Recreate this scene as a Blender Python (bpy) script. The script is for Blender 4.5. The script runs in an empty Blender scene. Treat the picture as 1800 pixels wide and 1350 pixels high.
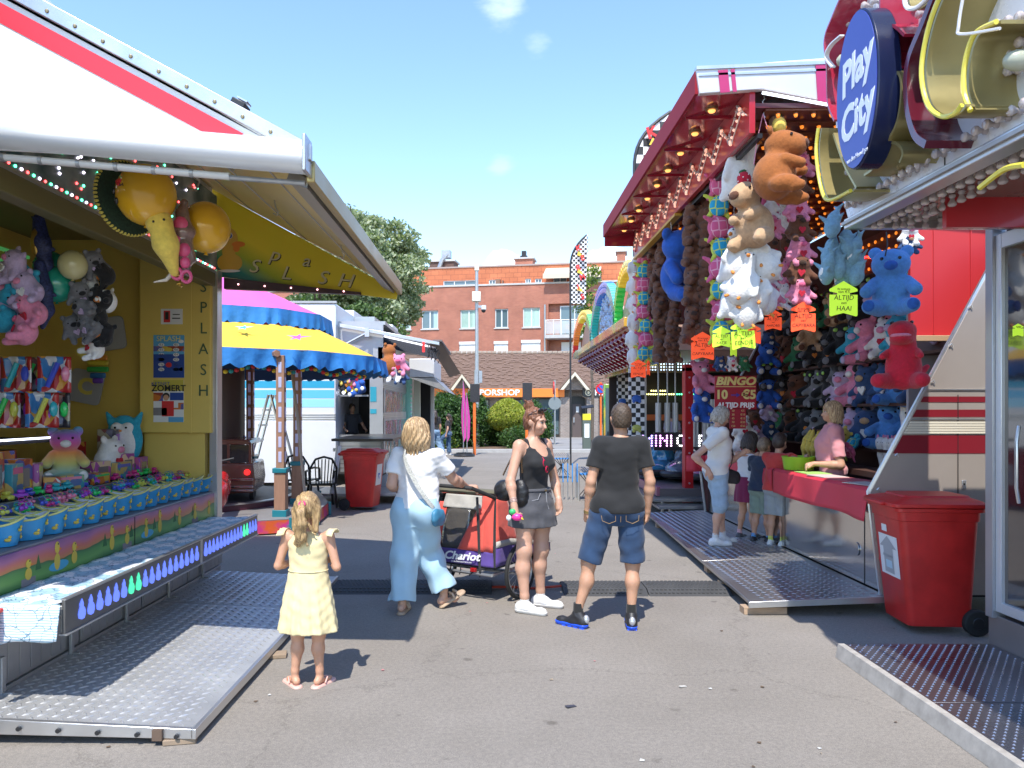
import bpy, bmesh, math, random, time
import numpy as np
from mathutils import Vector, Matrix, Euler
R=math.radians
random.seed(7)
SC=bpy.context.scene
C=bpy.data.collections.new('scene'); SC.collection.children.link(C)
# ---------------- camera
cam=bpy.data.cameras.new('camera'); camo=bpy.data.objects.new('camera',cam); C.objects.link(camo)
cam.lens=27; cam.sensor_width=36; cam.shift_x=.0194; cam.shift_y=.0261
cam.clip_start=.05; cam.clip_end=2000
camo.location=(0,0,1.7); camo.rotation_euler=(R(90),0,0)
SC.camera=camo
# ---------------- world
SUN=Vector((-.19,-.98,0)).normalized()*math.cos(R(59))+Vector((0,0,math.sin(R(59))))
w=bpy.data.worlds.new('World'); SC.world=w; w.use_nodes=True
nt=w.node_tree; nt.nodes.clear(); N=nt.nodes.new; L=nt.links.new
out=N('ShaderNodeOutputWorld'); bg=N('ShaderNodeBackground'); bg.inputs[1].default_value=.15
sky=N('ShaderNodeTexSky'); sky.sky_type='NISHITA'; sky.sun_disc=False
sky.sun_elevation=R(59); sky.sun_rotation=math.atan2(SUN.x,SUN.y); sky.air_density=1.15; sky.dust_density=0; sky.ozone_density=2.6; sky.altitude=200
tc=N('ShaderNodeTexCoord'); mp=N('ShaderNodeMapping'); mp.inputs['Scale'].default_value=(13,13,34)
nz=N('ShaderNodeTexNoise'); nz.inputs['Scale'].default_value=1.0; nz.inputs['Detail'].default_value=7; nz.inputs['Roughness'].default_value=.58
sx=N('ShaderNodeSeparateXYZ'); L(tc.outputs['Generated'],sx.inputs[0]); L(tc.outputs['Generated'],mp.inputs[0]); L(mp.outputs[0],nz.inputs['Vector'])
def mr(v,a,b,c=0,d=1):
 m=N('ShaderNodeMapRange'); m.interpolation_type='SMOOTHSTEP'
 m.inputs[1].default_value=a; m.inputs[2].default_value=b; m.inputs[3].default_value=c; m.inputs[4].default_value=d
 L(v,m.inputs[0]); return m.outputs[0]
def ma(op,a,b):
 m=N('ShaderNodeMath'); m.operation=op
 for i,q in enumerate((a,b)):
  if isinstance(q,(int,float)): m.inputs[i].default_value=q
  else: L(q,m.inputs[i])
 return m.outputs[0]
low=ma('MULTIPLY',mr(sx.outputs[2],.13,.17),mr(sx.outputs[2],.182,.212,1,0))
nl=N('ShaderNodeTexNoise'); nl.inputs['Scale'].default_value=1; nl.inputs['Detail'].default_value=8; nl.inputs['Roughness'].default_value=.55
ml=N('ShaderNodeMapping'); ml.inputs['Scale'].default_value=(26,26,34); ml.inputs['Location'].default_value=(.35,0,.2); L(tc.outputs['Generated'],ml.inputs[0]); L(ml.outputs[0],nl.inputs['Vector'])
def spot(px,py,r):
 v=Vector(((px-865)/1350,1,(722-py)/1350)).normalized()
 d=N('ShaderNodeVectorMath'); d.operation='DISTANCE'; L(tc.outputs['Generated'],d.inputs[0]); d.inputs[1].default_value=v
 return mr(d.outputs['Value'],0,r,1,0)
def wisp(px,py,r,g):
 return ma('MULTIPLY',mr(ma('ADD',ma('MULTIPLY',spot(px,py,r),.42),ma('MULTIPLY',nz.outputs[0],.9)),.68,1.08),g)
def cum(px,py,r): return mr(ma('ADD',ma('MULTIPLY',spot(px,py,r),.75),ma('MULTIPLY',nl.outputs[0],.8)),.78,.88)
lowc=ma('MAXIMUM',ma('MAXIMUM',cum(878,478,.055),cum(1065,470,.06)),cum(200,470,.12))
lowc=ma('MULTIPLY',lowc,mr(sx.outputs[2],.1,.14))
hi=ma('MAXIMUM',wisp(885,12,.055,.3),ma('MAXIMUM',wisp(945,75,.035,.16),wisp(880,290,.03,.12)))
tot=ma('MAXIMUM',lowc,hi)
tot=ma('MINIMUM',tot,.92)
mx=N('ShaderNodeMix'); mx.data_type='RGBA'; L(tot,mx.inputs[0]); L(sky.outputs[0],mx.inputs[6]); mx.inputs[7].default_value=(6.2,6.4,6.9,1)
hsv=N('ShaderNodeHueSaturation'); hsv.inputs['Hue'].default_value=.506; hsv.inputs['Saturation'].default_value=1.08; hsv.inputs['Value'].default_value=1.28; L(mx.outputs[2],hsv.inputs['Color'])
L(hsv.outputs[0],bg.inputs[0]); L(bg.outputs[0],out.inputs[0])
sd=bpy.data.lights.new('sun','SUN'); sd.energy=3.4; sd.angle=R(.53); sd.color=(1,.955,.88)
so=bpy.data.objects.new('sun',sd); C.objects.link(so); so.rotation_euler=SUN.to_track_quat('Z','Y').to_euler()
vs=SC.view_settings; vs.view_transform='Standard'; vs.look='None'; vs.gamma=1; vs.use_curve_mapping=False; vs.exposure=.95
SC.cycles.max_bounces=8; SC.cycles.diffuse_bounces=4; SC.cycles.glossy_bounces=4; SC.cycles.transmission_bounces=6; SC.cycles.transparent_max_bounces=10
SC.cycles.use_denoising=True; SC.cycles.sample_clamp_indirect=4
# ---------------- helpers
def P(px,py,Y): return Vector(((px-865)/1350*Y,Y,1.7-(py-722)/1350*Y))
def X(px,Y): return (px-865)/1350*Y
def Z(py,Y): return 1.7-(py-722)/1350*Y
_mc={}
def hexc(h):
 c=[int(h[i:i+2],16)/255 for i in (0,2,4)]
 return tuple(x/12.92 if x<=.04045 else ((x+.055)/1.055)**2.4 for x in c)
def mat(name,col,rough=.55,metal=0,bump=0,bs=60,var=.0,vsc=8,emis=None,es=1,trans=0,alpha=1,sheen=0,coat=0,dirt=0,ani=None,spec=None):
 key=name
 if key in _mc: return _mc[key]
 if isinstance(col,str): col=hexc(col)
 m=bpy.data.materials.new(name); m.use_nodes=True; nt=m.node_tree; b=nt.nodes['Principled BSDF']
 b.inputs['Base Color'].default_value=(*col,1); b.inputs['Roughness'].default_value=rough; b.inputs['Metallic'].default_value=metal
 if spec is not None: b.inputs['Specular IOR Level'].default_value=spec
 if trans: b.inputs['Transmission Weight'].default_value=trans
 if alpha<1: b.inputs['Alpha'].default_value=alpha
 if sheen: b.inputs['Sheen Weight'].default_value=sheen; b.inputs['Sheen Roughness'].default_value=.5
 if coat: b.inputs['Coat Weight'].default_value=coat; b.inputs['Coat Roughness'].default_value=.08
 if emis is not None:
  if isinstance(emis,str): emis=hexc(emis)
  b.inputs['Emission Color'].default_value=(*emis,1); b.inputs['Emission Strength'].default_value=es
 tc=nt.nodes.new('ShaderNodeTexCoord')
 if var or dirt:
  n=nt.nodes.new('ShaderNodeTexNoise'); n.inputs['Scale'].default_value=vsc; n.inputs['Detail'].default_value=6; n.inputs['Roughness'].default_value=.62
  if ani:
   mp=nt.nodes.new('ShaderNodeMapping'); mp.inputs['Scale'].default_value=ani; nt.links.new(tc.outputs['Object'],mp.inputs[0]); nt.links.new(mp.outputs[0],n.inputs['Vector'])
  else: nt.links.new(tc.outputs['Object'],n.inputs['Vector'])
  r=nt.nodes.new('ShaderNodeValToRGB'); v=max(var,dirt)
  r.color_ramp.elements[0].position=.3; r.color_ramp.elements[1].position=.72
  lo=1-v; hi=1+v*(.6 if not dirt else .1)
  r.color_ramp.elements[0].color=(*(c*lo for c in col),1); r.color_ramp.elements[1].color=(*(min(1,c*hi) for c in col),1)
  nt.links.new(n.outputs[0],r.inputs[0]); nt.links.new(r.outputs[0],b.inputs['Base Color'])
  q=nt.nodes.new('ShaderNodeMapRange'); q.inputs[3].default_value=max(0,rough-.1*(rough<.9)); q.inputs[4].default_value=min(1,rough+.12); nt.links.new(n.outputs[0],q.inputs[0]); nt.links.new(q.outputs[0],b.inputs['Roughness'])
 if bump:
  n=nt.nodes.new('ShaderNodeTexNoise'); n.inputs['Scale'].default_value=bs; n.inputs['Detail'].default_value=4
  nt.links.new(tc.outputs['Object'],n.inputs['Vector'])
  bp=nt.nodes.new('ShaderNodeBump'); bp.inputs['Strength'].default_value=min(1,bump); bp.inputs['Distance'].default_value=.3/bs
  nt.links.new(n.outputs[0],bp.inputs['Height']); nt.links.new(bp.outputs[0],b.inputs['Normal'])
 _mc[key]=m; return m
def nodes(m): return m.node_tree,m.node_tree.nodes['Principled BSDF']
def tag(o,label=None,cat=None,group=None,kind=None):
 if label: o['label']=label
 if cat: o['category']=cat
 if group: o['group']=group
 if kind: o['kind']=kind
 return o
def thing(name,label,cat,loc=(0,0,0),rz=0,group=None):
 o=bpy.data.objects.new(name,None); o.empty_display_size=.1; C.objects.link(o); o.location=loc; o.rotation_euler=(0,0,rz); tag(o,label,cat,group); return o
def wm(o):
 m=Matrix.Identity(4)
 while o is not None:
  m=(Matrix.Translation(o.location)@o.rotation_euler.to_matrix().to_4x4()@Matrix.Diagonal((*o.scale,1)))@m; o=o.parent
 return m
def dup(root,loc=None,rz=None,label=None,scale=None,group=None,rot=None,parent=None):
 r=root.copy(); C.objects.link(r)
 if parent is not None: r.parent=parent
 if loc is not None: r.location=loc
 if rz is not None: r.rotation_euler=(0,0,rz)
 if rot is not None: r.rotation_euler=rot
 if scale is not None: r.scale=(scale,)*3 if not hasattr(scale,'__len__') else scale
 if label: r['label']=label
 if group: r['group']=group
 for ch in root.children: dup(ch,parent=r)
 return r
def link(name,me,parent=None,loc=None):
 o=bpy.data.objects.new(name,me); C.objects.link(o)
 if parent is not None: o.parent=parent
 if loc is not None: o.location=loc
 return o
class MB:
 def __init__(s): s.v=[];s.f=[];s.m=[];s.cm=0
 def add(s,vs,fs):
  o=len(s.v); s.v+=[tuple(v) for v in vs]; s.f+=[tuple(i+o for i in f) for f in fs]; s.m+=[s.cm]*len(fs); return s
 def box(s,c,sz,rot=None):
  c=Vector(c); q=[]
  for i in (-1,1):
   for j in (-1,1):
    for k in (-1,1):
     v=Vector((i*sz[0]/2,j*sz[1]/2,k*sz[2]/2))
     if rot is not None: v=(Euler(rot).to_matrix() if not isinstance(rot,Matrix) else rot)@v
     q.append(c+v)
  return s.add(q,[(0,1,3,2),(4,6,7,5),(0,4,5,1),(2,3,7,6),(0,2,6,4),(1,5,7,3)])
 def bb(s,x0,x1,y0,y1,z0,z1): return s.box(((x0+x1)/2,(y0+y1)/2,(z0+z1)/2),(abs(x1-x0),abs(y1-y0),abs(z1-z0)))
 def cyl(s,p0,p1,r0,r1=None,n=12,caps=True):
  p0=Vector(p0);p1=Vector(p1); r1=r0 if r1 is None else r1
  d=(p1-p0).normalized(); a=d.orthogonal().normalized(); b=d.cross(a)
  vs=[];
  for i in range(n):
   t=2*math.pi*i/n; u=a*math.cos(t)+b*math.sin(t); vs.append(p0+u*r0); vs.append(p1+u*r1)
  fs=[(2*i,2*((i+1)%n),2*((i+1)%n)+1,2*i+1) for i in range(n)]
  if caps: fs+=[tuple(2*i for i in range(n))[::-1],tuple(2*i+1 for i in range(n))]
  return s.add(vs,fs)
 def tube(s,pts,r,n=6,closed=False):
  pts=[Vector(p) for p in pts]; m=len(pts); vs=[]; up=None
  for i,p in enumerate(pts):
   d=(pts[(i+1)%m if closed else min(i+1,m-1)]-pts[(i-1)%m if closed else max(i-1,0)])
   d=d.normalized() if d.length>1e-9 else Vector((0,0,1))
   if up is None: up=d.orthogonal().normalized()
   a=(up-d*up.dot(d)); a=a.normalized() if a.length>1e-6 else d.orthogonal().normalized(); up=a; b=d.cross(a)
   rr=r[i] if hasattr(r,'__len__') else r
   for j in range(n):
    t=2*math.pi*j/n; vs.append(p+(a*math.cos(t)+b*math.sin(t))*rr)
  fs=[]
  for i in range(m if closed else m-1):
   for j in range(n):
    k=(i+1)%m; fs.append((i*n+j,i*n+(j+1)%n,k*n+(j+1)%n,k*n+j))
  if not closed: fs+=[tuple(range(n))[::-1],tuple((m-1)*n+j for j in range(n))]
  return s.add(vs,fs)
 def ball(s,c,r,n=10,rot=None):
  if not hasattr(r,'__len__'): r=(r,r,r)
  c=Vector(c); vs=[]; m=max(4,n//2); M=Euler(rot).to_matrix() if rot is not None else None
  def T(v): v=Vector(v); return c+(M@v if M else v)
  vs.append(T((0,0,r[2])))
  for i in range(1,m):
   ph=math.pi*i/m
   for j in range(n):
    t=2*math.pi*j/n; vs.append(T((r[0]*math.sin(ph)*math.cos(t),r[1]*math.sin(ph)*math.sin(t),r[2]*math.cos(ph))))
  vs.append(T((0,0,-r[2]))); fs=[(0,1+j,1+(j+1)%n) for j in range(n)]
  for i in range(m-2):
   for j in range(n): fs.append((1+i*n+j,1+(i+1)*n+j,1+(i+1)*n+(j+1)%n,1+i*n+(j+1)%n))
  l=len(vs)-1; o=1+(m-2)*n; fs+=[(l,o+(j+1)%n,o+j) for j in range(n)]
  return s.add(vs,fs)
 def prism(s,poly,off):
  n=len(poly); off=Vector(off); poly=[Vector(p) for p in poly]
  return s.add(poly+[p+off for p in poly],[tuple(range(n))[::-1],tuple(range(n,2*n))]+[(i,(i+1)%n,n+(i+1)%n,n+i) for i in range(n)])
 def quad(s,*p): return s.add(p,[tuple(range(len(p)))])
 def lathe(s,prof,c=(0,0,0),n=20,caps=True):
  c=Vector(c); vs=[]
  for r,z in prof:
   for j in range(n):
    t=2*math.pi*j/n; vs.append(c+Vector((r*math.cos(t),r*math.sin(t),z)))
  m=len(prof); fs=[]
  for i in range(m-1):
   for j in range(n): fs.append((i*n+j,i*n+(j+1)%n,(i+1)*n+(j+1)%n,(i+1)*n+j))
  if caps: fs+=[tuple(range(n))[::-1],tuple((m-1)*n+j for j in range(n))]
  return s.add(vs,fs)
 def mesh(s,name,mats,inv=None,smooth=True,ang=38,recalc=True):
  me=bpy.data.meshes.new(name)
  vs=s.v if inv is None else [tuple(inv@Vector(v)) for v in s.v]
  me.from_pydata(vs,[],s.f)
  for m in (mats if isinstance(mats,(list,tuple)) else [mats]): me.materials.append(m)
  if len(s.m)==len(me.polygons): me.polygons.foreach_set('material_index',s.m)
  if recalc and len(s.f)<60000:
   bm=bmesh.new(); bm.from_mesh(me); bmesh.ops.recalc_face_normals(bm,faces=bm.faces); bm.to_mesh(me); bm.free()
  if smooth:
   me.shade_smooth(); me.set_sharp_from_angle(angle=R(ang))
  me.update(); return me
 def build(s,name,mats,parent=None,w=False,bev=0,smooth=True,ang=38,recalc=True,loc=None):
  inv=wm(parent).inverted() if (w and parent is not None) else None
  o=link(name,s.mesh(name,mats,inv,smooth,ang,recalc),parent,loc)
  if bev:
   b=o.modifiers.new('bevel','BEVEL'); b.width=bev; b.segments=2; b.limit_method='ANGLE'; b.angle_limit=R(40)
  return o
def boxo(name,m,parent,x0,x1,y0,y1,z0,z1,bev=0,w=True): return MB().bb(x0,x1,y0,y1,z0,z1).build(name,m,parent,w=w,bev=bev)
def text(s,size,m,parent,loc,rot,ext=.0015,shear=0,name='lettering',align='CENTER',w=True,sx=1,bold=0,res=3,label=None):
 cu=bpy.data.curves.new(name,'FONT'); cu.body=s; cu.size=size; cu.extrude=ext; cu.shear=shear; cu.align_x=align; cu.align_y='CENTER'; cu.resolution_u=res; cu.offset=bold
 t=bpy.data.objects.new(name,cu); me=bpy.data.meshes.new_from_object(t); bpy.data.objects.remove(t); bpy.data.curves.remove(cu)
 me.name=name; me.materials.clear(); me.materials.append(m)
 T=Matrix.Translation(Vector(loc))@Euler(rot).to_matrix().to_4x4()@Matrix.Diagonal((sx,1,1,1))
 if w and parent is not None: T=wm(parent).inverted()@T
 me.transform(T); o=link(name,me,parent); return o
FCAM=(R(90),0,0); FPX=(R(90),0,R(90)); FNX=(R(90),0,R(-90))   # text facing -Y, +X, -X
def ell(cx,cy,rx,ry,n=20,a0=0,a1=2*math.pi): return [(cx+rx*math.cos(a0+(a1-a0)*i/n),cy+ry*math.sin(a0+(a1-a0)*i/n)) for i in range(n)]
def lerp(a,b,t): return a+(b-a)*t
# ---------------- implicit surfaces (numpy surface nets)
class Sdf:
 def __init__(s,lo,hi,v):
  s.lo=np.array(lo,float)-v*2; s.v=v; s.n=np.ceil((np.array(hi,float)-s.lo)/v).astype(int)+3
  s.D=np.full(s.n,1.0,np.float32); s.M=np.zeros(s.n,np.int8); s.mid=0
  s.ax=[s.lo[i]+v*np.arange(s.n[i]) for i in range(3)]
 def sub(s,lo,hi,m):
  a=np.clip(np.floor((np.array(lo)-m-s.lo)/s.v).astype(int),0,s.n); b=np.clip(np.ceil((np.array(hi)+m-s.lo)/s.v).astype(int)+1,0,s.n)
  sl=tuple(slice(int(a[i]),int(b[i])) for i in range(3))
  g=np.meshgrid(*[s.ax[i][sl[i]].astype(np.float32) for i in range(3)],indexing='ij',sparse=True); return sl,g
 def put(s,sl,d,k,op=1):
  D=s.D[sl]
  if D.size==0: return
  if op==1:
   M=s.M[sl]; M[d<D]=s.mid
   if k>0:
    h=np.clip(.5+.5*(D-d)/k,0,1); s.D[sl]=D*(1-h)+d*h-k*h*(1-h)
   else: s.D[sl]=np.minimum(D,d)
  else: s.D[sl]=np.maximum(D,-d)
 def ell(s,c,r,k=.02,rot=None,op=1,clip=None):
  c=np.array(c,float); r=np.array(r if hasattr(r,'__len__') else (r,)*3,float)
  e=max(r) if rot is not None else r
  sl,(x,y,z)=s.sub(c-e,c+e,k*1.5+3*s.v); x=x-c[0];y=y-c[1];z=z-c[2]
  if rot is not None:
   m=Euler(rot).to_matrix().transposed(); x,y,z=(m[i][0]*x+m[i][1]*y+m[i][2]*z for i in range(3))
  q=np.sqrt((x/r[0])**2+(y/r[1])**2+(z/r[2])**2); g=np.sqrt((x/r[0]**2)**2+(y/r[1]**2)**2+(z/r[2]**2)**2)+1e-9
  s.put(sl,(q*(q-1)/g).astype(np.float32),k,op); return s
 def cap(s,p0,p1,r0,r1=None,k=.02,flat=(0,0),sq=None,op=1):
  p0=np.array(p0,float);p1=np.array(p1,float); r1=r0 if r1 is None else r1; R_=max(r0,r1)
  sl,(x,y,z)=s.sub(np.minimum(p0,p1)-R_,np.maximum(p0,p1)+R_,k*1.5+3*s.v)
  d=p1-p0; L_=np.dot(d,d)+1e-12; ln=math.sqrt(L_)
  X_=x-p0[0];Y_=y-p0[1];Z_=z-p0[2]; t0=(X_*d[0]+Y_*d[1]+Z_*d[2])/L_; t=np.clip(t0,0,1)
  ax=X_-t*d[0];ay=Y_-t*d[1];az=Z_-t*d[2]
  if sq is not None: ax=ax/sq[0];ay=ay/sq[1];az=az/sq[2]
  q=np.sqrt(ax**2+ay**2+az**2)-(r0+(r1-r0)*t)
  if flat[0]: q=np.maximum(q,-t0*ln)
  if flat[1]: q=np.maximum(q,(t0-1)*ln)
  s.put(sl,q.astype(np.float32),k,op); return s
 def chain(s,pts,rs,k=.02,flat=(0,0),sq=None):
  n=len(pts)
  for i in range(n-1): s.cap(pts[i],pts[i+1],rs[i],rs[i+1],k if i else k,(flat[0] if i==0 else 0,flat[1] if i==n-2 else 0),sq)
  return s
 def loft(s,rows,k=.02,p=2.0,round_=0):
# rows: (z,cx,cy,rx,ry) ascending z
  rows=sorted(rows); a=np.array(rows,float); R_=a[:,3:].max()
  lo=(a[:,1].min()-R_,a[:,2].min()-R_,a[0,0]); hi=(a[:,1].max()+R_,a[:,2].max()+R_,a[-1,0])
  sl,(x,y,z)=s.sub(lo,hi,k*1.5+3*s.v); zz=z.ravel()
  def it(c):
# smooth (catmull) interpolation
   z0=a[:,0]; yv=a[:,c]; m=np.gradient(yv,z0) if len(z0)>1 else np.zeros(1)
   i=np.clip(np.searchsorted(z0,zz)-1,0,len(z0)-2); h=z0[i+1]-z0[i]+1e-9; t=np.clip((zz-z0[i])/h,0,1)
   return ((2*t**3-3*t**2+1)*yv[i]+(t**3-2*t**2+t)*h*m[i]+(-2*t**3+3*t**2)*yv[i+1]+(t**3-t**2)*h*m[i+1]).reshape(1,1,-1)
  cx,cy,rx,ry=(it(c) for c in (1,2,3,4)); rx=np.maximum(rx,1e-3);ry=np.maximum(ry,1e-3)
  u=np.abs((x-cx)/rx);v=np.abs((y-cy)/ry); q=(u**p+v**p)**(1/p)
  g=np.sqrt(((x-cx)/rx**2)**2+((y-cy)/ry**2)**2)+1e-6
  d=np.where(q<.25,-np.minimum(rx,ry)*.75,q*(q-1)/g if p==2 else (q-1)*np.minimum(rx,ry))
  d=np.maximum(d,np.maximum(a[0,0]-z,z-a[-1,0])+0*x); s.put(sl,d.astype(np.float32),k); return s
 def disp(s,fn):
  g=np.meshgrid(*[q.astype(np.float32) for q in s.ax],indexing='ij',sparse=True); s.D+=(fn(*g)*(np.abs(s.D)<.2)).astype(np.float32); return s
 def cut(s,pt,nr):  # remove the side that nr points to
  g=np.meshgrid(*[q.astype(np.float32) for q in s.ax],indexing='ij',sparse=True)
  s.D=np.maximum(s.D,(g[0]-pt[0])*nr[0]+(g[1]-pt[1])*nr[1]+(g[2]-pt[2])*nr[2]).astype(np.float32); return s
 def mesh(s,name,mats,relax=1):
  D=s.D; D[D==0]=1e-6
  S=D<0; c=np.zeros(tuple(s.n-1),np.int8)
  for i in (0,1):
   for j in (0,1):
    for k in (0,1): c+=S[i:s.n[0]-1+i,j:s.n[1]-1+j,k:s.n[2]-1+k]
  act=(c>0)&(c<8); idx=np.argwhere(act); nn=len(idx); me=bpy.data.meshes.new(name)
  if nn==0: return me
  vid=np.full(act.shape,-1,np.int32); vid[act]=np.arange(nn)
  val={}
  for i in (0,1):
   for j in (0,1):
    for k in (0,1): val[(i,j,k)]=D[idx[:,0]+i,idx[:,1]+j,idx[:,2]+k]
  acc=np.zeros((nn,3)); cnt=np.zeros(nn)
  cor=list(val)
  for a in cor:
   for ax in range(3):
    if a[ax]==0:
     b=list(a); b[ax]=1; b=tuple(b); va,vb=val[a],val[b]; cr=(va<0)!=(vb<0)
     t=np.where(cr,va/(va-vb+1e-20),0); p=np.zeros((nn,3)); p+=a; p[:,ax]+=t
     acc+=p*cr[:,None]; cnt+=cr
  pos=s.lo+(idx+acc/cnt[:,None])*s.v
  F=[]
  for ax in range(3):
   a0=[slice(0,s.n[i]-1) for i in range(3)]; a1=list(a0)
   a0[ax]=slice(0,s.n[ax]-1); a1[ax]=slice(1,s.n[ax])
   cr=S[tuple(a0)]!=S[tuple(a1)]; b_,c_=(ax+1)%3,(ax+2)%3
   e=np.argwhere(cr); e=e[(e[:,b_]>0)&(e[:,c_]>0)]
   if len(e)==0: continue
   fl=S[e[:,0],e[:,1],e[:,2]]
   q=[]
   for db,dc in ((1,1),(0,1),(0,0),(1,0)):
    f=e.copy(); f[:,b_]-=db; f[:,c_]-=dc; q.append(vid[f[:,0],f[:,1],f[:,2]])
   q=np.stack(q,1); q[~fl]=q[~fl][:,::-1]; F.append(q[(q>=0).all(1)])
  F=np.concatenate(F)
  for _ in range(relax):
   sm=np.zeros_like(pos); ct=np.zeros(nn)
   for k in range(4):
    np.add.at(sm,F[:,k],pos[F[:,(k+1)%4]]); np.add.at(ct,F[:,k],1)
    np.add.at(sm,F[:,k],pos[F[:,(k-1)%4]]); np.add.at(ct,F[:,k],1)
   pos=pos*.5+.5*sm/np.maximum(ct,1)[:,None]
  nf=len(F); me.vertices.add(nn); me.vertices.foreach_set('co',pos.astype(np.float32).ravel())
  me.loops.add(nf*4); me.loops.foreach_set('vertex_index',F.astype(np.int32).ravel())
  me.polygons.add(nf); me.polygons.foreach_set('loop_start',np.arange(nf,dtype=np.int32)*4); me.polygons.foreach_set('loop_total',np.full(nf,4,np.int32))
  mats=mats if isinstance(mats,(list,tuple)) else [mats]
  for m in mats: me.materials.append(m)
  if len(mats)>1:
   vm=s.M[idx[:,0],idx[:,1],idx[:,2]]; me.polygons.foreach_set('material_index',np.clip(vm[F[:,0]],0,len(mats)-1).astype(np.int32))
  me.update(calc_edges=True); me.validate(); me.shade_smooth(); return me
 def build(s,name,mats,parent=None,relax=1,loc=None): return link(name,s.mesh(name,mats,relax),parent,loc)
ORD=['topmost','second','third','fourth','fifth','sixth','seventh','eighth','ninth','tenth','eleventh','twelfth','thirteenth','fourteenth','fifteenth','sixteenth','seventeenth','eighteenth','nineteenth','twentieth']
# ================= ground and background
def asphalt(name='asphalt',c0=(.212,.190,.164),c1=(.280,.253,.222)):
 m=mat(name,(.19,.18,.17),rough=.9); nt,b=nodes(m); N=nt.nodes.new; L=nt.links.new
 tc=N('ShaderNodeTexCoord')
 def noise(sc,de=5,ro=.6):
  n=N('ShaderNodeTexNoise'); n.inputs['Scale'].default_value=sc; n.inputs['Detail'].default_value=de; n.inputs['Roughness'].default_value=ro; L(tc.outputs['Object'],n.inputs['Vector']); return n
 big=noise(.55,6,.65); r=N('ShaderNodeValToRGB'); r.color_ramp.elements[0].position=.3; r.color_ramp.elements[1].position=.7
 r.color_ramp.elements[0].color=(*c0,1); r.color_ramp.elements[1].color=(*c1,1); L(big.outputs[0],r.inputs[0])
 fine=noise(160,2,.8); rf=N('ShaderNodeValToRGB'); rf.color_ramp.elements[0].position=.3; rf.color_ramp.elements[1].position=.7; rf.color_ramp.elements[0].color=(.62,.62,.62,1); rf.color_ramp.elements[1].color=(1.28,1.27,1.25,1); L(fine.outputs[0],rf.inputs[0])
 def mul(a,bb,f=1):
  x=N('ShaderNodeMix'); x.data_type='RGBA'; x.blend_type='MULTIPLY'; x.inputs[0].default_value=f; L(a,x.inputs[6]); L(bb,x.inputs[7]); return x.outputs[2]
 c=mul(r.outputs[0],rf.outputs[0]); mid=noise(38,4,.7); rm2=N('ShaderNodeValToRGB'); rm2.color_ramp.elements[0].position=.35; rm2.color_ramp.elements[1].position=.65; rm2.color_ramp.elements[0].color=(.84,.84,.85,1); rm2.color_ramp.elements[1].color=(1.1,1.1,1.09,1); L(mid.outputs[0],rm2.inputs[0]); c=mul(c,rm2.outputs[0])
# spots of gum and oil
 v=N('ShaderNodeTexVoronoi'); v.inputs['Scale'].default_value=2.6; v.inputs['Randomness'].default_value=1; wv=N('ShaderNodeVectorMath'); wn=noise(9,3); wv.operation='MULTIPLY_ADD'; L(wn.outputs['Color'],wv.inputs[0]); wv.inputs[1].default_value=(.12,.12,.12); L(tc.outputs['Object'],wv.inputs[2]); L(wv.outputs[0],v.inputs['Vector'])
 s=N('ShaderNodeValToRGB'); s.color_ramp.elements[0].position=.05; s.color_ramp.elements[1].position=.1; s.color_ramp.elements[0].color=(.62,.61,.6,1); s.color_ramp.elements[1].color=(1,1,1,1); L(v.outputs['Distance'],s.inputs[0]); c=mul(c,s.outputs[0])
# cracks
 v2=N('ShaderNodeTexVoronoi'); v2.feature='DISTANCE_TO_EDGE'; v2.inputs['Scale'].default_value=.33
 wv2=N('ShaderNodeVectorMath'); wv2.operation='MULTIPLY_ADD'; wn2=noise(1.3,7,.75); L(wn2.outputs['Color'],wv2.inputs[0]); wv2.inputs[1].default_value=(.9,.9,.9); L(tc.outputs['Object'],wv2.inputs[2]); L(wv2.outputs[0],v2.inputs['Vector'])
 s2=N('ShaderNodeValToRGB'); s2.color_ramp.elements[0].position=.0012; s2.color_ramp.elements[1].position=.004; s2.color_ramp.elements[0].color=(.68,.67,.66,1); s2.color_ramp.elements[1].color=(1,1,1,1); L(v2.outputs['Distance'],s2.inputs[0]); c=mul(c,s2.outputs[0],.8)
 L(c,b.inputs['Base Color'])
 bp=N('ShaderNodeBump'); bp.inputs['Strength'].default_value=.55; bp.inputs['Distance'].default_value=.004; L(fine.outputs[0],bp.inputs['Height']); L(bp.outputs[0],b.inputs['Normal'])
 return m
g=MB().bb(-300,300,-60,500,-.5,0).build('ground',asphalt()); tag(g,kind='structure')
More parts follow.
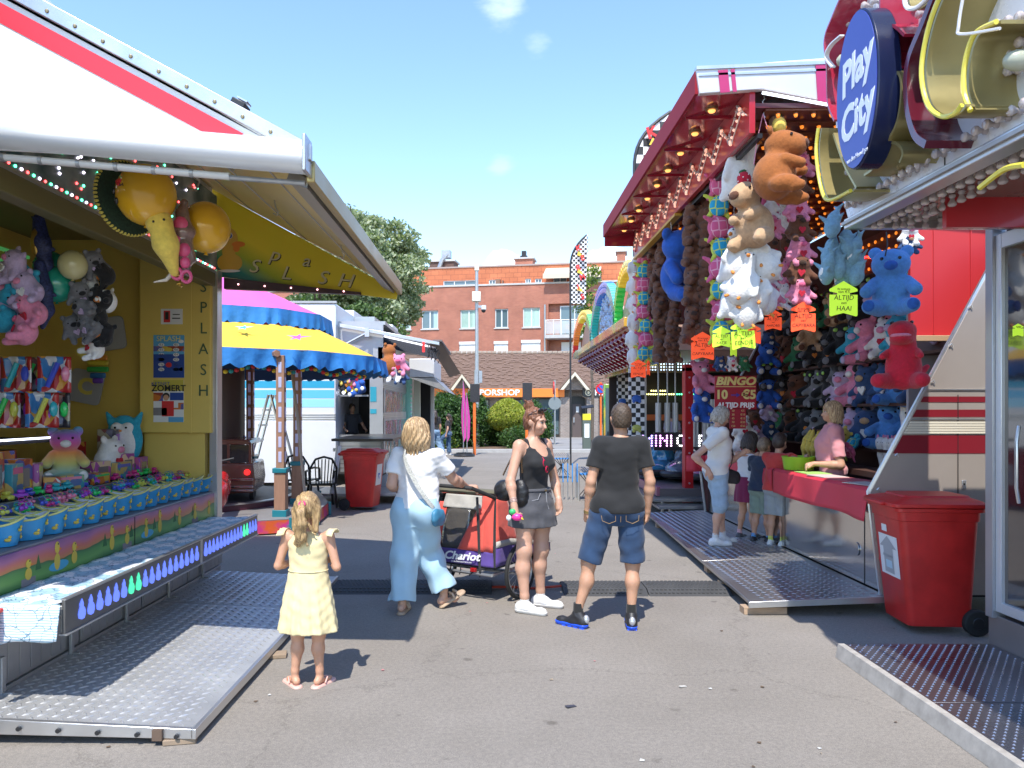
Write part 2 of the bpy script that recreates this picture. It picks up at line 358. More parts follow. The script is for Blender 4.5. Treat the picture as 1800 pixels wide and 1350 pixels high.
def brickmat(name,c1,c2,mo,scale,w=.5,h=.25,mortar=.02,bump=.4):
 m=mat(name,c1,rough=.85); nt,b=nodes(m); N=nt.nodes.new; L=nt.links.new
 tc=N('ShaderNodeTexCoord'); mp=N('ShaderNodeMapping'); mp.inputs['Rotation'].default_value=(R(90),0,0); L(tc.outputs['Object'],mp.inputs[0])
 sw=N('ShaderNodeSeparateXYZ'); cb=N('ShaderNodeCombineXYZ'); L(tc.outputs['Object'],sw.inputs[0]); ad=N('ShaderNodeMath'); ad.operation='ADD'; L(sw.outputs[0],ad.inputs[0]); L(sw.outputs[1],ad.inputs[1]); L(ad.outputs[0],cb.inputs[0]); L(sw.outputs[2],cb.inputs[1])
 t=N('ShaderNodeTexBrick'); t.inputs['Scale'].default_value=scale; t.inputs['Brick Width'].default_value=w; t.inputs['Row Height'].default_value=h; t.inputs['Mortar Size'].default_value=mortar
 t.inputs['Color1'].default_value=(*c1,1); t.inputs['Color2'].default_value=(*c2,1); t.inputs['Mortar'].default_value=(*mo,1); L(cb.outputs[0],t.inputs['Vector'])
 n=N('ShaderNodeTexNoise'); n.inputs['Scale'].default_value=.8; n.inputs['Detail'].default_value=7; L(tc.outputs['Object'],n.inputs['Vector'])
 x=N('ShaderNodeMix'); x.data_type='RGBA'; x.blend_type='MULTIPLY'; x.inputs[0].default_value=1; q=N('ShaderNodeValToRGB'); q.color_ramp.elements[0].position=.3; q.color_ramp.elements[1].position=.7; q.color_ramp.elements[0].color=(.8,.79,.78,1); q.color_ramp.elements[1].color=(1.08,1.08,1.08,1)
 L(n.outputs[0],q.inputs[0]); L(t.outputs['Color'],x.inputs[6]); L(q.outputs[0],x.inputs[7]); L(x.outputs[2],b.inputs['Base Color'])
 bp=N('ShaderNodeBump'); bp.inputs['Strength'].default_value=bump; bp.inputs['Distance'].default_value=.01; bp.invert=True; L(t.outputs['Fac'],bp.inputs['Height']); L(bp.outputs[0],b.inputs['Normal']); return m
red_brick=brickmat('red_brick',(.44,.15,.088),(.36,.115,.07),(.4,.26,.2),4.2,.9,.3,.03)
orange_tile=brickmat('orange_cladding',(.58,.19,.085),(.5,.155,.07),(.28,.09,.05),1.0,.62,.34,.012)
dark_brick=brickmat('dark_brick',(.14,.07,.055),(.1,.05,.04),(.15,.12,.1),4.2,.9,.3,.03)
pale_brick=brickmat('pale_shop_brick',(.3,.23,.19),(.22,.165,.14),(.32,.3,.27),4.6,1.0,.36,.05)
white=mat('white_paint',(.78,.78,.77),.5,var=.05); frame_w=mat('window_frame_paint',(.62,.64,.64),.5)
glass_far=mat('window_glass',(.10,.15,.17),.07,spec=.9); curtain=mat('curtain',(.42,.6,.5),.9,var=.25,vsc=14,ani=(6,1,.4)); curtain2=mat('blue_curtain',(.4,.55,.58),.9,var=.25,vsc=14,ani=(6,1,.4))
shutter=mat('roller_shutter',(.8,.8,.79),.5); concrete=mat('pale_concrete',(.5,.49,.47),.85,var=.12,vsc=3); grey_metal=mat('galvanised_metal',(.42,.43,.44),.42,.7,var=.12,vsc=5)
dark=mat('dark_interior',(.015,.015,.017),.8); black=mat('black_plastic',(.018,.018,.02),.45); soil=mat('bark_mulch',(.17,.11,.07),.95,var=.4,vsc=20,bump=.6,bs=30)
# kerb, pavement and planting bed
tag(MB().bb(-60,60,31.2,31.5,-.2,.13).build('kerb',mat('kerb_concrete',(.4,.39,.37),.85,var=.15,vsc=4),bev=.01),kind='structure')
tag(MB().bb(2.6,60,31.5,60,-.2,.12).bb(-60,2.6,40.0,60,-.2,.12).build('pavement',brickmat('paving_blocks',(.3,.29,.275),(.26,.25,.24),(.18,.17,.16),3,1,.5,.02,.2)),kind='structure')
tag(MB().bb(-14,2.6,31.5,40,-.2,.10).build('planting_bed',soil),kind='structure')
# --- apartment block
A_O=Vector((0,58,0)); A_T=math.tan(R(10.5)); A_C=math.cos(R(10.5))
def fac(px,py,off=0):
 a=(px-865)/1350; Y=(58+off)/(1+A_T*a); return (a*Y/A_C if not off else a*Y/A_C),Z(py,Y)
apt=thing('apartment_building','long four storey red brick apartment block with orange clad top floor','building',A_O,R(-10.5))
zt=11.15
m=MB(); x0,x1=-22,19
# wall with real openings: built as strips round windows
def wallgrid(mb,x0,x1,z0,z1,holes,y0=0,th=.35):
 xs=sorted({x0,x1,*[h[0] for h in holes],*[h[1] for h in holes]}); zs=sorted({z0,z1,*[h[2] for h in holes],*[h[3] for h in holes]})
 for i in range(len(xs)-1):
  for j in range(len(zs)-1):
   cx=(xs[i]+xs[i+1])/2; cz=(zs[j]+zs[j+1])/2
   if any(h[0]<cx<h[1] and h[2]<cz<h[3] for h in holes): continue
   mb.quad((xs[i],y0,zs[j]),(xs[i+1],y0,zs[j]),(xs[i+1],y0,zs[j+1]),(xs[i],y0,zs[j+1]))
 for h in holes:
  a,b,c,d=h
  mb.quad((a,y0,c),(a,y0+th,c),(b,y0+th,c),(b,y0,c)); mb.quad((a,y0,d),(b,y0,d),(b,y0+th,d),(a,y0+th,d))
  mb.quad((a,y0,c),(a,y0,d),(a,y0+th,d),(a,y0+th,c)); mb.quad((b,y0,c),(b,y0+th,c),(b,y0+th,d),(b,y0,d))
wins=[]
for (a,b,c,d,k) in [(741,770,546,578,'w'),(809,839,545,577,'c'),(870,893,543,576,'h'),(919,949,541,575,'c'),(807,839,601,640,'s'),(868,893,600,640,'s'),(916,950,598,640,'s'),(700,722,547,579,'w'),(1045,1075,540,574,'w'),(1045,1075,597,640,'s')]:
 u0,z1=fac(a,c); u1,z0=fac(b,d); wins.append((u0,u1,z0,z1,k))
bu0,bz1=fac(964,534); bu1,bz0=fac(1032,622)
holes=[w_[:4] for w_ in wins]+[(bu0,bu1,bz0-.4,bz1)]
wallgrid(m,x0,x1,0,zt,holes); m.bb(x0,x1,.36,12,0,zt); 
m.quad((x0,0,0),(x0,.4,0),(x0,.4,zt),(x0,0,zt)); m.quad((x1,0,0),(x1,.4,0),(x1,.4,zt),(x1,0,zt))
bw=m.build('wall',red_brick,apt,smooth=False,recalc=False)
MB().bb(x0-.06,x1+.06,-.06,.6,zt,zt+.12).build('coping',concrete,apt)
# recess box of the balcony
mr_=MB(); wallgrid(mr_,bu0-.02,bu1+.02,bz0-.4,bz1+.02,[],y0=.355)
mr_.build('balcony_back_wall',red_brick,apt,smooth=False,recalc=False)
for (u0,u1,z0,z1,k) in wins:
 f=MB(); t=.07
 f.bb(u0,u1,.1,.2,z0,z0+t).bb(u0,u1,.1,.2,z1-t,z1).bb(u0,u0+t,.1,.2,z0+t,z1-t).bb(u1-t,u1,.1,.2,z0+t,z1-t)
 f.bb((u0+u1)/2-.05,(u0+u1)/2+.05,.1,.2,z0+t,z1-t)
 wo=f.build('window',frame_w,apt)
 MB().bb(u0+t,u1-t,.16,.17,z0+t,z1-t).build('pane',glass_far if k in 'wh' else mat('curtained_glass',(.36,.5,.42),.12,spec=.8,var=.3,vsc=12,ani=(6,1,.3)),wo)
 if k in 'wc': MB().bb(u0+t,u0+(u1-u0)*.32,.21,.22,z0+t,z1-t).bb(u1-(u1-u0)*.3,u1-t,.152,.158,z0+t,z1-t).build('curtain',curtain2 if k=='w' else curtain,wo)
 if k=='s': 
  q=MB(); n=14
  for i in range(n):
   a=lerp(z0,z1,i/n); q.bb(u0+.03,u1-.03,.05+.01*(i%2),.09,a,a+(z1-z0)/n)
  q.bb(u0,u1,-.03,.1,z1-.2,z1); q.build('shutter',shutter,wo)
 else: MB().bb(u0-.08,u1+.08,-.07,.1,z0-.08,z0).build('sill',concrete,wo)
# balcony
ua,za=fac(962,567,-1); ub,zb=fac(1032,596,-1)
sz=fac(990,590)[1]
MB().bb(bu0-.15,bu1,-1.1,.35,sz-.28,sz-.02).build('balcony_slab',concrete,apt,bev=.01)
r=MB(); rt=sz+1.05
for u in np.linspace(bu0-.1,bu1-.05,6): r.cyl((u,-1.05,sz),(u,-1.05,rt),.025,n=6)
r.tube([(bu0-.1,-.1,rt),(bu0-.1,-1.05,rt),(bu1,-1.05,rt)],.035); br=r.build('balcony_railing',white,apt)
MB().bb(bu0-.06,bu1-.06,-1.06,-1.04,sz+.05,rt-.08).build('pane',mat('rail_glass',(.7,.75,.75),.15,alpha=.35),br)
MB().bb(bu0+.9,bu1-.1,.28,.33,sz,bz1-.25).build('balcony_door',glass_far,apt)
MB().bb(bu0+.84,bu0+.92,.24,.34,sz,bz1-.22).bb(bu0+1.9,bu0+1.97,.24,.34,sz,bz1-.22).bb(bu0+.84,bu1,.24,.34,bz1-.24,bz1-.15).build('door_frame',frame_w,apt)
u,z=fac(986,601); u2,_=fac(1006,601); MB().bb(u,u2+.6,.28,.34,z-2,z).build('shutter',shutter,apt)
u,_=fac(975,560)
for q,lab in ((0,'first wooden chair on the balcony, beside its open end'),(.8,'second wooden chair on the balcony, nearer the balcony door')):
 c=MB(); ct=thing('balcony_chair',lab,'garden chair',wm(apt)@Vector((u+q,-.4,sz)),R(-10.5),'chairs on the balcony'); tk=mat('teak',(.3,.2,.12),.7)
 MB().bb(0,.45,-.2,.2,.4,.44).build('seat',tk,ct); MB().bb(0,.45,.17,.2,.44,.85).build('backrest',tk,ct)
 for lx,ly in ((.03,-.17),(.42,-.17),(.03,.17),(.42,.17)): MB().bb(lx-.02,lx+.02,ly-.02,ly+.02,0,.4).build('leg',tk,ct)
u,_=fac(958,500); MB().cyl((u,-.09,3),(u,-.09,9.6),.07,n=8).build('downpipe',grey_metal,apt)
# top floor
ty=1.0; zt2=fac(900,468,1)[1]
tops=[]
for (a,b,c,d,k) in [(775,833,494,512,'w'),(855,867,492,509,'w'),(919,929,490,506,'w'),(936,948,490,506,'w'),(968,992,487,505,'w'),(1030,1053,486,505,'w')]:
 u0,z1=fac(a,c,1); u1,z0=fac(b,d,1); tops.append((u0,u1,max(z0,zt+.25),z1))
m=MB(); wallgrid(m,x0+.3,x1-.3,zt+.0,zt2,tops,y0=ty); m.bb(x0+.3,x1-.3,ty+.36,11.5,zt,zt2); m.build('top_floor_wall',orange_tile,apt,smooth=False,recalc=False)
MB().bb(x0+.2,x1-.2,ty-.06,11.6,zt2,zt2+.12).build('roof',mat('roof_edge',(.35,.27,.24),.7),apt)
for (u0,u1,z0,z1) in tops:
 t=.07; f=MB(); f.bb(u0,u1,ty+.05,ty+.15,z0,z0+t).bb(u0,u1,ty+.05,ty+.15,z1-t,z1).bb(u0,u0+t,ty+.05,ty+.15,z0+t,z1-t).bb(u1-t,u1,ty+.05,ty+.15,z0+t,z1-t)
 n=2 if u1-u0<1.5 else 3
 for i in range(1,n): f.bb(lerp(u0,u1,i/n)-.03,lerp(u0,u1,i/n)+.03,ty+.05,ty+.15,z0+t,z1-t)
 wo=f.build('window',frame_w,apt); MB().bb(u0+t,u1-t,ty+.1,ty+.11,z0+t,z1-t).build('pane',glass_far,wo)
u0,z1=fac(868,492,1); u1,_=fac(888,492,1); MB().bb(u0,u0+.35,ty-.3,ty+.02,zt+.1,z1).bb(u0+.5,u0+.6,ty-.3,ty,zt+.1,z1-.1).build('terrace_screen',mat('brown_wood',(.2,.11,.07),.7),apt)
u0,z1=fac(957,478,0); u1,z0=fac(1056,478,0)
MB().prism([(u0,-.6,zt2-1.05),(u0,-.6,zt2-.95),(u0,ty,zt2-.25),(u0,ty,zt2-.4)],(u1-u0,0,0)).bb(u0-.05,u1+.05,-.64,-.56,zt2-1.3,zt2-.93).build('awning',mat('cream_canvas',(.62,.52,.4),.9),apt)
def chim(a,b,c,d,m,off=3):
 u0,z1=fac(a,c,off); u1,z0=fac(b,d,off); MB().bb(u0,u1,off,off+1.5,zt2-.2,z1).build('chimney',m,apt); MB().bb(u0-.12,u1+.12,off-.12,off+1.62,z1,z1+.12).build('chimney_cap',concrete,apt); return u0,u1,z1
u0,u1,z1=chim(893,924,456,470,red_brick); MB().bb(u0+.35,u0+.9,3.4,4,z1+.12,z1+.35).bb(u0+.45,u0+.8,3.5,3.9,z1+.35,z1+.75).build('chimney_pot',black,apt)
u0,u1,z1=chim(743,786,461,476,dark_brick); MB().tube([(u0+.75,2.8,zt2+.1),(u0+1.1,2.8,z1+.1),(u0+1.5,3,z1+.6)],.18,8).bb(u0+1.0,u0+1.7,2.9,3.6,z1+.3,z1+.9).build('vent_duct',grey_metal,apt)
chim(1079,1094,443,464,red_brick,1.2)
# --- low shop with tiled roof
shop=thing('shop_building','low brick shop with brown tiled roof, porch gables and orange fascia','building',(0,45.9,0))
SY=45.9
xl,xr=X(700,SY),X(1175,SY)
m=MB(); m.bb(xl,xr,0,6,0,3.0); m.build('wall',pale_brick,shop,smooth=False)
# roof tile rows as real courses
rm=mat('brown_roof_tiles',(.2,.125,.09),.85,var=.35,vsc=26); e0=(-.7,2.95); e1=(4.6,Z(622,50.5))
m=MB(); nrow=26
for i in range(nrow):
 ya=lerp(e0[0],e1[0],i/nrow); yb=lerp(e0[0],e1[0],(i+1.15)/nrow); za_=lerp(e0[1],e1[1],i/nrow)+.05; zb_=lerp(e0[1],e1[1],(i+1.15)/nrow)
 m.prism([(xl-.3,ya,za_-.05),(xl-.3,ya,za_),(xl-.3,yb,zb_+.01),(xl-.3,yb,zb_-.05)],(xr-xl+.6,0,0))
ro=m.build('roof',rm,shop,smooth=False)
mt=MB()
for i in range(nrow):
 ya=lerp(e0[0],e1[0],i/nrow)-.012; za_=lerp(e0[1],e1[1],i/nrow)
 nt_=int((xr-xl)/.24)
 for j in range(nt_):
  if random.random()<.45: continue
  x=xl+(j+.5*(i%2))*.24; h=.035+random.random()*.03; mt.box((x+.11,ya+.07,za_+.055+h*.3),(.225,.2,h),rot=(math.atan2(e1[1]-e0[1],e1[0]-e0[0])-.05,0,0))
tag(mt.build('roof_tiles',[rm],ro,smooth=False,recalc=False),kind='stuff')
mt=MB()
for j in range(int((xr-xl)/.33)): mt.cyl((xl+j*.33,4.6,e1[1]+.06),(xl+j*.33+.3,4.6,e1[1]+.06),.12,.14,8)
mt.build('ridge',mat('ridge_tiles',(.3,.24,.19),.85,var=.2),ro)
org=mat('orange_sign',(.85,.22,.03),.5)
MB().bb(X(757,45),X(992,45),-.95,-.72,Z(698,45.1),Z(683,45.1)).build('fascia_sign',org,shop)
text('VAPORSHOP',.47,mat('white_lettering',(.8,.8,.8),.5),shop,(X(868,45),44.93,Z(690.5,45)),FCAM,.01,sx=1.12,bold=.012,name='sign_lettering')
text('AS',.4,mat('dark_orange_lettering',(.6,.1,.02),.5),shop,(X(806,45),44.93,Z(690.5,45)),FCAM,.01,sx=1.1,name='sign_lettering')
dk=mat('dark_sign',(.02,.02,.022),.4); MB().bb(X(1024,45),X(1075,45),-.95,-.75,Z(698,45),Z(682,45)).build('black_fascia_sign',dk,shop)
text('PIZZA',.45,mat('white_lettering',None),shop,(X(1045,45),44.93,Z(690.5,45)),FCAM,.01,bold=.012,align='LEFT',name='sign_lettering')
em=MB(); ec=(X(1034,45),-.97,Z(690,45)); em.tube([(ec[0]+.17*math.cos(t),ec[1],ec[2]+.17*math.sin(t)) for t in np.linspace(0,2*math.pi,17)[:-1]],.03,5,True)
em.ball(ec,(.08,.03,.1),8); em.build('round_emblem',mat('cream_emblem',(.75,.68,.5),.6),shop)
cream=mat('cream_trim',(.62,.56,.44),.7)
for (a,b,c,ap) in ((795,829,683,662),(989,1032,682,658)):
 x0_,x1_=X(a,44.6),X(b,44.6); zb=Z(c,44.6); za_=Z(ap,44.6); xm=(x0_+x1_)/2; t=.14
 MB().prism([(x0_-.15,-1.4,zb-.1),(xm,-1.4,za_+t),(x1_+.15,-1.4,zb-.1),(x1_-.05,-1.4,zb-.1),(xm,-1.4,za_-.06),(x0_+.05,-1.4,zb-.1)],(0,1.0,0)).build('porch_gable_trim',cream,shop)
 MB().prism([(x0_-.2,-1.3,zb-.1),(xm,-1.3,za_+t+.02),(xm,-1.3,za_+t+.08),(x0_-.27,-1.3,zb-.08)],(0,3.8,0)).prism([(x1_+.2,-1.3,zb-.1),(xm,-1.3,za_+t+.02),(xm,-1.3,za_+t+.08),(x1_+.27,-1.3,zb-.08)],(0,3.8,0)).build('porch_roof',rm,shop)
 MB().prism([(x0_,-.9,zb-.1),(xm,-.9,za_),(x1_,-.9,zb-.1)],(0,.3,0)).build('porch_gable_wall',pale_brick,shop)
for a,b in ((985,1001),(1031,1052),(1075,1095)): MB().bb(X(a,45),X(b,45),-.9,-.1,.1,Z(698,45)+.0).build('brick_pillar',pale_brick,shop)
dr=MB().bb(X(1003,45.8),X(1030,45.8),-.06,-.02,.1,Z(697,45.8)).build('door_recess',mat('dark_frame',(.06,.06,.055),.6),shop)
dd=MB().bb(X(1006,45.7),X(1022,45.7),-.16,-.07,.12,Z(710,45.7)).build('door',mat('brown_door',(.11,.085,.08),.6),shop); MB().bb(X(1008,45.6),X(1010,45.6),-.24,-.16,1.0,1.3).build('handle',grey_metal,dd)
MB().bb(X(1013,45.6),X(1018,45.6),-.19,-.162,1.6,1.95).build('door_notice',white,dd)
for a,b,c,d in ((940,984,700,765),(880,935,702,760),(800,860,702,760)):
 wo=MB().bb(X(a,45.8),X(b,45.8),-.1,-.02,Z(d,45.8),Z(c,45.8)).build('shop_window',mat('dark_frame',None),shop)
 MB().bb(X(a+2,45.7),X(b-2,45.7),-.12,-.105,Z(d-2,45.8),Z(c+2,45.8)).build('pane',glass_far,wo)
# --- foliage
def leafmesh(name,pts,size,mats,nrm=None,asp=.55):
 pts=np.array(pts); n=len(pts); rng=np.random.default_rng(n)
 d=rng.normal(size=(n,3)); d/=np.linalg.norm(d,axis=1)[:,None]; e=rng.normal(size=(n,3)); e-=d*(d*e).sum(1)[:,None]; e/=np.linalg.norm(e,axis=1)[:,None]
 s=size*(.6+.8*rng.random(n))[:,None]
 v=np.empty((n,4,3)); v[:,0]=pts-d*s; v[:,1]=pts+e*s*asp; v[:,2]=pts+d*s; v[:,3]=pts-e*s*asp
 me=bpy.data.meshes.new(name); me.vertices.add(n*4); me.vertices.foreach_set('co',v.astype(np.float32).ravel())
 me.loops.add(n*4); me.loops.foreach_set('vertex_index',np.arange(n*4,dtype=np.int32)); me.polygons.add(n)
 me.polygons.foreach_set('loop_start',np.arange(n,dtype=np.int32)*4); me.polygons.foreach_set('loop_total',np.full(n,4,np.int32))
 for m in mats: me.materials.append(m)
 me.polygons.foreach_set('material_index',rng.integers(0,len(mats),n).astype(np.int32)); me.update(calc_edges=True); me.validate(); return me
def leafmat(name,c):
 m=mat(name,c,.55); nt,b=nodes(m); N=nt.nodes.new; L=nt.links.new
 t=N('ShaderNodeBsdfTranslucent'); t.inputs[0].default_value=(c[0]*1.3,c[1]*1.5,c[2]*.6,1); x=N('ShaderNodeMixShader'); x.inputs[0].default_value=.3
 o=nt.nodes['Material Output']; L(b.outputs[0],x.inputs[1]); L(t.outputs[0],x.inputs[2]); L(x.outputs[0],o.inputs[0]); return m
def clumps(c,r,n,per,rc,seed=0,squash=1,inner=.35):
 rng=np.random.default_rng(seed); out=[]
 for i in range(n):
  d=rng.normal(size=3); d/=np.linalg.norm(d); rad=(inner+(1-inner)*rng.random()**.5); p=np.array(c)+d*np.array(r)*rad
  k=rc*(.6+.8*rng.random()); q=rng.normal(size=(per,3)); q/=np.linalg.norm(q,axis=1)[:,None]; q*=(.4+.6*rng.random((per,1)))*k; q[:,2]*=squash
  out.append(p+q)
 return np.concatenate(out)
LG=[leafmat('leaf_mid',(.075,.13,.035)),leafmat('leaf_light',(.13,.2,.06)),leafmat('leaf_dark',(.035,.07,.02))]
GR=[leafmat('pine_mid',(.30,.35,.21)),leafmat('pine_light',(.42,.45,.31)),leafmat('pine_dark',(.16,.21,.11))]
YL=[leafmat('yellow_leaf',(.36,.37,.04)),leafmat('lime_leaf',(.24,.3,.03)),leafmat('pale_lime_leaf',(.42,.42,.07))]
HD=[leafmat('hedge_mid',(.05,.11,.025)),leafmat('hedge_light',(.085,.17,.035)),leafmat('hedge_dark',(.025,.06,.014))]
bark=mat('bark',(.13,.1,.075),.95,var=.4,vsc=14,bump=.8,bs=20)
def tree(label,X_,Y_,h,cz,r,n,per,rc,lm,size,seed,name='broadleaf_tree',squash=.6):
 t=thing(name,label,'tree',(X_,Y_,0)); m=MB(); rng=random.Random(seed)
 f_=min(1,r[0]/2.5); m.tube([(0,0,-.1),(.05,0,h*.3),(-.05,.05,h*.6),(0,0,h*.92)],[.3*f_,.22*f_,.14*f_,.03*f_],9)
 for i in range(12):
  a=rng.random()*6.28; z=h*(.28+.05*i); l=r[0]*(.55+.35*rng.random())
  m.tube([(0,0,z),(math.cos(a)*l*.5,math.sin(a)*l*.5,z+l*.22),(math.cos(a)*l,math.sin(a)*l,z+l*.5)],[.1*f_,.06*f_,.02*f_],6)
 m.build('trunk',bark,t); link('crown',leafmesh('crown',clumps((0,0,cz),r,n,per,rc,seed,squash),size,lm),t); return t
tree('tall grey green tree behind the white trailers',X(628,41),41,12.6,8.6,(3.9,3.6,3.7),330,150,.62,GR,.11,3)
tree('dark leafy tree in front of the tall grey green tree, over the trailer roofs',X(560,36),36,8,5.4,(3.6,2.2,1.5),120,150,.6,LG,.1,5)
tree('slim young tree with light leaves behind the short checkered flag',X(1040,33),33,7.6,6.3,(.75,.8,1.6),28,70,.4,[LG[1],LG[0],YL[1]],.07,9,'young_tree')
tree('small green tree top beside the roof chimneys',X(742,66),66,15.4,14.2,(.7,.9,1.3),26,60,.45,LG,.1,12,'young_tree')
def bush(name,label,c,r,n,per,rc,lm,size,seed,core):
 t=thing(name,label,'shrub',(c[0],c[1],0)); 
 pts=[]; rng=np.random.default_rng(seed)
 link('foliage',leafmesh('foliage',clumps((0,0,c[2]),r,n,per,rc,seed,1,.72),size,lm),t)
 m=MB()
 for i in range(7): m.tube([(rng.normal()*.1,rng.normal()*.1,0),(rng.normal()*r[0]*.3,rng.normal()*.3,c[2]*.6),(rng.normal()*r[0]*.4,rng.normal()*.4,c[2])],[.05,.035,.015],5)
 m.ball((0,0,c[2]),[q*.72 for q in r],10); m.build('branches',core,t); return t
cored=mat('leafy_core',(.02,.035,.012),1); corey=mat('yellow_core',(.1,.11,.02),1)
for i,(a,b,top,Y_,lab) in enumerate([(752,812,692,33.5,'tall dark green hedge bush behind the two girls'),(795,862,695,34.5,'dark green hedge bush beside the lamp pole'),(845,935,724,35.5,'dark green hedge bush under the yellow topiary'),(900,968,712,36.5,'dark green bush right of the yellow topiary')]):
 w_=X(b,Y_)-X(a,Y_); zt_=Z(top,Y_)
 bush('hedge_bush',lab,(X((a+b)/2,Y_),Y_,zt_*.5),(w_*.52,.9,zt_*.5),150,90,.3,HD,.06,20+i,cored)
t=thing('topiary_bush','clipped pointed yellow green topiary ball above the dark hedge','shrub',(X(892,34.3),34.3,0))
rng=np.random.default_rng(4); q=[]
for i in range(9000):
 d=rng.normal(size=3); d/=np.linalg.norm(d); rr=.80*(1-.25*max(0,d[2])**2+.0*d[0])
 s_=(1-.35*max(0,d[2])); q.append((d[0]*1.0*s_,d[1]*1.0*s_,Z(733,34.3)+d[2]*(.82 if d[2]>0 else .62)+rng.normal()*.015))
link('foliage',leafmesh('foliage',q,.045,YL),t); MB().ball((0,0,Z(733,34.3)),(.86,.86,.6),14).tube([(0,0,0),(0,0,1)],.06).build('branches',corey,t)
bush('ground_shrub','low olive shrub beside the girls jeans at the bed edge',(X(778,32.6),32.6,.4),(.6,.4,.4),40,60,.2,[LG[0],YL[1],HD[0]],.05,31,cored)
bush('ground_shrub','low green shrub beside the sign posts at the bed edge',(X(915,32.6),33,.5),(.9,.5,.5),50,60,.22,[LG[0],HD[1],HD[0]],.05,33,cored)
# --- poles and signs
lp=thing('lamp_pole','tall galvanised pole with a cream box and white dome camera','pole',(X(838,34),34,0)); hh=Z(476,34)
MB().cyl((0,0,.05),(0,0,3.5),.13,.12,12).build('lower_pole',grey_metal,lp); MB().cyl((0,0,3.5),(0,0,hh),.085,.07,12).build('upper_pole',grey_metal,lp)
bx=mat('cream_box',(.7,.66,.55),.5,dirt=.2)
MB().bb(-.2,.18,-.3,-.05,Z(531,34),Z(514,34)).build('cabinet',bx,lp,bev=.02); MB().bb(-.1,.1,-.1,.1,hh,hh+.25).build('top_box',bx,lp,bev=.01)
zc=Z(541,34); cmr=MB().bb(.05,.3,-.05,.05,zc,zc+.1).cyl((.3,0,zc-.08),(.3,0,zc+.1),.12,.12,12).build('camera_housing',white,lp); MB().ball((.3,0,zc-.12),.1,12).build('camera_dome',black,cmr)
MB().bb(.1,.24,-.12,.0,Z(673,34),Z(652,34)).build('small_sign',grey_metal,lp)
orp=mat('orange_pole_paint',(.8,.16,.02),.45); board=mat('black_board',(.03,.03,.032),.7,var=.5,vsc=40)
for px,y0,y1,lab in ((834,675,800,'orange signpost with black panel in front of the lamp pole'),(926,673,790,'orange signpost with black panel behind the standing woman')):
 Y_=29.5; s=thing('orange_signpost',lab,'signpost',(X(px,Y_),Y_,0),group='orange posts with black panels')
 MB().cyl((0,0,0),(0,0,Z(705,Y_)),.06,.06,10).build('post',orp,s); MB().cyl((0,0,Z(708,Y_)),(0,0,Z(703,Y_)+.3),.05,n=8).build('post_top',white,s)
 MB().bb(-.17,.2,-.09,-.05,Z(707,Y_),Z(y0,Y_)).build('panel',board,s,bev=.01)
s=thing('road_sign','grey backed round road signs on a thin pole by the shop','sign',(X(975,36),36,0)); MB().cyl((0,0,.1),(0,0,Z(668,36)),.04,n=8).build('post',grey_metal,s)
MB().cyl((0,-.06,Z(709,36)),(0,-.03,Z(709,36)),.3,.3,20).build('sign_disc',mat('grey_sign_back',(.2,.23,.23),.5),s); MB().cyl((-.08,-.05,Z(682,36)),(-.04,-.05,Z(682,36)),.3,.3,20).build('turned_sign_disc',mat('sign_red',(.6,.02,.02),.4),s)
s=thing('no_parking_sign','round blue and red no parking sign on an orange pole','sign',(X(1056,28),28,0)); MB().cyl((0,0,0),(0,0,Z(672,28)),.035,n=8).build('post',orp,s)
MB().cyl((0,-.08,Z(684,28)),(0,-.05,Z(684,28)),.2,.2,20).build('sign_rim',mat('sign_red',None),s); MB().cyl((0,-.09,Z(684,28)),(0,-.082,Z(684,28)),.14,.14,20).build('sign_face',mat('sign_blue',(.03,.1,.5),.4),s)
MB().box((0,-.1,Z(684,28)),(.3,.01,.04),rot=(0,R(45),0)).build('sign_bar',mat('sign_red',None),s)
s=thing('parking_meter','dark green parking meter with a yellow top on the pavement','parking meter',(X(1031,32),32,.1)); h_=Z(727,32)-.1
MB().bb(-.17,.17,-.1,.1,0,h_-.28).build('body',mat('meter_green',(.09,.11,.09),.5),s,bev=.02); MB().bb(-.17,.17,-.11,.11,h_-.28,h_).build('top_band',mat('meter_yellow',(.75,.6,.03),.4),s,bev=.02); MB().bb(-.1,.1,-.112,-.101,h_-1.0,h_-.42).build('tariff_panel',white,s)
MB().box((.03,-.1,h_+.28),(.5,.3,.03),rot=(R(20),R(-8),0)).cyl((0,0,h_),(0,0,h_+.28),.03).build('solar_panel',black,s)
# feather flags
mag=mat('magenta_flag',(.55,.05,.3),.8)
s=thing('furled_feather_flags','two furled magenta feather flags on a black weighted base','flag',(X(816,28.6),28.6,0))
MB().lathe([(.38,0),(.4,.03),(.38,.1),(.08,.12),(.06,.16)],n=16).lathe([(.3,0.1),(.3,.14)],n=16).build('base',black,s)
for k,dx in ((0,-.03),(1,.1)):
 t=Z(668 if k==0 else 690,28.6); MB().tube([(dx,0,.1),(dx,0,t*.6),(dx-.02,0,t)],[.02,.015,.008],6).build('pole',grey_metal,s)
 MB().add([(dx,-.01,.5),(dx+.10,-.04,.7),(dx+.12,.03,1.4),(dx+.06,0,t*.8),(dx-.01,0,t-.02),(dx-.08,-.02,1.6),(dx-.06,.03,1.0)],[(0,1,2),(0,2,6),(2,3,6),(3,5,6),(3,4,5)]).build('flag_cloth',mag,s)
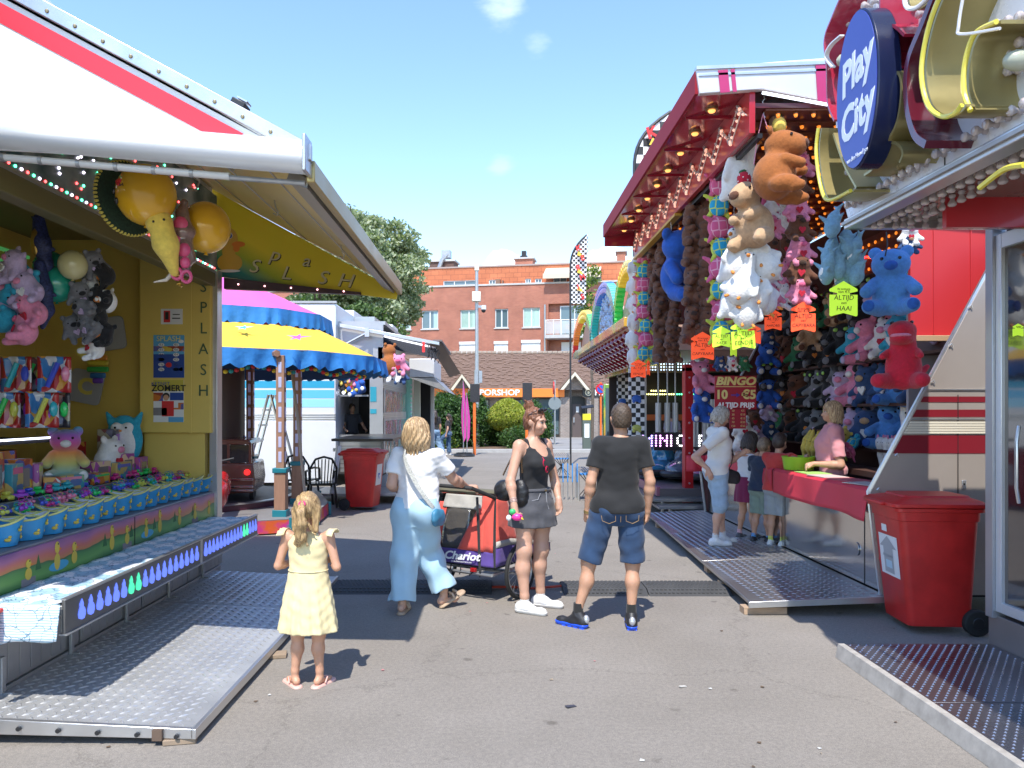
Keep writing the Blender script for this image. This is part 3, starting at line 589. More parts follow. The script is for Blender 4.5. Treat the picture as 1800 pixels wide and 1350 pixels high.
def checkmat(name,n,c2=(.02,.02,.022),axes=(0,2)):
 m=mat(name,(.78,.78,.78),.6); nt,b=nodes(m); N=nt.nodes.new; L=nt.links.new
 tc=N('ShaderNodeTexCoord'); sp=N('ShaderNodeSeparateXYZ'); L(tc.outputs['Object'],sp.inputs[0]); cb=N('ShaderNodeCombineXYZ'); L(sp.outputs[axes[0]],cb.inputs[0]); L(sp.outputs[axes[1]],cb.inputs[1]); cb.inputs[2].default_value=.01
 ad=N('ShaderNodeVectorMath'); ad.operation='ADD'; ad.inputs[1].default_value=(50,50,0); L(cb.outputs[0],ad.inputs[0])
 c=N('ShaderNodeTexChecker'); c.inputs['Scale'].default_value=n; c.inputs[1].default_value=(.78,.78,.78,1); c.inputs[2].default_value=(*c2,1); L(ad.outputs[0],c.inputs[0]); L(c.outputs[0],b.inputs['Base Color']); return m
def feather(name,label,px0,px1,ptop,pbot,Y_,n,pole_down):
 s=thing(name,label,'flag',(X(px0,Y_),Y_,0)); w_=X(px1,Y_)-X(px0,Y_); zt_=Z(ptop,Y_); zb=Z(pbot,Y_); h=zt_-zb
 pts=[];N_=16
 for i in range(N_+1):
  t=i/N_; z=zb+h*t; xl_=w_*.97*max(0,(t-.5)/.5)**2.6; pts.append((xl_,z))
 vs=[];fs=[]; K=5
 for i,(xl_,z) in enumerate(pts):
  for k in range(K+1):
   u=k/K; x=lerp(xl_,w_*(1-.12*(1-i/N_)),u); vs.append((x,.05*math.sin(u*5+i*.5)*u,z-(.1*h*u if i==0 else 0)*0+ .02*math.sin(u*4)))
 for i in range(N_):
  for k in range(K): a=i*(K+1)+k; fs.append((a,a+1,a+K+2,a+K+1))
 MB().add(vs,fs).build('flag_cloth',checkmat(name+'_checks',n),s)
 MB().tube([(0,0,pole_down)]+[(x-.01,0,z) for x,z in pts],.03,6).build('pole',black,s)
 rd=mat('flag_red_print',(.6,.03,.03),.6); yl=mat('flag_yellow_print',(.75,.5,.05),.6)
 for i,ch in enumerate('KERMIS'[::-1]): text(ch,w_*.42,rd,s,(X(px0,Y_)+w_*(.68-.25*(i%2)),Y_-.09,zb+h*(.1+.14*i)),(R(90),R(-15),0),.01,bold=.01,name='flag_lettering')
 for i in range(3): MB().prism([(w_*.35,-.09,zb+h*(.2+.25*i)),(w_*.75,-.09,zb+h*(.17+.25*i)),(w_*.45,-.09,zb+h*(.26+.25*i))],(0,.01,0)).build('flag_motif',yl,s)
feather('short_checkered_flag','short checkered feather flag with red letters and a black pole, before the brick block',1003,1033,413,535,24,14,0)
feather('tall_checkered_flag','tall checkered feather flag rising behind the crimson bingo canopy',1116,1182,196,400,14,6.6,2.6)
# ================= left stall (duck fishing)
alu=mat('brushed_aluminium',(.62,.62,.62),.33,.85,var=.08,vsc=4); alu_d=mat('dull_aluminium',(.40,.40,.40),.45,.7,var=.15,vsc=3,ani=(3,.6,1))
yel=mat('yellow_panel',(.68,.50,.12),.5,var=.06,vsc=2); yel2=mat('yellow_back_panel',(.60,.42,.09),.5,var=.08,vsc=2)
wht=mat('white_panel',(.86,.87,.88),.35,dirt=.05,vsc=2); rstripe=mat('red_stripe',(.75,.03,.05),.4)
brz=mat('bronze_trim',(.3,.22,.1),.4,.6,var=.15,vsc=6)
st=thing('duck_game_stall','yellow duck fishing stall with a white gable roof, red stripe and SPLASH lettering','fair stall',(-2.75,5.8,0))
YN,YF=4.05,7.95; XE=-.97; ZE=2.95
def slope(x): return ZE+ (x-XE)*-.54          # awning height over x
# --- trailer base wall with hatches
ZS=.5
base=MB().bb(-5,-2.76,3.2,7.72,.05,.9).build('trailer_body',mat('trailer_grey',(.25,.25,.26),.5,.5,var=.12,vsc=3),st,w=True,bev=.01)
for i in range(5):
 y0=3.3+i*.9
 h=MB().bb(-2.76,-2.735,y0+.01,y0+.88,.16,.52).build('hatch',alu_d,st,w=True,bev=.004)
 for k in range(8): MB().bb(-2.735,-2.73,y0+.03+k*.106,y0+.03+k*.106+.1,.18,.5).build('hatch_plank',alu_d,h,w=True,bev=.002)
boxo('lower_rail',alu_d,st,-2.77,-2.72,3.2,7.7,.09,.155,.004)
for y in (4.25,4.95,5.7,6.45,7.2):
 l=MB().bb(-2.72,-2.70,y-.018,y+.018,.12,.34).bb(-2.70,-2.65,y-.014,y+.014,.13,.145).build('latch',alu_d,st,w=True,bev=.004)
for x in (-4.2,): 
 MB().cyl((x,7.0,.3),(x+.25,7.0,.3),.3,.3,24).build('wheel',black,st,w=True)
# --- LED shelf
boxo('shelf_board',alu_d,st,-2.77,-2.3,4.11,7.48,.60,.655,.003)
panel=boxo('shelf_front_panel',mat('shelf_panel_grey',(.13,.125,.12),.35,.3),st,-2.305,-2.285,4.11,7.48,.505,.685,.003)
boxo('panel_joint',alu,st,-2.286,-2.28,6.02,6.05,.505,.685)
boxo('panel_lip',alu,st,-2.32,-2.275,4.11,7.48,.495,.505)
boxo('panel_lip',alu,st,-2.31,-2.28,4.11,7.48,.685,.692)
blue_led=mat('blue_duck_lamp',(.1,.15,.8),.4,emis=(.16,.25,1),es=.5); green_led=mat('green_duck_lamp',(.05,.6,.3),.4,emis=(.08,.8,.4),es=.55)
def duckshape(s=1):
 p=[(0,-.5),(.22,-.48),(.32,-.32),(.34,-.15),(.25,.02),(.13,.12),(.16,.2),(.13,.3),(.02,.5),(-.08,.36),(-.17,.28),(-.14,.14),(-.22,0),(-.3,-.2),(-.24,-.4)]
 return [(a*s,b*s) for a,b in p]
dl=MB().prism([(0,a,b) for a,b in duckshape(.115)],(.006,0,0)).mesh('duck_lamp',blue_led,smooth=False); dl2=MB().prism([(0,a,b) for a,b in duckshape(.115)],(.006,0,0)).mesh('duck_lamp',green_led,smooth=False)
ys=[4.27+ i*.098 for i in range(18)]+[6.12+i*.086 for i in range(16)]
for i,y in enumerate(ys): link('duck_lamp',dl2 if i in (6,7,29,30) else dl,panel,wm(panel).inverted()@Vector((-2.285,y,.598)))
# oil cloth on the shelf: striped with ink drawings
def clothmat(name,a,bb,sc=26):
 m=mat(name,a,.5); nt,b=nodes(m); N=nt.nodes.new; L=nt.links.new; tc=N('ShaderNodeTexCoord'); sp=N('ShaderNodeSeparateXYZ'); L(tc.outputs['Object'],sp.inputs[0])
 n=N('ShaderNodeTexNoise'); n.inputs['Scale'].default_value=5; n.inputs['Detail'].default_value=5; L(tc.outputs['Object'],n.inputs['Vector'])
 w=N('ShaderNodeTexWave'); w.bands_direction='Z' if sc>20 else 'DIAGONAL'; w.inputs['Scale'].default_value=sc*.9; w.inputs['Distortion'].default_value=1.2; L(tc.outputs['Object'],w.inputs['Vector'])
 r=N('ShaderNodeValToRGB'); e=r.color_ramp.elements; e[0].position=.35; e[1].position=.5; e[0].color=(*a,1); e[1].color=(*bb,1); L(w.outputs[0],r.inputs[0])
 v=N('ShaderNodeTexVoronoi'); v.feature='DISTANCE_TO_EDGE'; v.inputs['Scale'].default_value=13; wv=N('ShaderNodeVectorMath'); wv.operation='MULTIPLY_ADD'; L(n.outputs['Color'],wv.inputs[0]); wv.inputs[1].default_value=(.25,.25,.25); L(tc.outputs['Object'],wv.inputs[2]); L(wv.outputs[0],v.inputs['Vector'])
 r2=N('ShaderNodeValToRGB'); r2.color_ramp.elements[0].position=.015; r2.color_ramp.elements[1].position=.035; r2.color_ramp.elements[0].color=(.3,.36,.42,1); r2.color_ramp.elements[1].color=(1,1,1,1); L(v.outputs['Distance'],r2.inputs[0])
 x=N('ShaderNodeMix'); x.data_type='RGBA'; x.blend_type='MULTIPLY'; x.inputs[0].default_value=1; L(r.outputs[0],x.inputs[6]); L(r2.outputs[0],x.inputs[7]); L(x.outputs[2],b.inputs['Base Color']); return m
cl=clothmat('striped_oilcloth',(.80,.82,.84),(.36,.55,.66))
def sheet(name,fn,nu,nv,m,parent,th=.003,w=True):
 vs=[fn(i/nu,j/nv) for i in range(nu+1) for j in range(nv+1)]; fs=[(i*(nv+1)+j,i*(nv+1)+j+1,(i+1)*(nv+1)+j+1,(i+1)*(nv+1)+j) for i in range(nu) for j in range(nv)]
 o=MB().add(vs,fs).build(name,m,parent,w=w,recalc=False); 
 if th: sm=o.modifiers.new('solid','SOLIDIFY'); sm.thickness=th
 return o
rn=random.Random(3)
def wr(u,v,a=.006): return a*(math.sin(u*90+v*7)+math.sin(u*37-v*13+1.3)+math.sin(v*21+u*130))*.5
sheet('table_cloth',lambda u,v:(lerp(-2.745,-2.315,v),lerp(4.09,7.47,u),.668+wr(u,v,.005)),90,10,cl,st)
def flap(u,v):
 x=lerp(-2.76,-2.30,u); d=v*(.22+.012*math.sin(u*9)-.04*u); return (x,4.088-.03*v-.008*math.sin(u*14)*v,.668-d)
sheet('cloth_flap',flap,24,8,cl,st)
clip=thing('red_clamp','red hand clamp gripping the striped cloth at the near end of the shelf','clamp',(-2.62,4.02,.4))
MB().box((0,0,.14),(.045,.03,.2)).box((0,.04,.24),(.04,.12,.02)).build('jaw',mat('red_plastic',(.7,.03,.02),.4),clip,bev=.004); MB().box((0,0,.0),(.042,.03,.08)).build('handle',black,clip,bev=.004)
# --- mural strip
def mural():
 m=mat('mural_print',(.4,.3,.3),.3); nt,b=nodes(m); N=nt.nodes.new; L=nt.links.new; tc=N('ShaderNodeTexCoord'); sp=N('ShaderNodeSeparateXYZ'); L(tc.outputs['Object'],sp.inputs[0])
 n=N('ShaderNodeTexNoise'); n.inputs['Scale'].default_value=2.2; n.inputs['Detail'].default_value=2; L(tc.outputs['Object'],n.inputs['Vector'])
 a=N('ShaderNodeMath'); a.operation='MULTIPLY_ADD'; L(n.outputs[0],a.inputs[0]); a.inputs[1].default_value=.14; a.inputs[2].default_value=-.07
 z=N('ShaderNodeMath'); z.operation='ADD'; L(sp.outputs[2],z.inputs[0]); L(a.outputs[0],z.inputs[1])
 mr_=N('ShaderNodeMapRange'); mr_.inputs[1].default_value=.66; mr_.inputs[2].default_value=.90; L(z.outputs[0],mr_.inputs[0])
 r=N('ShaderNodeValToRGB'); e=r.color_ramp.elements; e[0].position=0; e[0].color=(.05,.16,.04,1); e[1].position=1; e[1].color=(.13,.06,.2,1)
 for p,c in ((.22,(.14,.32,.06)),(.42,(.09,.24,.05)),(.50,(.05,.13,.04)),(.52,(.52,.2,.06)),(.66,(.52,.14,.10)),(.82,(.34,.12,.24))): q=e.new(p); q.color=(*c,1)
 L(mr_.outputs[0],r.inputs[0]); L(r.outputs[0],b.inputs['Base Color']); return m
mu=boxo('mural_panel',mural(),st,-2.80,-2.748,3.2,7.62,.66,.885,.002); boxo('mural_joint',black,st,-2.750,-2.745,5.9,5.908,.66,.885)
dy=mat('duck_yellow_print',(.62,.45,.06),.5); dor=mat('duck_orange_print',(.7,.2,.02),.5); pb=mat('pond_blue_print',(.06,.35,.5),.3); tre=mat('tree_green_print',(.04,.14,.04),.5); rock=mat('rock_grey_print',(.22,.2,.2),.7)
for i,(y,h) in enumerate([(4.0,.15),(4.55,.13),(4.85,.19),(5.05,.15),(5.55,.19),(5.78,.15),(6.1,.16),(6.35,.2),(6.75,.17),(7.1,.16),(7.45,.14)]):
 d=MB(); d.prism([(0,y+.03*math.cos(t)*1.1,.70+h*.25+h*.28*math.sin(t)) for t in np.linspace(0,6.28,13)[:-1]],(.002,0,0)); d.prism([(0,y+.025*math.cos(t),.70+h*.72+h*.2*math.sin(t)) for t in np.linspace(0,6.28,13)[:-1]],(.003,0,0))
 d.cm=1; d.prism([(0,y+.02,.70+h*.70),(0,y+.05,.70+h*.66),(0,y+.02,.70+h*.6)],(.004,0,0)); d.cm=2; d.prism([(0,y+.004,.70+h*.80),(0,y+.014,.70+h*.80),(0,y+.014,.70+h*.86),(0,y+.004,.70+h*.86)],(.004,0,0))
 if i in (2,6): d.cm=3; d.prism([(0,y+.02+.11*math.cos(t),.72+.032*math.sin(t)) for t in np.linspace(0,6.28,17)[:-1]],(.0015,0,0))
 if i in (1,5,9): d.cm=4; d.bb(0,.0015,y-.07,y+.07,.665,.71)
 d.build('duck_print',[dy,dor,black,pb,rock],mu,w=False,smooth=False).location=wm(mu).inverted()@Vector((-2.7475,0,0))
for i in range(9):
 y=4.25+i*.4; MB().prism([(0,y-.03,.74),(0,y+.03,.74),(0,y,.83)],(.0012,0,0)).build('pine_print',tre,mu,smooth=False).location=wm(mu).inverted()@Vector((-2.7475,0,0))
# --- counter with dark wave cloth
wave=clothmat('dark_wave_cloth',(.06,.10,.13),(.25,.38,.45),18)
MB().bb(-3.35,-2.76,3.2,7.62,.80,.885).build('counter',alu_d,st,w=True)
sheet('counter_cloth',lambda u,v:(lerp(-3.2,-2.775,v),lerp(3.6,7.6,u),.895+wr(u,v,.005)),90,8,wave,st)
boxo('back_ledge',mat('sky_print_panel',(.12,.17,.2),.3,var=.3,vsc=3),st,-3.24,-3.2,3.2,7.55,.885,1.09,.003)
boxo('prize_shelf',dark,st,-4.5,-3.24,3.2,7.55,1.02,1.08)
boxo('upper_prize_shelf',dark,st,-4.55,-3.67,3.2,6.4,1.44,1.48); boxo('shelf_strip_lamp',mat('strip_lamp',(.8,.8,.9),.4,emis=(.75,.8,1),es=2.2),st,-3.67,-3.655,3.9,6.36,1.47,1.485)
# --- walls of the booth
boxo('back_wall',yel2,st,-4.65,-4.6,3.2,7.8,.9,4.3); e=boxo('end_wall',yel2,st,-4.6,-2.82,7.74,7.79,.9,3.45)
col=boxo('end_column',yel,st,-3.47,-2.765,7.55,7.70,1.48,3.20,.012); boxo('column_fold',yel,st,-2.98,-2.955,7.545,7.56,1.48,3.2)
boxo('corner_post',alu,st,-2.80,-2.72,7.6,7.74,.5,3.1,.006)
boxo('lower_end_panel',yel,st,-3.45,-2.85,7.62,7.70,.9,1.48)
for i,ch in enumerate('SPLASH'):
 text(ch,.155,mat('dark_green_print',(.07,.12,.06),.5),col,(X(358,7.55),7.542,Z([507,549,592,614,650,687][i] if 0 else 505+36.5*i,7.55)),FCAM,.003,sx=.95,name='column_letter')
def poster(name,parent,y,px0,px1,py0,py1,base,shapes,tone=None):
 pn=MB().bb(X(px0,y),X(px1,y),y-.004,y,Z(py1,y),Z(py0,y)).build(name,base,parent,w=True)
 x0,x1,z0,z1=X(px0,y),X(px1,y),Z(py1,y),Z(py0,y); mats=[];m=MB()
 for i,(kind,a,b,c,d,mt) in enumerate(shapes):
  if mt not in mats: mats.append(mt)
  m.cm=mats.index(mt); off=.0008*(i%4+1)
  if kind=='b': m.quad((lerp(x0,x1,a),y-.004-off,lerp(z0,z1,c)),(lerp(x0,x1,b),y-.004-off,lerp(z0,z1,c)),(lerp(x0,x1,b),y-.004-off,lerp(z0,z1,d)),(lerp(x0,x1,a),y-.004-off,lerp(z0,z1,d)))
  else: m.add([(lerp(x0,x1,a)+c*(x1-x0)*math.cos(t),y-.004-off,lerp(z0,z1,b)+d*(z1-z0)*math.sin(t)) for t in np.linspace(0,6.28,17)[:-1]],[tuple(range(16))])
 m.build('print',mats,pn,w=True,smooth=False,recalc=False); return pn
wp=mat('paper_white',(.7,.7,.7),.6); red=mat('red_print',(.6,.03,.03),.5); skyb=mat('print_sky_blue',(.1,.35,.6),.5); deep=mat('print_deep_blue',(.02,.06,.28),.5); orn=mat('print_orange',(.7,.25,.05),.5); blk=mat('print_black',(.02,.02,.02),.5); skin_p=mat('print_skin',(.5,.28,.18),.6); grn=mat('print_green',(.08,.3,.08),.5)
yc=7.548
poster('payment_notice',col,yc,283,321,543,570,wp,[('b',.13,.43,.12,.88,red),('b',.2,.36,.3,.8,blk),('b',.52,.9,.35,.42,blk),('b',.55,.88,.6,.66,blk)])
sh=[('b',0,1,.62,.74,orn),('b',0,1,.0,.55,deep)]+[('e',.26,.77-.115*i,.1,.042,wp) for i in range(6)]+[('e',.74,.77-.115*i,.1,.042,wp) for i in range(6)]+[('e',.5,.66,.12,.05,dy),('e',.5,.3,.1,.06,red),('e',.12,.12,.08,.05,orn),('e',.9,.2,.06,.05,dy),('e',.9,.85,.09,.04,wp)]
pp=poster('price_poster',col,yc,270,324,589,664,skyb,sh); text('SPLASH',.072,mat('poster_yellow',(.75,.65,.15),.5),pp,(X(297,yc),yc-.009,Z(596,yc)),FCAM,.001,sx=1,name='poster_lettering')
for i,(a,b) in enumerate([('€3','€5'),('€5','€6'),('€4','€4'),('10p','€2'),('15p','€5'),('20p','€9')]):
 for q,xx in ((a,284),(b,310)): text(q,.03,blk,pp,(X(xx,yc),yc-.009,lerp(Z(664,yc),Z(589,yc),.77-.115*i)),FCAM,.0005,name='poster_lettering')
sh=[('b',0,1,.74,1,mat('poster_backing_yellow',(.5,.42,.06),.5)),('b',0,.32,.5,.7,orn),('b',.55,1,.52,.7,deep),('b',0,.45,.16,.34,rock),('b',.6,1,.3,.46,orn),('e',.42,.62,.12,.08,blk),('e',.42,.58,.09,.07,skin_p),('b',.28,.68,.14,.5,red),('b',.15,.3,.34,.46,wp),('b',.66,.82,.34,.48,wp),('b',0,.5,0,.07,wp),('b',.5,1,0,.12,skyb)]
pp=poster('event_poster',col,yc,270,323,668,742,wp,sh)
text('KETNET',.05,deep,pp,(X(283,yc),yc-.009,Z(675,yc)),FCAM,.0005,name='poster_lettering'); text('ZOMERT',.085,blk,pp,(X(297,yc),yc-.009,Z(683,yc)),FCAM,.0005,name='poster_lettering',bold=.002)
# C plates on the end wall
gp=mat('grey_plate',(.33,.33,.34),.4)
for px,py,a,ch in ((152,680,-12,'C'),(192,587,8,'')):
 y=7.70; c=Vector((X(px,y),y,Z(py,y))); w_=.165; pts=[]
 for qx,qz in ((1,1),(-1,1),(-1,-1),(1,-1)):
  for t in np.linspace(0,90,5): 
   t0={(1,1):0,(-1,1):90,(-1,-1):180,(1,-1):270}[(qx,qz)]+t; pts.append((qx*(w_-.05)+.05*math.cos(R(t0)),qz*(w_-.05)+.05*math.sin(R(t0))))
 ca,sa=math.cos(R(a)),math.sin(R(a)); pl=MB().prism([(c.x+u*ca-v*sa,y+.0,c.z+u*sa+v*ca) for u,v in pts],(0,-.02,0)).build('wall_plate',gp,st,w=True,bev=.004)
 if ch: text(ch,.22,mat('plate_yellow',(.6,.5,.1),.5),pl,(c.x,y-.022,c.z),(R(90),R(-a),0),.004,bold=.008)
# --- fascia sky panel with led dots, beam
skyp=mat('sky_print',(.06,.12,.16),.35); nt,b=nodes(skyp); N=nt.nodes.new; L=nt.links.new; tc=N('ShaderNodeTexCoord'); n=N('ShaderNodeTexNoise'); n.inputs['Scale'].default_value=3; n.inputs['Detail'].default_value=5; L(tc.outputs['Object'],n.inputs['Vector']); r=N('ShaderNodeValToRGB'); r.color_ramp.elements[0].position=.42; r.color_ramp.elements[1].position=.66; r.color_ramp.elements[0].color=(.025,.08,.11,1); r.color_ramp.elements[1].color=(.32,.38,.40,1); L(n.outputs[0],r.inputs[0]); L(r.outputs[0],b.inputs['Base Color'])
fp=boxo('sky_fascia',skyp,st,-2.80,-2.76,3.3,7.7,3.08,3.85); boxo('fascia_beam',mat('olive_beam',(.16,.14,.06),.45,.2),st,-2.86,-2.74,3.2,7.75,2.93,3.075,.004); boxo('beam_strip',alu_d,st,-2.745,-2.73,3.2,7.7,3.06,3.085)
for cname,cc in (('red',(1,.08,.08)),('green',(.1,1,.5)),('white',(.9,.8,1))):
 m=MB(); q=rn
 for i in range(58):
  y=4.2+i*.06
  if (i%3)==('red','green','white').index(cname): m.ball((-2.757,y,3.115),.0095,6)
 for i in range(34):
  m.ball((-2.757,4.1+q.random()*3.5,3.17+q.random()*.62),.0095,6)
 tag(m.build('led_dots',mat('led_'+cname,cc,.4,emis=cc,es=3.2),fp,w=True),kind='stuff')
for i,px in enumerate((395,472,545)): 
 boxo('wall_tube_lamp',mat('green_tube',(.1,.35,.1),.3,emis=(.1,.5,.15),es=.18),st,-4.6,-4.575,3.4,7.6,2.98+i*.11,3.01+i*.11)
boxo('ceiling',mat('stall_ceiling',(.16,.12,.04),.6),st,-4.6,-2.86,3.2,7.74,3.42,3.46)
# trailer roof behind
boxo('roof_box',wht,st,-5,-2.86,3.2,7.85,3.85,4.35)
boxo('near_end_wall',wht,st,-5,-2.9,3.14,3.2,.4,4.3)
# --- awning
un=mat('awning_underside',(.72,.55,.22),.35,.0,var=.08,vsc=2); x0=-3.0
MB().prism([(x0,YN,slope(x0)),(XE,YN,ZE),(XE,YN,ZE+.04),(x0,YN,slope(x0)+.04)],(0,YF-YN,0)).build('awning_panel',[un],st,w=True)
MB().prism([(x0,YN-.03,slope(x0)+.05),(XE+.02,YN-.03,ZE+.045),(XE+.02,YN-.03,ZE+.075),(x0,YN-.03,slope(x0)+.08)],(0,YF-YN+.06,0)).build('awning_top',wht,st,w=True)
# outer edge rail, gold trim
MB().bb(XE-.01,XE+.035,YN,YF+.02,ZE-.045,ZE+.07).build('awning_edge_rail',mat('gold_trim',(.5,.38,.16),.35,.6,var=.1,vsc=4),st,w=True,bev=.006)
MB().prism([(XE-.12,YN+.1,ZE+.06),(XE-.02,YN+.1,ZE),(XE-.03,YN+.1,ZE-.05),(XE-.14,YN+.1,ZE-.0)],(0,YF-YN-.2,0)).build('awning_lamp_channel',alu_d,st,w=True)
for k in range(3): MB().tube([(-1.35-.55*k,YN+.1,slope(-1.35-.55*k)-.004),(-1.35-.55*k,YF-.1,slope(-1.35-.55*k)-.004)],.006,5).build('panel_seam',alu_d,st,w=True)
for x,y in ((-1.6,4.7),(-2.1,4.9),(-1.7,6.0),(-1.3,6.6)):
 z=slope(x); MB().tube([(x,y,z),(x+.01,y,z-.06),(x+.03,y,z-.09),(x+.02,y,z-.12),(x-.01,y,z-.10)],.006,5).build('hook',alu,st,w=True)
# near gable
zb0=2.985
gx=-3.4
tri=[(gx,YN,zb0+.13),(XE-.05,YN,zb0),(XE-.02,YN,ZE+.06),(gx,YN,slope(gx)+.14)]
MB().prism(tri,(0,-.03,0)).build('gable_panel',wht,st,w=True)
def band(x0,x1,o0,o1,yy,th): # strip parallel to the slope, offsets below the top edge
 T=lambda x,o:(x,yy,slope(x)+.14-o)
 return MB().prism([T(x0,o1),T(x1,o1),T(x1,o0),T(x0,o0)],(0,-th,0))
band(gx,XE+.03,-.01,.075,YN-.03,.035).build('gable_trim',alu,st,w=True,bev=.004)
MB().prism([(gx,YN-.032,slope(gx)+.14-.11),(-1.02-.55*.0-.0,YN-.032,0),(-1.02,YN-.032,0),(gx,YN-.032,0)] and [(gx,YN-.032,slope(gx)+.02),(-1.30,YN-.032,slope(-1.30)+.02),(-1.40,YN-.032,slope(-1.40)-.085+.0),(gx,YN-.032,slope(gx)-.09)],(0,-.003,0)).build('red_stripe',rstripe,st,w=True)
for i in range(16):
 x=-1.15-i*.145; MB().ball((x,YN-.068,slope(x)+.10),(.011,.006,.011),8).build('rivet',mat('brass_rivet',(.3,.24,.14),.4,.7),st,w=True)
gut=MB()
def gz(x): return 2.965+( XE-x)*.085
prof=[(-.0,.14),(-.06,.13),(-.095,.08),(-.10,.03),(-.07,-.015),(-.0,-.03)]
vs=[];
for x in (gx,XE+.0): vs+=[(x,YN-.03+a,gz(x)+b) for a,b in prof]
n=len(prof); gut.add(vs,[(i,i+1,n+i+1,n+i) for i in range(n-1)]+[tuple(range(n)),tuple(range(n,2*n))]); gut.build('gable_gutter',mat('satin_white_metal',(.72,.73,.74),.25,.25),st,w=True,ang=60)
MB().bb(XE-.0,XE+.02,YN-.14,YN,gz(XE)-.04,gz(XE)+.15).build('gutter_end_cap',alu,st,w=True,bev=.006)
MB().cyl((gx,YN+.02,gz(gx)-.06),(XE-.42,YN+.02,gz(XE-.42)-.06),.02,n=10).build('strip_tube',mat('milky_tube',(.6,.58,.56),.3),st,w=True)
for i in range(10): x=-1.6-i*.2; MB().cyl((x,YN+.02,gz(x)-.06),(x+.02,YN+.02,gz(x)-.06),.024,n=10).build('tube_clip',alu_d,st,w=True)
MB().cyl((XE-.42,YN+.02,gz(XE-.42)-.065),(XE-.02,YN+.02,gz(XE)-.06),.014,n=8).build('tube_end',alu_d,st,w=True)
fl=thing('roof_floodlight','small floodlight lying on the sloping white roof edge','floodlight',(-1.36,YN+.1,slope(-1.36)+.16)); MB().box((0,0,.03),(.08,.09,.03),rot=(0,R(28),0)).build('housing',black,fl,bev=.005); MB().box((.02,-.0,.05),(.06,.07,.008),rot=(0,R(28),0)).build('lens',alu,fl)
# far fascia with SPLASH lettering
def fasmat():
 m=mat('fascia_print',(.5,.45,.02),.4); nt,b=nodes(m); N=nt.nodes.new; L=nt.links.new; tc=N('ShaderNodeTexCoord'); sp=N('ShaderNodeSeparateXYZ'); L(tc.outputs['Object'],sp.inputs[0])
 a=N('ShaderNodeMath'); a.operation='MULTIPLY_ADD'; L(sp.outputs[2],a.inputs[0]); a.inputs[1].default_value=1.6; L(sp.outputs[0],a.inputs[2])
 q=N('ShaderNodeMapRange'); lo=0+1.6*3.0; q.inputs[1].default_value=lo+.05; q.inputs[2].default_value=lo+.95; L(a.outputs[0],q.inputs[0])
 r=N('ShaderNodeValToRGB'); e=r.color_ramp.elements; e[0].position=0; e[0].color=(.01,.09,.14,1); e[1].position=1; e[1].color=(.78,.62,.03,1)
 for p,c in ((.35,(.02,.22,.18)),(.65,(.36,.42,.02))): k=e.new(p); k.color=(*c,1)
 L(q.outputs[0],r.inputs[0]); L(r.outputs[0],b.inputs['Base Color']); return m
yf=YF-.03
ff=MB().prism([(-2.9,yf,3.095),(XE-.02,yf,ZE-.1),(XE+.0,yf,ZE-.02),(-2.9,yf,slope(-2.9))],(0,.03,0)).build('far_fascia',fasmat(),st,w=True)
ff.location=(0,0,0)
MB().prism([(-2.75,yf-.05,2.95),(-1.35,yf-.05,2.89),(-1.35,yf-.05,2.915),(-2.75,yf-.05,3.065)],(0,.07,0)).build('far_fascia_rail',mat('maroon_rail',(.06,.03,.04),.4),st,w=True)
for i in range(5): MB().ball((-2.6+i*.27,yf-.055,2.995-i*.018),.009,6).build('rail_lamp',mat('pink_led',(1,.4,.5),.4,emis=(1,.45,.5),es=3),st,w=True)
ink=mat('letter_black',(.03,.03,.015),.5); lgo=mat('letter_gold',(.62,.55,.3),.4)
for ch,px,py,a in (('S',446,469,-6),('p',483,448,-8),('L',503,481,-6),('a',538,459,-4),('S',566,489,-6),('H',606,494,-6)):
 sz=.175 if ch in 'a' else .195
 text(ch,sz,ink,ff,(X(px,yf)+.007,yf-.004,Z(py,yf)-.007),(R(90),R(-a),0),.003,shear=.25,sx=1.15); text(ch,sz,lgo,ff,(X(px,yf),yf-.008,Z(py,yf)),(R(90),R(-a),0),.004,shear=.25,sx=1.15)
dp=MB(); cx,cz=X(404,yf),Z(462,yf)
E=lambda cx,cz,rx,rz,o,n=18:dp.add([(cx+rx*math.cos(t),yf-o,cz+rz*math.sin(t)) for t in np.linspace(0,6.283,n+1)[:-1]],[tuple(range(n))])
E(cx,cz,.13,.1,.003); E(cx-.015,cz+.24,.1,.12,.004); E(cx-.01,cz+.12,.07,.1,.0035); dp.cm=1; E(cx+.09,cz+.19,.07,.03,.006); E(cx+.07,cz+.15,.035,.04,.0065); dp.cm=2; E(cx-.0,cz+.28,.03,.035,.008); dp.cm=3; E(cx+.005,cz+.275,.02,.024,.009); dp.cm=2; E(cx-.01,cz-.085,.12,.015,.0075)
dp.build('duck_print',[mat('duck_gold_print',(.6,.36,.05),.5),dor,wp,deep],ff,w=True,smooth=False,recalc=False)
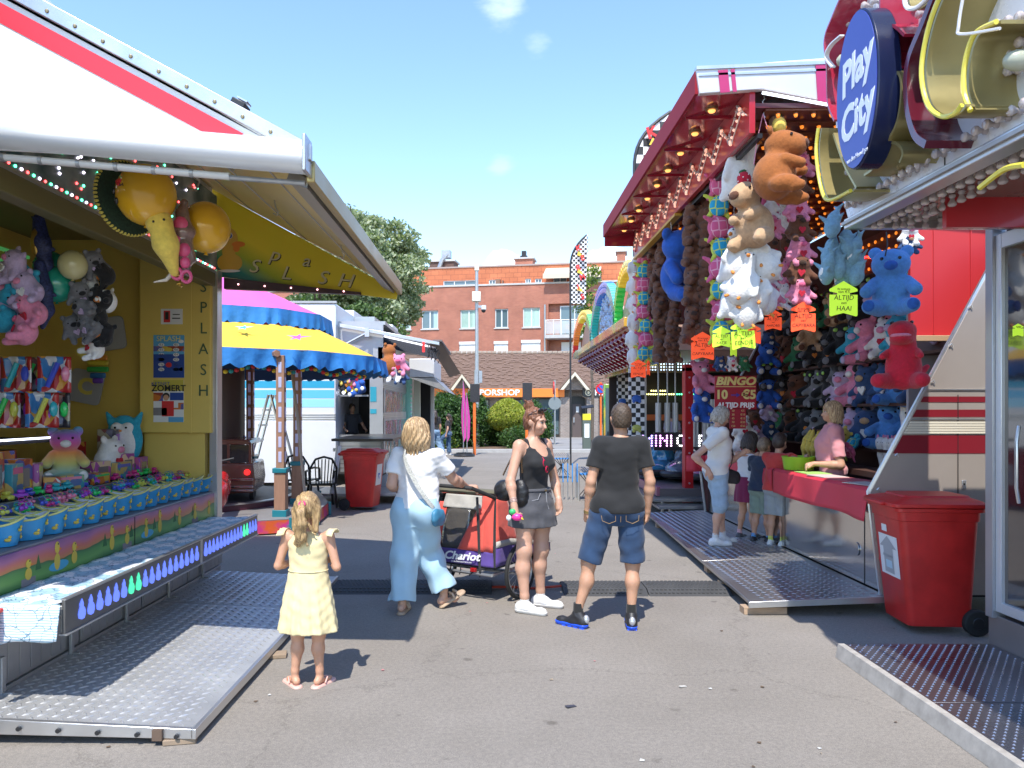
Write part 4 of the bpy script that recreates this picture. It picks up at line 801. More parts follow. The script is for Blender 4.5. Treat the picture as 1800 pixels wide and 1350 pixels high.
# --- ramp
def tread(name,parent,x0,x1,y0,y1,zf,px,py,ax,h,m,clip=None):
 t=MB(); i=0; y=y0+py/2
 while y<y1-py*.3:
  x=x0+px/2+(px/2 if i%2 else 0); 
  while x<x1-px*.3:
   z=zf(x,y); a=(R(45) if i%2 else R(-45)) if ax is None else ax
   c,s_=math.cos(a),math.sin(a); L_=px*.42; W_=px*.15
   P_=lambda u,v,zz:(x+u*c-v*s_,y+u*s_+v*c,z+zz)
   t.add([P_(-L_,0,0),P_(0,-W_,0),P_(L_,0,0),P_(0,W_,0),P_(-L_*.4,0,h),P_(L_*.4,0,h)],[(0,1,4),(1,5,4),(1,2,5),(2,3,5),(3,4,5),(3,0,4)]); x+=px
  y+=py; i+=1
 return tag(t.build(name,m,parent,w=True,recalc=False),kind='stuff')
rampm=mat('worn_tread_plate',(.52,.52,.51),.46,.55,var=.2,vsc=2.5); rampm2=mat('tread_lug_metal',(.68,.68,.67),.33,.7)
rl=thing('tread_plate_ramp','bright aluminium tread plate ramp in front of the yellow duck stall','ramp',(-2.1,5.7,0))
rz=lambda x,y: lerp(.075,.135,(x+1.53)/(-2.74+1.53))
for (ya,yb) in ((3.93,6.3),(6.31,7.53)):
 p=MB().prism([(-1.53,ya,.045),(-1.53,ya,.075),(-2.74,ya,.135),(-2.74,ya,.075)],(0,yb-ya,0)).build('plate',rampm,rl,w=True,bev=.003)
 tread('tread_lugs',p,-2.73,-1.54,ya+.01,yb-.01,rz,.078,.040,None,.0058,rampm2)
MB().prism([(-1.52,3.90,.03),(-1.52,3.90,.082),(-2.75,3.90,.142),(-2.75,3.90,.06)],(0,.03,0)).build('end_rail',alu,rl,w=True,bev=.004); MB().bb(-1.53,-1.505,3.9,7.53,.03,.082).build('side_rail',alu,rl,w=True,bev=.003)
for i in range(6): x=-1.6-i*.2; MB().cyl((x,3.905,rz(x,0)-.03),(x,3.885,rz(x,0)-.03),.012,.012,10).build('rubber_bolt',black,rl,w=True)
MB().bb(-1.72,-1.67,3.88,3.93,.03,.085).build('lock_bracket',mat('rust_steel',(.15,.1,.07),.7,.3),rl,w=True)
for (x,y) in ((-1.6,3.95),(-1.5,5.3),(-2.6,4.1),(-2.6,6.6)): tag(MB().box((x,y,.015),(.16,.1,.028),rot=(0,0,.2)).build('wooden_chock',mat('old_wood',(.3,.22,.15),.9,var=.2),bev=.004),{(-1.6,3.95):'thin wooden chock under the near corner of the left ramp',(-1.5,5.3):'small wooden chock poking out beside the left ramp',(-2.6,4.1):'wooden chock in the shade under the left ramp near its hinge',(-2.6,6.6):'wooden chock under the far hinge side of the left ramp'}[(x,y)],'chock')
# ================= right side: bingo trailer
crim=mat('crimson_gloss',(.28,.012,.03),.16,coat=.5); crimu=mat('crimson_underside',(.30,.02,.04),.12,spec=.8,coat=.6); bei=mat('beige_trailer_panel',(.42,.36,.31),.35,.35,var=.05,vsc=2); silver=mat('silver_fascia',(.66,.64,.63),.38,.3,dirt=.08,vsc=3)
dred=mat('dark_red_stripe',(.2,.012,.02),.35); steel=mat('mirror_steel',(.55,.53,.51),.12,.95,var=.06,vsc=2); crimband=mat('crimson_band',(.45,.03,.13),.35)
bt=thing('bingo_stall','crimson prize stall with bulb lined canopy, hanging plush toys and beige striped end wall','fair stall',(4,9,0))
YB0,YB1=6.4,11.8
# end walls with slanted edge
def slx(z): # x of the slanted edge at height z
 return lerp(3.26,3.16,(z-.157)/(1.02-.157)) if z<1.02 else lerp(3.16,4.16,(z-1.02)/(2.88-1.02))
EW=[(3.26,.157),(3.16,1.02),(4.16,2.88),(4.4,3.2),(5.3,3.2),(5.3,.157)]
ew=MB().prism([(x,6.42,z) for x,z in EW],(0,.05,0)).build('end_wall',bei,bt,w=True,bev=.004)
MB().tube([(3.26,6.44,.157),(3.155,6.44,1.02),(4.16,6.44,2.89)],.018,6).build('edge_trim',alu,bt,w=True)
MB().prism([(x,11.75,z) for x,z in EW],(0,.05,0)).build('far_end_wall',mat('brown_red_board',(.10,.03,.03),.5),bt,w=True); MB().tube([(3.26,11.74,.157),(3.155,11.74,1.02),(4.16,11.74,2.89)],.02,6).build('far_edge_trim',alu_d,bt,w=True)
ye=6.418
def stripe(name,y0,y1,m,th=.002):
 z1,z0=Z(y0,ye),Z(y1,ye); a,b=slx(z0)+.015,slx(z1)+.015
 return MB().prism([(a,ye,z0),(5.3,ye,z0),(5.3,ye,z1),(b,ye,z1)],(0,-th,0)).build(name,m,ew,w=True)
stripe('red_stripe',697,707,dred); stripe('red_stripe',720,733,dred); stripe('red_band',765,797,dred)
crm=mat('cream_rib',(.66,.6,.47),.4)
for i in range(5): stripe('cream_rib',741+i*4.4,744.4+i*4.4,crm,.012)
stripe('top_trim_line',684,686,alu,.008); stripe('trim_line',735.5,738,alu,.01)
for px in (1683,): MB().bb(X(px,ye),X(px,ye)+.006,ye-.004,ye,Z(1040,ye),Z(694,ye)).build('door_joint',black,ew,w=True)
for py in (850,878): 
 l=MB().bb(X(1690,ye),X(1697,ye),ye-.012,ye,Z(py+9,ye),Z(py-6,ye)).build('door_lock',alu,ew,w=True,bev=.002); MB().ball((X(1693.5,ye),ye-.014,Z(py,ye)),.009,8).build('keyhole',black,l,w=True)
for px,py in ((1538,889),(1551,981)): MB().cyl((X(px,ye),ye,Z(py,ye)),(X(px,ye),ye-.012,Z(py,ye)),.03,n=18).build('reflector',mat('reflector_red',(.7,.01,.01),.2,emis=(.6,0,0),es=.0),ew,w=True)
for px,py in ((1543,861),(1575,801),(1639,672),(1671,608),(1705,540)): MB().tube([(X(px-3,ye),ye-.01,Z(py,ye)),(X(px,ye),ye-.016,Z(py-4,ye)),(X(px+3,ye),ye-.01,Z(py+2,ye))],.006,5).build('latch_ring',alu,ew,w=True)
# red sheet above the end wall
rs=boxo('red_side_sheet',mat('red_sheet',(.5,.025,.03),.5),bt,X(1598,6.9),4.75,6.88,6.92,Z(592,6.9),4.2,.004); boxo('sheet_support_beam',mat('tan_beam',(.42,.28,.16),.6),bt,X(1608,6.85),4.8,6.82,6.87,Z(600,6.85),Z(590,6.85),.004)
for px in (1640,1705): boxo('sheet_fold',mat('red_sheet',None),rs,X(px,6.88),X(px,6.88)+.012,6.872,6.88,Z(588,6.88),4.15)
for i,px in enumerate((1572,1600)):
 pass
# body
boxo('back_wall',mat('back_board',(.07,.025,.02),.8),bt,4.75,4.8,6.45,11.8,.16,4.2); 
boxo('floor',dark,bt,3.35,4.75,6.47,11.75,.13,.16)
fb=boxo('counter_front',steel,bt,3.30,3.34,6.47,11.75,.17,.99)
for i,y in enumerate((6.8,8.65,10.2)):
 boxo('panel_joint',black,fb,3.296,3.30,y,y+.008,.17,.97)
boxo('counter_rail',alu_d,bt,3.285,3.32,6.47,11.75,.82,.86,.003)
MB().cyl((3.296,6.95,.45),(3.29,6.95,.45),.06,n=18).build('filler_cap',steel,bt,w=True)
clr=mat('red_counter_cloth',(.60,.035,.06),.55,var=.06,vsc=3)
boxo('counter_top',mat('counter_board',(.14,.03,.03),.5),bt,3.22,3.52,6.47,11.5,.99,1.035,.004)
def cloth(y0,y1,drop,name='counter_cloth'):
 def fn(u,v):
  y=lerp(y0,y1,u)
  if v<.45: t=v/.45; return (lerp(3.5,3.2,t),y,1.042+.002*math.sin(y*9))
  t=(v-.45)/.55; return (3.2-.012-.022*math.sin(y*7)*t-.02*t,y,1.042-drop*t*(1+.04*math.sin(y*5)))
 return sheet(name,fn,50,14,clr,bt)
cloth(6.5,8.72,.27); cloth(8.76,10.35,.26); cloth(10.38,11.5,.2)
sheet('corner_cloth',lambda u,v:(3.19-.28*u,11.5+.02*math.sin(u*8),1.03-.24*v),8,6,clr,bt)
# canopy
zE=4.53; xo=1.69
gp=[(X(1222,6.4),Z(122,6.4)),(X(1228,6.4),Z(167,6.4)),(X(1340,6.4),Z(159,6.4)),(X(1465,6.4),Z(183,6.4)),(4.9,4.1),(4.9,4.75),(X(1465,6.4),Z(103,6.4))]
gf=MB().prism([(x,6.37,z) for x,z in gp],(0,.06,0)).build('gable_fascia',silver,bt,w=True,bev=.006)
MB().prism([(x,6.355,z) for x,z in [(X(1222,6.4),Z(120,6.4)),(X(1222,6.4),Z(126,6.4)),(4.9,4.66),(4.9,4.69)]],(0,.09,0)).build('fascia_top_bead',alu,gf,w=True)
MB().prism([(x,6.36,z) for x,z in [(X(1226,6.4),Z(133,6.4)),(X(1226,6.4),Z(137,6.4)),(4.9,4.60),(4.9,4.62)]],(0,.012,0)).build('fascia_bead',alu,gf,w=True)
def fb_(px,z): return (X(px,6.365),z)
def topz(px): return Z(lerp(122,103,(px-1222)/(1465-1222))+5,6.365)
def botz(px): return Z((lerp(167,159,(px-1228)/112) if px<1340 else lerp(159,183,(px-1340)/125))-1,6.365)
for a,b in ((1262,1279),(1284,1291),(1433,1466)):
 MB().prism([(X(a,6.365),6.366,topz(a)),(X(b,6.365),6.366,topz(b)),(X(b+4,6.365),6.366,botz(b+3)),(X(a+4,6.365),6.366,botz(a+3))],(0,-.006,0)).build('crimson_band',crimband,gf,w=True)
MB().tube([(X(1340,6.36),6.36,Z(163,6.36)),(X(1465,6.36),6.36,Z(186,6.36))],.012,6).build('strip_lamp',mat('white_tube',(.8,.8,.85),.4,emis=(.8,.85,1),es=1.6),gf,w=True)
MB().prism([(xo,6.4,zE-.19),(xo,6.4,zE),(xo+.02,6.4,zE+.02),(xo+.04,6.4,zE-.19)],(0,5.3,0)).build('canopy_edge',mat('canopy_edge_red',(.26,.015,.025),.6,spec=.15),bt,w=True)
MB().prism([(xo+.02,6.4,zE),(4.9,6.4,4.72),(4.9,6.4,4.69),(xo+.02,6.4,zE-.03)],(0,5.3,0)).build('canopy_roof',crim,bt,w=True)
cu=MB().prism([(xo+.02,6.42,4.33),(2.16,6.42,4.40),(2.16,6.42,4.43),(xo+.02,6.42,4.36)],(0,5.25,0)).build('canopy_underside',crimu,bt,w=True)
for k in range(6): boxo('underside_seam',crim,cu,xo+.05,2.15,6.9+k*.85,6.92+k*.85,4.325,4.355)
bl=mat('warm_bulb',(.9,.55,.2),.2,emis=(1,.42,.1),es=.9); gl=mat('clear_bulb_glass',(.62,.52,.48),.08,trans=.55)
for k in range(9):
 y=6.75+k*.56; MB().cyl((1.93,y,4.34),(1.93,y,4.372),.055,n=14).build('downlight_ring',brz,cu,w=True); MB().ball((1.93,y,4.335),(.035,.035,.02),8).build('downlight_bulb',bl,cu,w=True)
MB().bb(xo+.02,2.3,11.66,11.7,4.2,4.55).build('far_gable_fascia',crim,bt,w=True)
rb=boxo('bulb_board',mat('board_red',(.42,.012,.02),.3,coat=.4),bt,2.15,2.2,6.42,11.65,4.02,4.40,.003)
# squiggle: outlines and bulbs
def sq(t): # t metres along
 ph=t/.52*2*math.pi; return (6.5+t+.05*math.sin(ph*2), 4.21+.11*math.sin(ph))
wt=mat('cream_tube',(.75,.6,.5),.35); mb=MB(); bb_=MB(); bt2=MB()
for sgn in (-1,1): mb.tube([(2.135,sq(t)[0]+sgn*.055,sq(t)[1]+sgn*.03) for t in np.arange(0,5.05,.04)],.006,5)
mb.build('squiggle_outline',wt,rb,w=True)
tb=0
for t in np.arange(.02,5.0,.036):
 for s_ in (-.03,0,.03):
  y,z=sq(t); (bb_ if tb%3 else bt2).ball((2.13,y+s_+.008*(tb%2),z+s_*.8),(.016,.014,.014),6); tb+=1
tag(bb_.build('small_bulbs',gl,rb,w=True,recalc=False),kind='stuff'); tag(bt2.build('lit_small_bulbs',mat('pink_lit_bulb',(.8,.5,.4),.2,emis=(1,.45,.3),es=.5),rb,w=True,recalc=False),kind='stuff')
boxo('hook_rail',mat('rail_dark',(.03,.03,.03),.4,.5),bt,2.22,2.26,6.42,11.6,3.98,4.02)
boxo('gold_rail',mat('gold_strip',(.6,.35,.05),.35,.3),bt,2.14,2.22,9.0,11.65,3.985,4.018)
boxo('roof_post',mat('cream_post',(.55,.48,.38),.6),bt,2.42,2.52,6.62,6.72,3.75,4.35,.006)
# ceiling with amber bulbs
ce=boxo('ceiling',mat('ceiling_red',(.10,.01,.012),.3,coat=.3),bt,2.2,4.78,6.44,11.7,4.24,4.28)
m=MB(); q=MB()
for j in range(19):
 y=6.5+j*.27; q.bb(2.3,4.7,y-.045,y+.045,4.225,4.24)
 for i in range(16): m.ball((2.42+i*.15+.01*(j%2),y,4.205),(.019,.019,.024),6); q.cyl((2.42+i*.15+.01*(j%2),y,4.225),(2.42+i*.15+.01*(j%2),y,4.21),.024,n=6)
q.build('bulb_battens',mat('batten_brown',(.16,.05,.02),.4),ce,w=True,recalc=False); 
for k in range(2): pass
tag(m.build('amber_bulbs',mat('amber_bulb',(.9,.4,.1),.2,emis=(1,.25,.02),es=.55),ce,w=True,recalc=False),kind='stuff')
# inner far wall bulb panel with red neon
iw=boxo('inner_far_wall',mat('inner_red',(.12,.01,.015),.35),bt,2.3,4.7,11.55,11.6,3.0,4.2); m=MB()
for j in range(2):
 for i in range(15): m.ball((2.4+i*.15,11.53,4.02-j*.14),(.024,.02,.024),6)
tag(m.build('amber_bulbs',mat('amber_bulb',None),iw,w=True,recalc=False),kind='stuff')
neon=mat('red_neon',(1,.05,.05),.3,emis=(1,.03,.03),es=3)
nb=boxo('neon_board',mat('neon_backing',(.07,.012,.012),.4),bt,4.68,4.72,7.0,10.2,2.75,3.85); 
for c,rr in ((9.6,.32),(8.6,.25),(7.9,.3)): MB().tube([(4.66,c+rr*math.cos(t)*(1+.2*math.sin(3*t)),3.3+rr*math.sin(t)) for t in np.linspace(0,6.28,25)[:-1]],.012,5,True).build('neon_tube',neon,nb,w=True)
m=MB()
for j in range(7):
 for i in range(20): m.ball((4.66,7.1+i*.16,2.85+j*.15),(.015,.022,.022),6)
tag(m.build('amber_bulbs',mat('amber_bulb',None),nb,w=True,recalc=False),kind='stuff')
for z in (1.25,1.75,2.25): boxo('prize_shelf',mat('shelf_brown',(.07,.03,.02),.7),bt,4.2,4.75,6.7,11.6,z,z+.03)
boxo('inner_near_panel',mat('grey_inner_panel',(.3,.28,.3),.5),bt,4.12,4.7,7.6,7.64,1.35,3.0)
# ---- ramp of the bingo stall
rr=thing('tread_plate_ramp','grey tread plate ramp on wooden blocks in front of the bingo counter','ramp',(2.8,9,0))
rzf=lambda x,y: lerp(.115,.16,(x-2.2)/1.08)
dplate=mat('scuffed_tread_plate',(.36,.355,.36),.3,.8,var=.2,vsc=2); dlug=mat('scuffed_lug_metal',(.5,.5,.5),.28,.85)
for (ya,yb) in ((6.36,8.1),(8.115,9.9),(9.915,11.95)):
 p=MB().prism([(2.14+.045*(ya-6.36),ya,.085),(2.14+.045*(ya-6.36),ya,.115),(3.28,ya,.16),(3.28,ya,.13)],(.045*(yb-ya),yb-ya,0))
# keep hinge side straight
 p=MB(); a0,a1=2.14+.045*(ya-6.36),2.14+.045*(yb-6.36)
 vs=[(a0,ya,.085),(a0,ya,.115),(3.28,ya,.16),(3.28,ya,.13),(a1,yb,.085),(a1,yb,.115),(3.28,yb,.16),(3.28,yb,.13)]
 p.add(vs,[(0,1,2,3),(4,7,6,5),(1,5,6,2),(0,3,7,4),(0,4,5,1),(3,2,6,7)]); po=p.build('plate',dplate,rr,w=True,bev=.003)
 tread('tread_lugs',po,a1+.02,3.26,ya+.01,yb-.01,rzf,.078,.045,None,.006,dlug)
MB().prism([(2.12,6.335,.07),(2.12,6.335,.122),(3.3,6.335,.168),(3.3,6.335,.115)],(0,.025,0)).build('end_rail',alu,rr,w=True,bev=.003)
wood=mat('pallet_wood',(.42,.29,.19),.85,var=.25,vsc=9,ani=(1,6,6))
for (x,y,sx_,lab) in ((2.28,6.46,.36,'wooden block under the near corner of the bingo ramp'),(2.24,7.4,.1,'second wooden block along the edge of the bingo ramp'),(2.3,8.1,.1,'third wooden block along the edge of the bingo ramp'),(2.45,11.2,.12,'wooden block under the far part of the bingo ramp')):
 b=MB().bb(x-sx_/2,x+sx_/2,y-.06,y+.06,0,.06).build('wooden_block',wood,bev=.003); tag(b,lab,'wooden block',group='blocks under the bingo ramp')
# ================= play city booth
pc=thing('arcade_booth','arcade booth with white bulb covered sign, gold and maroon channel letters and glass door','fair stall',(4,4,0))
XS=2.42
sp=mat('white_sign_panel',(.78,.79,.82),.25,.1,dirt=.12,vsc=3)
sg=MB().prism([(XS,a,b) for a,b in ((.5,3.0),(5.22,3.0),(5.40,3.35),(5.42,4.25),(5.05,4.6),(4.7,4.9),(.5,4.9))],(.06,0,0)).build('sign_panel',sp,pc,w=True,bev=.004); boxo('panel_joint',black,sg,XS-.003,XS,4.1,4.108,3.0,4.9)
boxo('sign_lower_rail',alu,pc,XS-.03,XS+.08,.5,5.22,2.93,3.0,.006); boxo('sign_lower_bead',alu_d,pc,XS-.05,XS-.03,.5,5.22,2.955,2.975)
sf=boxo('soffit',mat('soffit_panel',(.30,.27,.22),.25,.5,var=.2,vsc=2),pc,XS+.08,3.5,.5,5.2,2.98,3.0)
boxo('soffit_end_rail',alu,pc,XS,3.5,5.18,5.23,2.93,3.0,.004)
boxo('sign_end_cap',sp,pc,XS+.06,3.4,5.14,5.2,3.0,4.75)
boxo('red_inner_band',mat('board_red',None),pc,XS+.3,3.5,4.6,4.64,2.8,2.98)
maroon=mat('maroon_channel',(.10,.008,.02),.15,coat=.8); mred=mat('bright_maroon_channel',(.38,.02,.05),.2,coat=.8); gold=mat('gold_channel',(.40,.33,.14),.3,.6,var=.1,vsc=4); neony=mat('yellow_neon_tube',(.75,.65,.08),.2,coat=.5); neonw=mat('white_neon_tube',(.75,.72,.7),.2,coat=.4)
def SYZ(px,py,x): Y=x*1350/(px-865); return (Y,Z(py,Y))
def smooth(pts,n=6):
 out=[]; p=[Vector((a[0],a[1],0)) for a in pts]
 for i in range(len(p)-1):
  p0=p[max(i-1,0)];p1=p[i];p2=p[i+1];p3=p[min(i+2,len(p)-1)]
  for k in range(n):
   t=k/n; out.append(tuple((.5*((2*p1)+(-p0+p2)*t+(2*p0-5*p1+4*p2-p3)*t*t+(-p0+3*p1-3*p2+p3)*t**3)).to_2d()))
 out.append(tuple(p[-1].to_2d())); return out
def ribbon(name,pts,m,x0=2.2,x1=XS,th=.008,neon=None,nx=None,nsh=0):
 pts=[SYZ(a,b,2.3) for a,b in smooth(pts)]; n=len(pts); mb=MB()
 vs=[];
 for i,(y,z) in enumerate(pts):
  d=Vector((pts[min(i+1,n-1)][0]-pts[max(i-1,0)][0],pts[min(i+1,n-1)][1]-pts[max(i-1,0)][1])).normalized(); nn=Vector((-d.y,d.x))*th
  vs+=[(x0,y+nn.x,z+nn.y),(x1,y+nn.x,z+nn.y),(x1,y-nn.x,z-nn.y),(x0,y-nn.x,z-nn.y)]
 fs=[]
 for i in range(n-1):
  for k in range(4): fs.append((4*i+k,4*i+(k+1)%4,4*i+4+(k+1)%4,4*i+4+k))
 fs+=[(0,1,2,3),(4*n-1,4*n-2,4*n-3,4*n-4)]
 o=mb.add(vs,fs).build(name,m,pc,w=True)
 if neon: MB().tube([(x0-.02,y,z) for y,z in pts],.012,8).build('neon_tube',neon,o,w=True)
 return o
ribbon('maroon_letter_side',[(1500,-20),(1478,30),(1464,70),(1468,120),(1470,180),(1482,212)],mred,2.24)
ribbon('white_neon_loop',[(1498,62),(1478,80),(1470,100),(1482,118)],neonw,2.22,2.25,.005)
ribbon('maroon_letter_side',[(1578,-30),(1576,60),(1578,120),(1600,118)],mred,2.2)
ribbon('maroon_letter_side',[(1622,62),(1600,45),(1584,58),(1580,90)],mred,2.2)
ribbon('gold_letter_side',[(1590,128),(1612,130),(1616,165),(1608,215),(1590,250),(1570,290),(1548,308)],gold,2.2)
ribbon('gold_letter_side',[(1575,128),(1572,180),(1568,230)],gold,2.2)
ribbon('gold_letter_side',[(1552,262),(1570,252),(1600,252),(1612,268),(1606,286)],gold,2.22,neon=None)
ribbon('maroon_letter_side',[(1690,-30),(1662,40),(1634,110),(1632,180),(1646,235),(1668,254)],maroon,2.18,th=.02)
ribbon('gold_letter_side',[(1722,-30),(1692,40),(1676,120),(1686,180),(1712,204),(1738,200),(1752,185)],gold,2.16,neon=neony)
ribbon('gold_letter_side',[(1752,195),(1740,160),(1742,110),(1760,60),(1800,38)],gold,2.2,neon=neony)
ribbon('gold_letter_side',[(1470,225),(1466,270),(1475,330),(1490,352),(1530,335)],gold,2.2,neon=neony)
ribbon('gold_letter_side',[(1480,235),(1500,290),(1522,330)],gold,2.24)
ribbon('gold_letter_side',[(1630,-30),(1632,10),(1655,12),(1690,-20)],gold,2.2,neon=neonw)
MB().tube([(2.1,)+SYZ(a,b,2.2) for a,b in smooth([(1735,-20),(1724,45),(1730,60),(1800,50)])],.007,6).build('white_cable',neonw,pc,w=True)
MB().tube([(2.3,)+SYZ(a,b,2.3) for a,b in smooth([(1722,330),(1765,298),(1800,290)])],.014,6).build('yellow_cable',neony,pc,w=True)
# bulbs on the sign
bulbg=mat('frosted_bulb',(.66,.58,.56),.12,trans=.3,coat=.4); bm_=MB().lathe([(.0,-.002),(.018,0),(.018,.012),(.011,.022),(.016,.035),(.024,.048),(.025,.058),(.016,.068),(.0,.071)],n=10,caps=False).mesh('bulb',bulbg)
capm=mat('green_cap_bulb',(.40,.42,.33),.25); big=MB().lathe([(0,0),(.045,0),(.045,.04),(.035,.07),(.015,.085),(0,.088)],n=14,caps=False).mesh('cap_bulb',capm)
inv=wm(pc).inverted(); cnt=0
def bulb(p,rot,me=bm_,name='bulb'):
 o=link(name,me,pc,inv@Vector(p)); o.rotation_euler=rot; return o
LX=(0,R(-90),0); 
for i in range(26): bulb((XS,5.12-i*.085,3.07),LX)
for i in range(22): bulb((XS,4.98-i*.085,3.14+i*.012),LX)
for i in range(9): bulb((XS,5.13-.01*i,3.16+i*.13),LX)
for i in range(11): bulb((XS,4.28-.004*i,3.25+i*.13),LX)
for i in range(8): bulb((XS,3.95+.01*i,3.28+i*.14),LX)
for i in range(10): bulb((XS,3.3+.075*(i%5),3.2+.13*(i//5)+i*.02),LX)
for i in range(12): bulb((XS,4.2+.07*i,4.05+.02*((i*7)%11)),LX)
for i in range(14): bulb((XS,4.98+.02*(i%3),4.25-.08*i),LX) if i%2 else bulb((XS,4.45,4.2-.07*i),LX)
for i in range(24): bulb((XS+.12,5.1-i*.085,2.975),(R(180),0,0))
for i in range(20): bulb((XS+.3,5.08-i*.09,2.975),(R(180),0,0))
for i in range(9): bulb((XS+.16+i*.1,5.1,2.975),(R(180),0,0))
for i in range(8): bulb((XS+.2+i*.1,4.75,2.975),(R(180),0,0))
for i in range(18): bulb((XS,4.78+.11*(i%6),4.12+.13*(i//6)+.03*(i%2)),LX)
for px,py in ((1478,106),(1564,195),(1668,106),(1775,106)): y,z=SYZ(px,py,2.3); bulb((2.36,y,z),LX,big,'cap_bulb')
# oval sign
dx=2.16; cy,cz=SYZ(1524,158,dx); ry=.25; rz_=.455
ov=MB().prism([(dx+.07,cy+ry*math.cos(t),cz+rz_*math.sin(t)) for t in np.linspace(0,6.283,49)[:-1]],(-.13,0,0)).build('oval_sign',mat('navy_side',(.01,.015,.05),.25),pc,w=True,bev=.008)
ovf=MB().prism([(dx-.062,cy+.965*ry*math.cos(t),cz+.975*rz_*math.sin(t)) for t in np.linspace(0,6.283,49)[:-1]],(-.004,0,0)).build('oval_face',mat('violet_blue_face',(.045,.07,.35),.3),ov,w=True)
lt=mat('sign_white_script',(.75,.78,.85),.4)
for w_,dz in (('Play',.12),('City',-.155)): text(w_,.27,lt,ovf,(dx-.066,cy,cz+dz),(R(90),R(-9),R(-90)),.002,shear=.22,sx=.86,bold=.009,name='sign_script')
text('van den Heuvel gcv',.04,lt,ovf,(dx-.068,cy-.02,cz-.385),(R(90),0,R(-90)),.001,name='small_lettering',sx=.8)
# booth wall, door and step
boxo('door_post',mat('satin_post',(.40,.40,.42),.35,.6),pc,3.42,3.52,5.25,5.33,.28,2.98,.006)
fr=mat('door_frame_alu',(.62,.64,.68),.3,.5)
boxo('door_frame',fr,pc,3.44,3.50,5.19,5.25,.33,2.9,.004); boxo('door_frame',fr,pc,3.44,3.50,3.9,5.19,.33,.40,.004); boxo('door_frame',fr,pc,3.44,3.50,3.9,5.19,2.8,2.9,.004)
gd=boxo('door_glass',mat('dark_glass',(.02,.015,.02),.04,spec=.9,coat=1),pc,3.465,3.475,2,5.19,.40,2.8)
MB().tube([(3.43,5.0,1.1),(3.40,4.98,1.2),(3.40,4.98,1.5),(3.43,5.0,1.6)],.012,8).build('door_handle',alu,gd,w=True)
boxo('booth_base',mat('base_panel',(.26,.23,.22),.4,.5,var=.1,vsc=3),pc,3.45,5.5,1,5.34,.06,.30,.006)
boxo('booth_shell',mat('booth_dark_wall',(.06,.04,.05),.4),pc,3.55,5.5,1,5.3,.3,2.95)
# near ramp
nr=thing('studded_ramp','dark studded metal ramp in front of the arcade booth door','ramp',(2.9,4,0))
nm=mat('studded_plate_metal',(.24,.23,.25),.28,.85,var=.25,vsc=2.2); ns=mat('stud_metal',(.5,.5,.52),.25,.9)
zr=lambda x,y:.09
for ya,yb in ((1.2,4.23),(4.24,5.3)):
 p=MB().bb(2.40,3.44,ya,yb,.06,.09).build('plate',nm,nr,w=True,bev=.002); s_=MB(); i=0; y=yb-.03
 while y>max(ya,2.6)+.02:
  x=2.46+(.0275 if i%2 else 0)
  while x<3.42: s_.add([(x-.011,y,.09),(x,y-.011,.09),(x+.011,y,.09),(x,y+.011,.09),(x,y,.0965)],[(0,1,4),(1,2,4),(2,3,4),(3,0,4)]); x+=.055
  y-=.0275*1.3; i+=1
 tag(s_.build('studs',ns,p,w=True,recalc=False),kind='stuff')
MB().prism([(2.365,1.2,.0),(2.385,1.2,.095),(2.43,1.2,.095),(2.43,1.2,.0)],(0,4.1,0)).build('edge_rail',mat('worn_edge_metal',(.42,.39,.35),.75,.1,var=.25,vsc=12),nr,w=True,bev=.003)
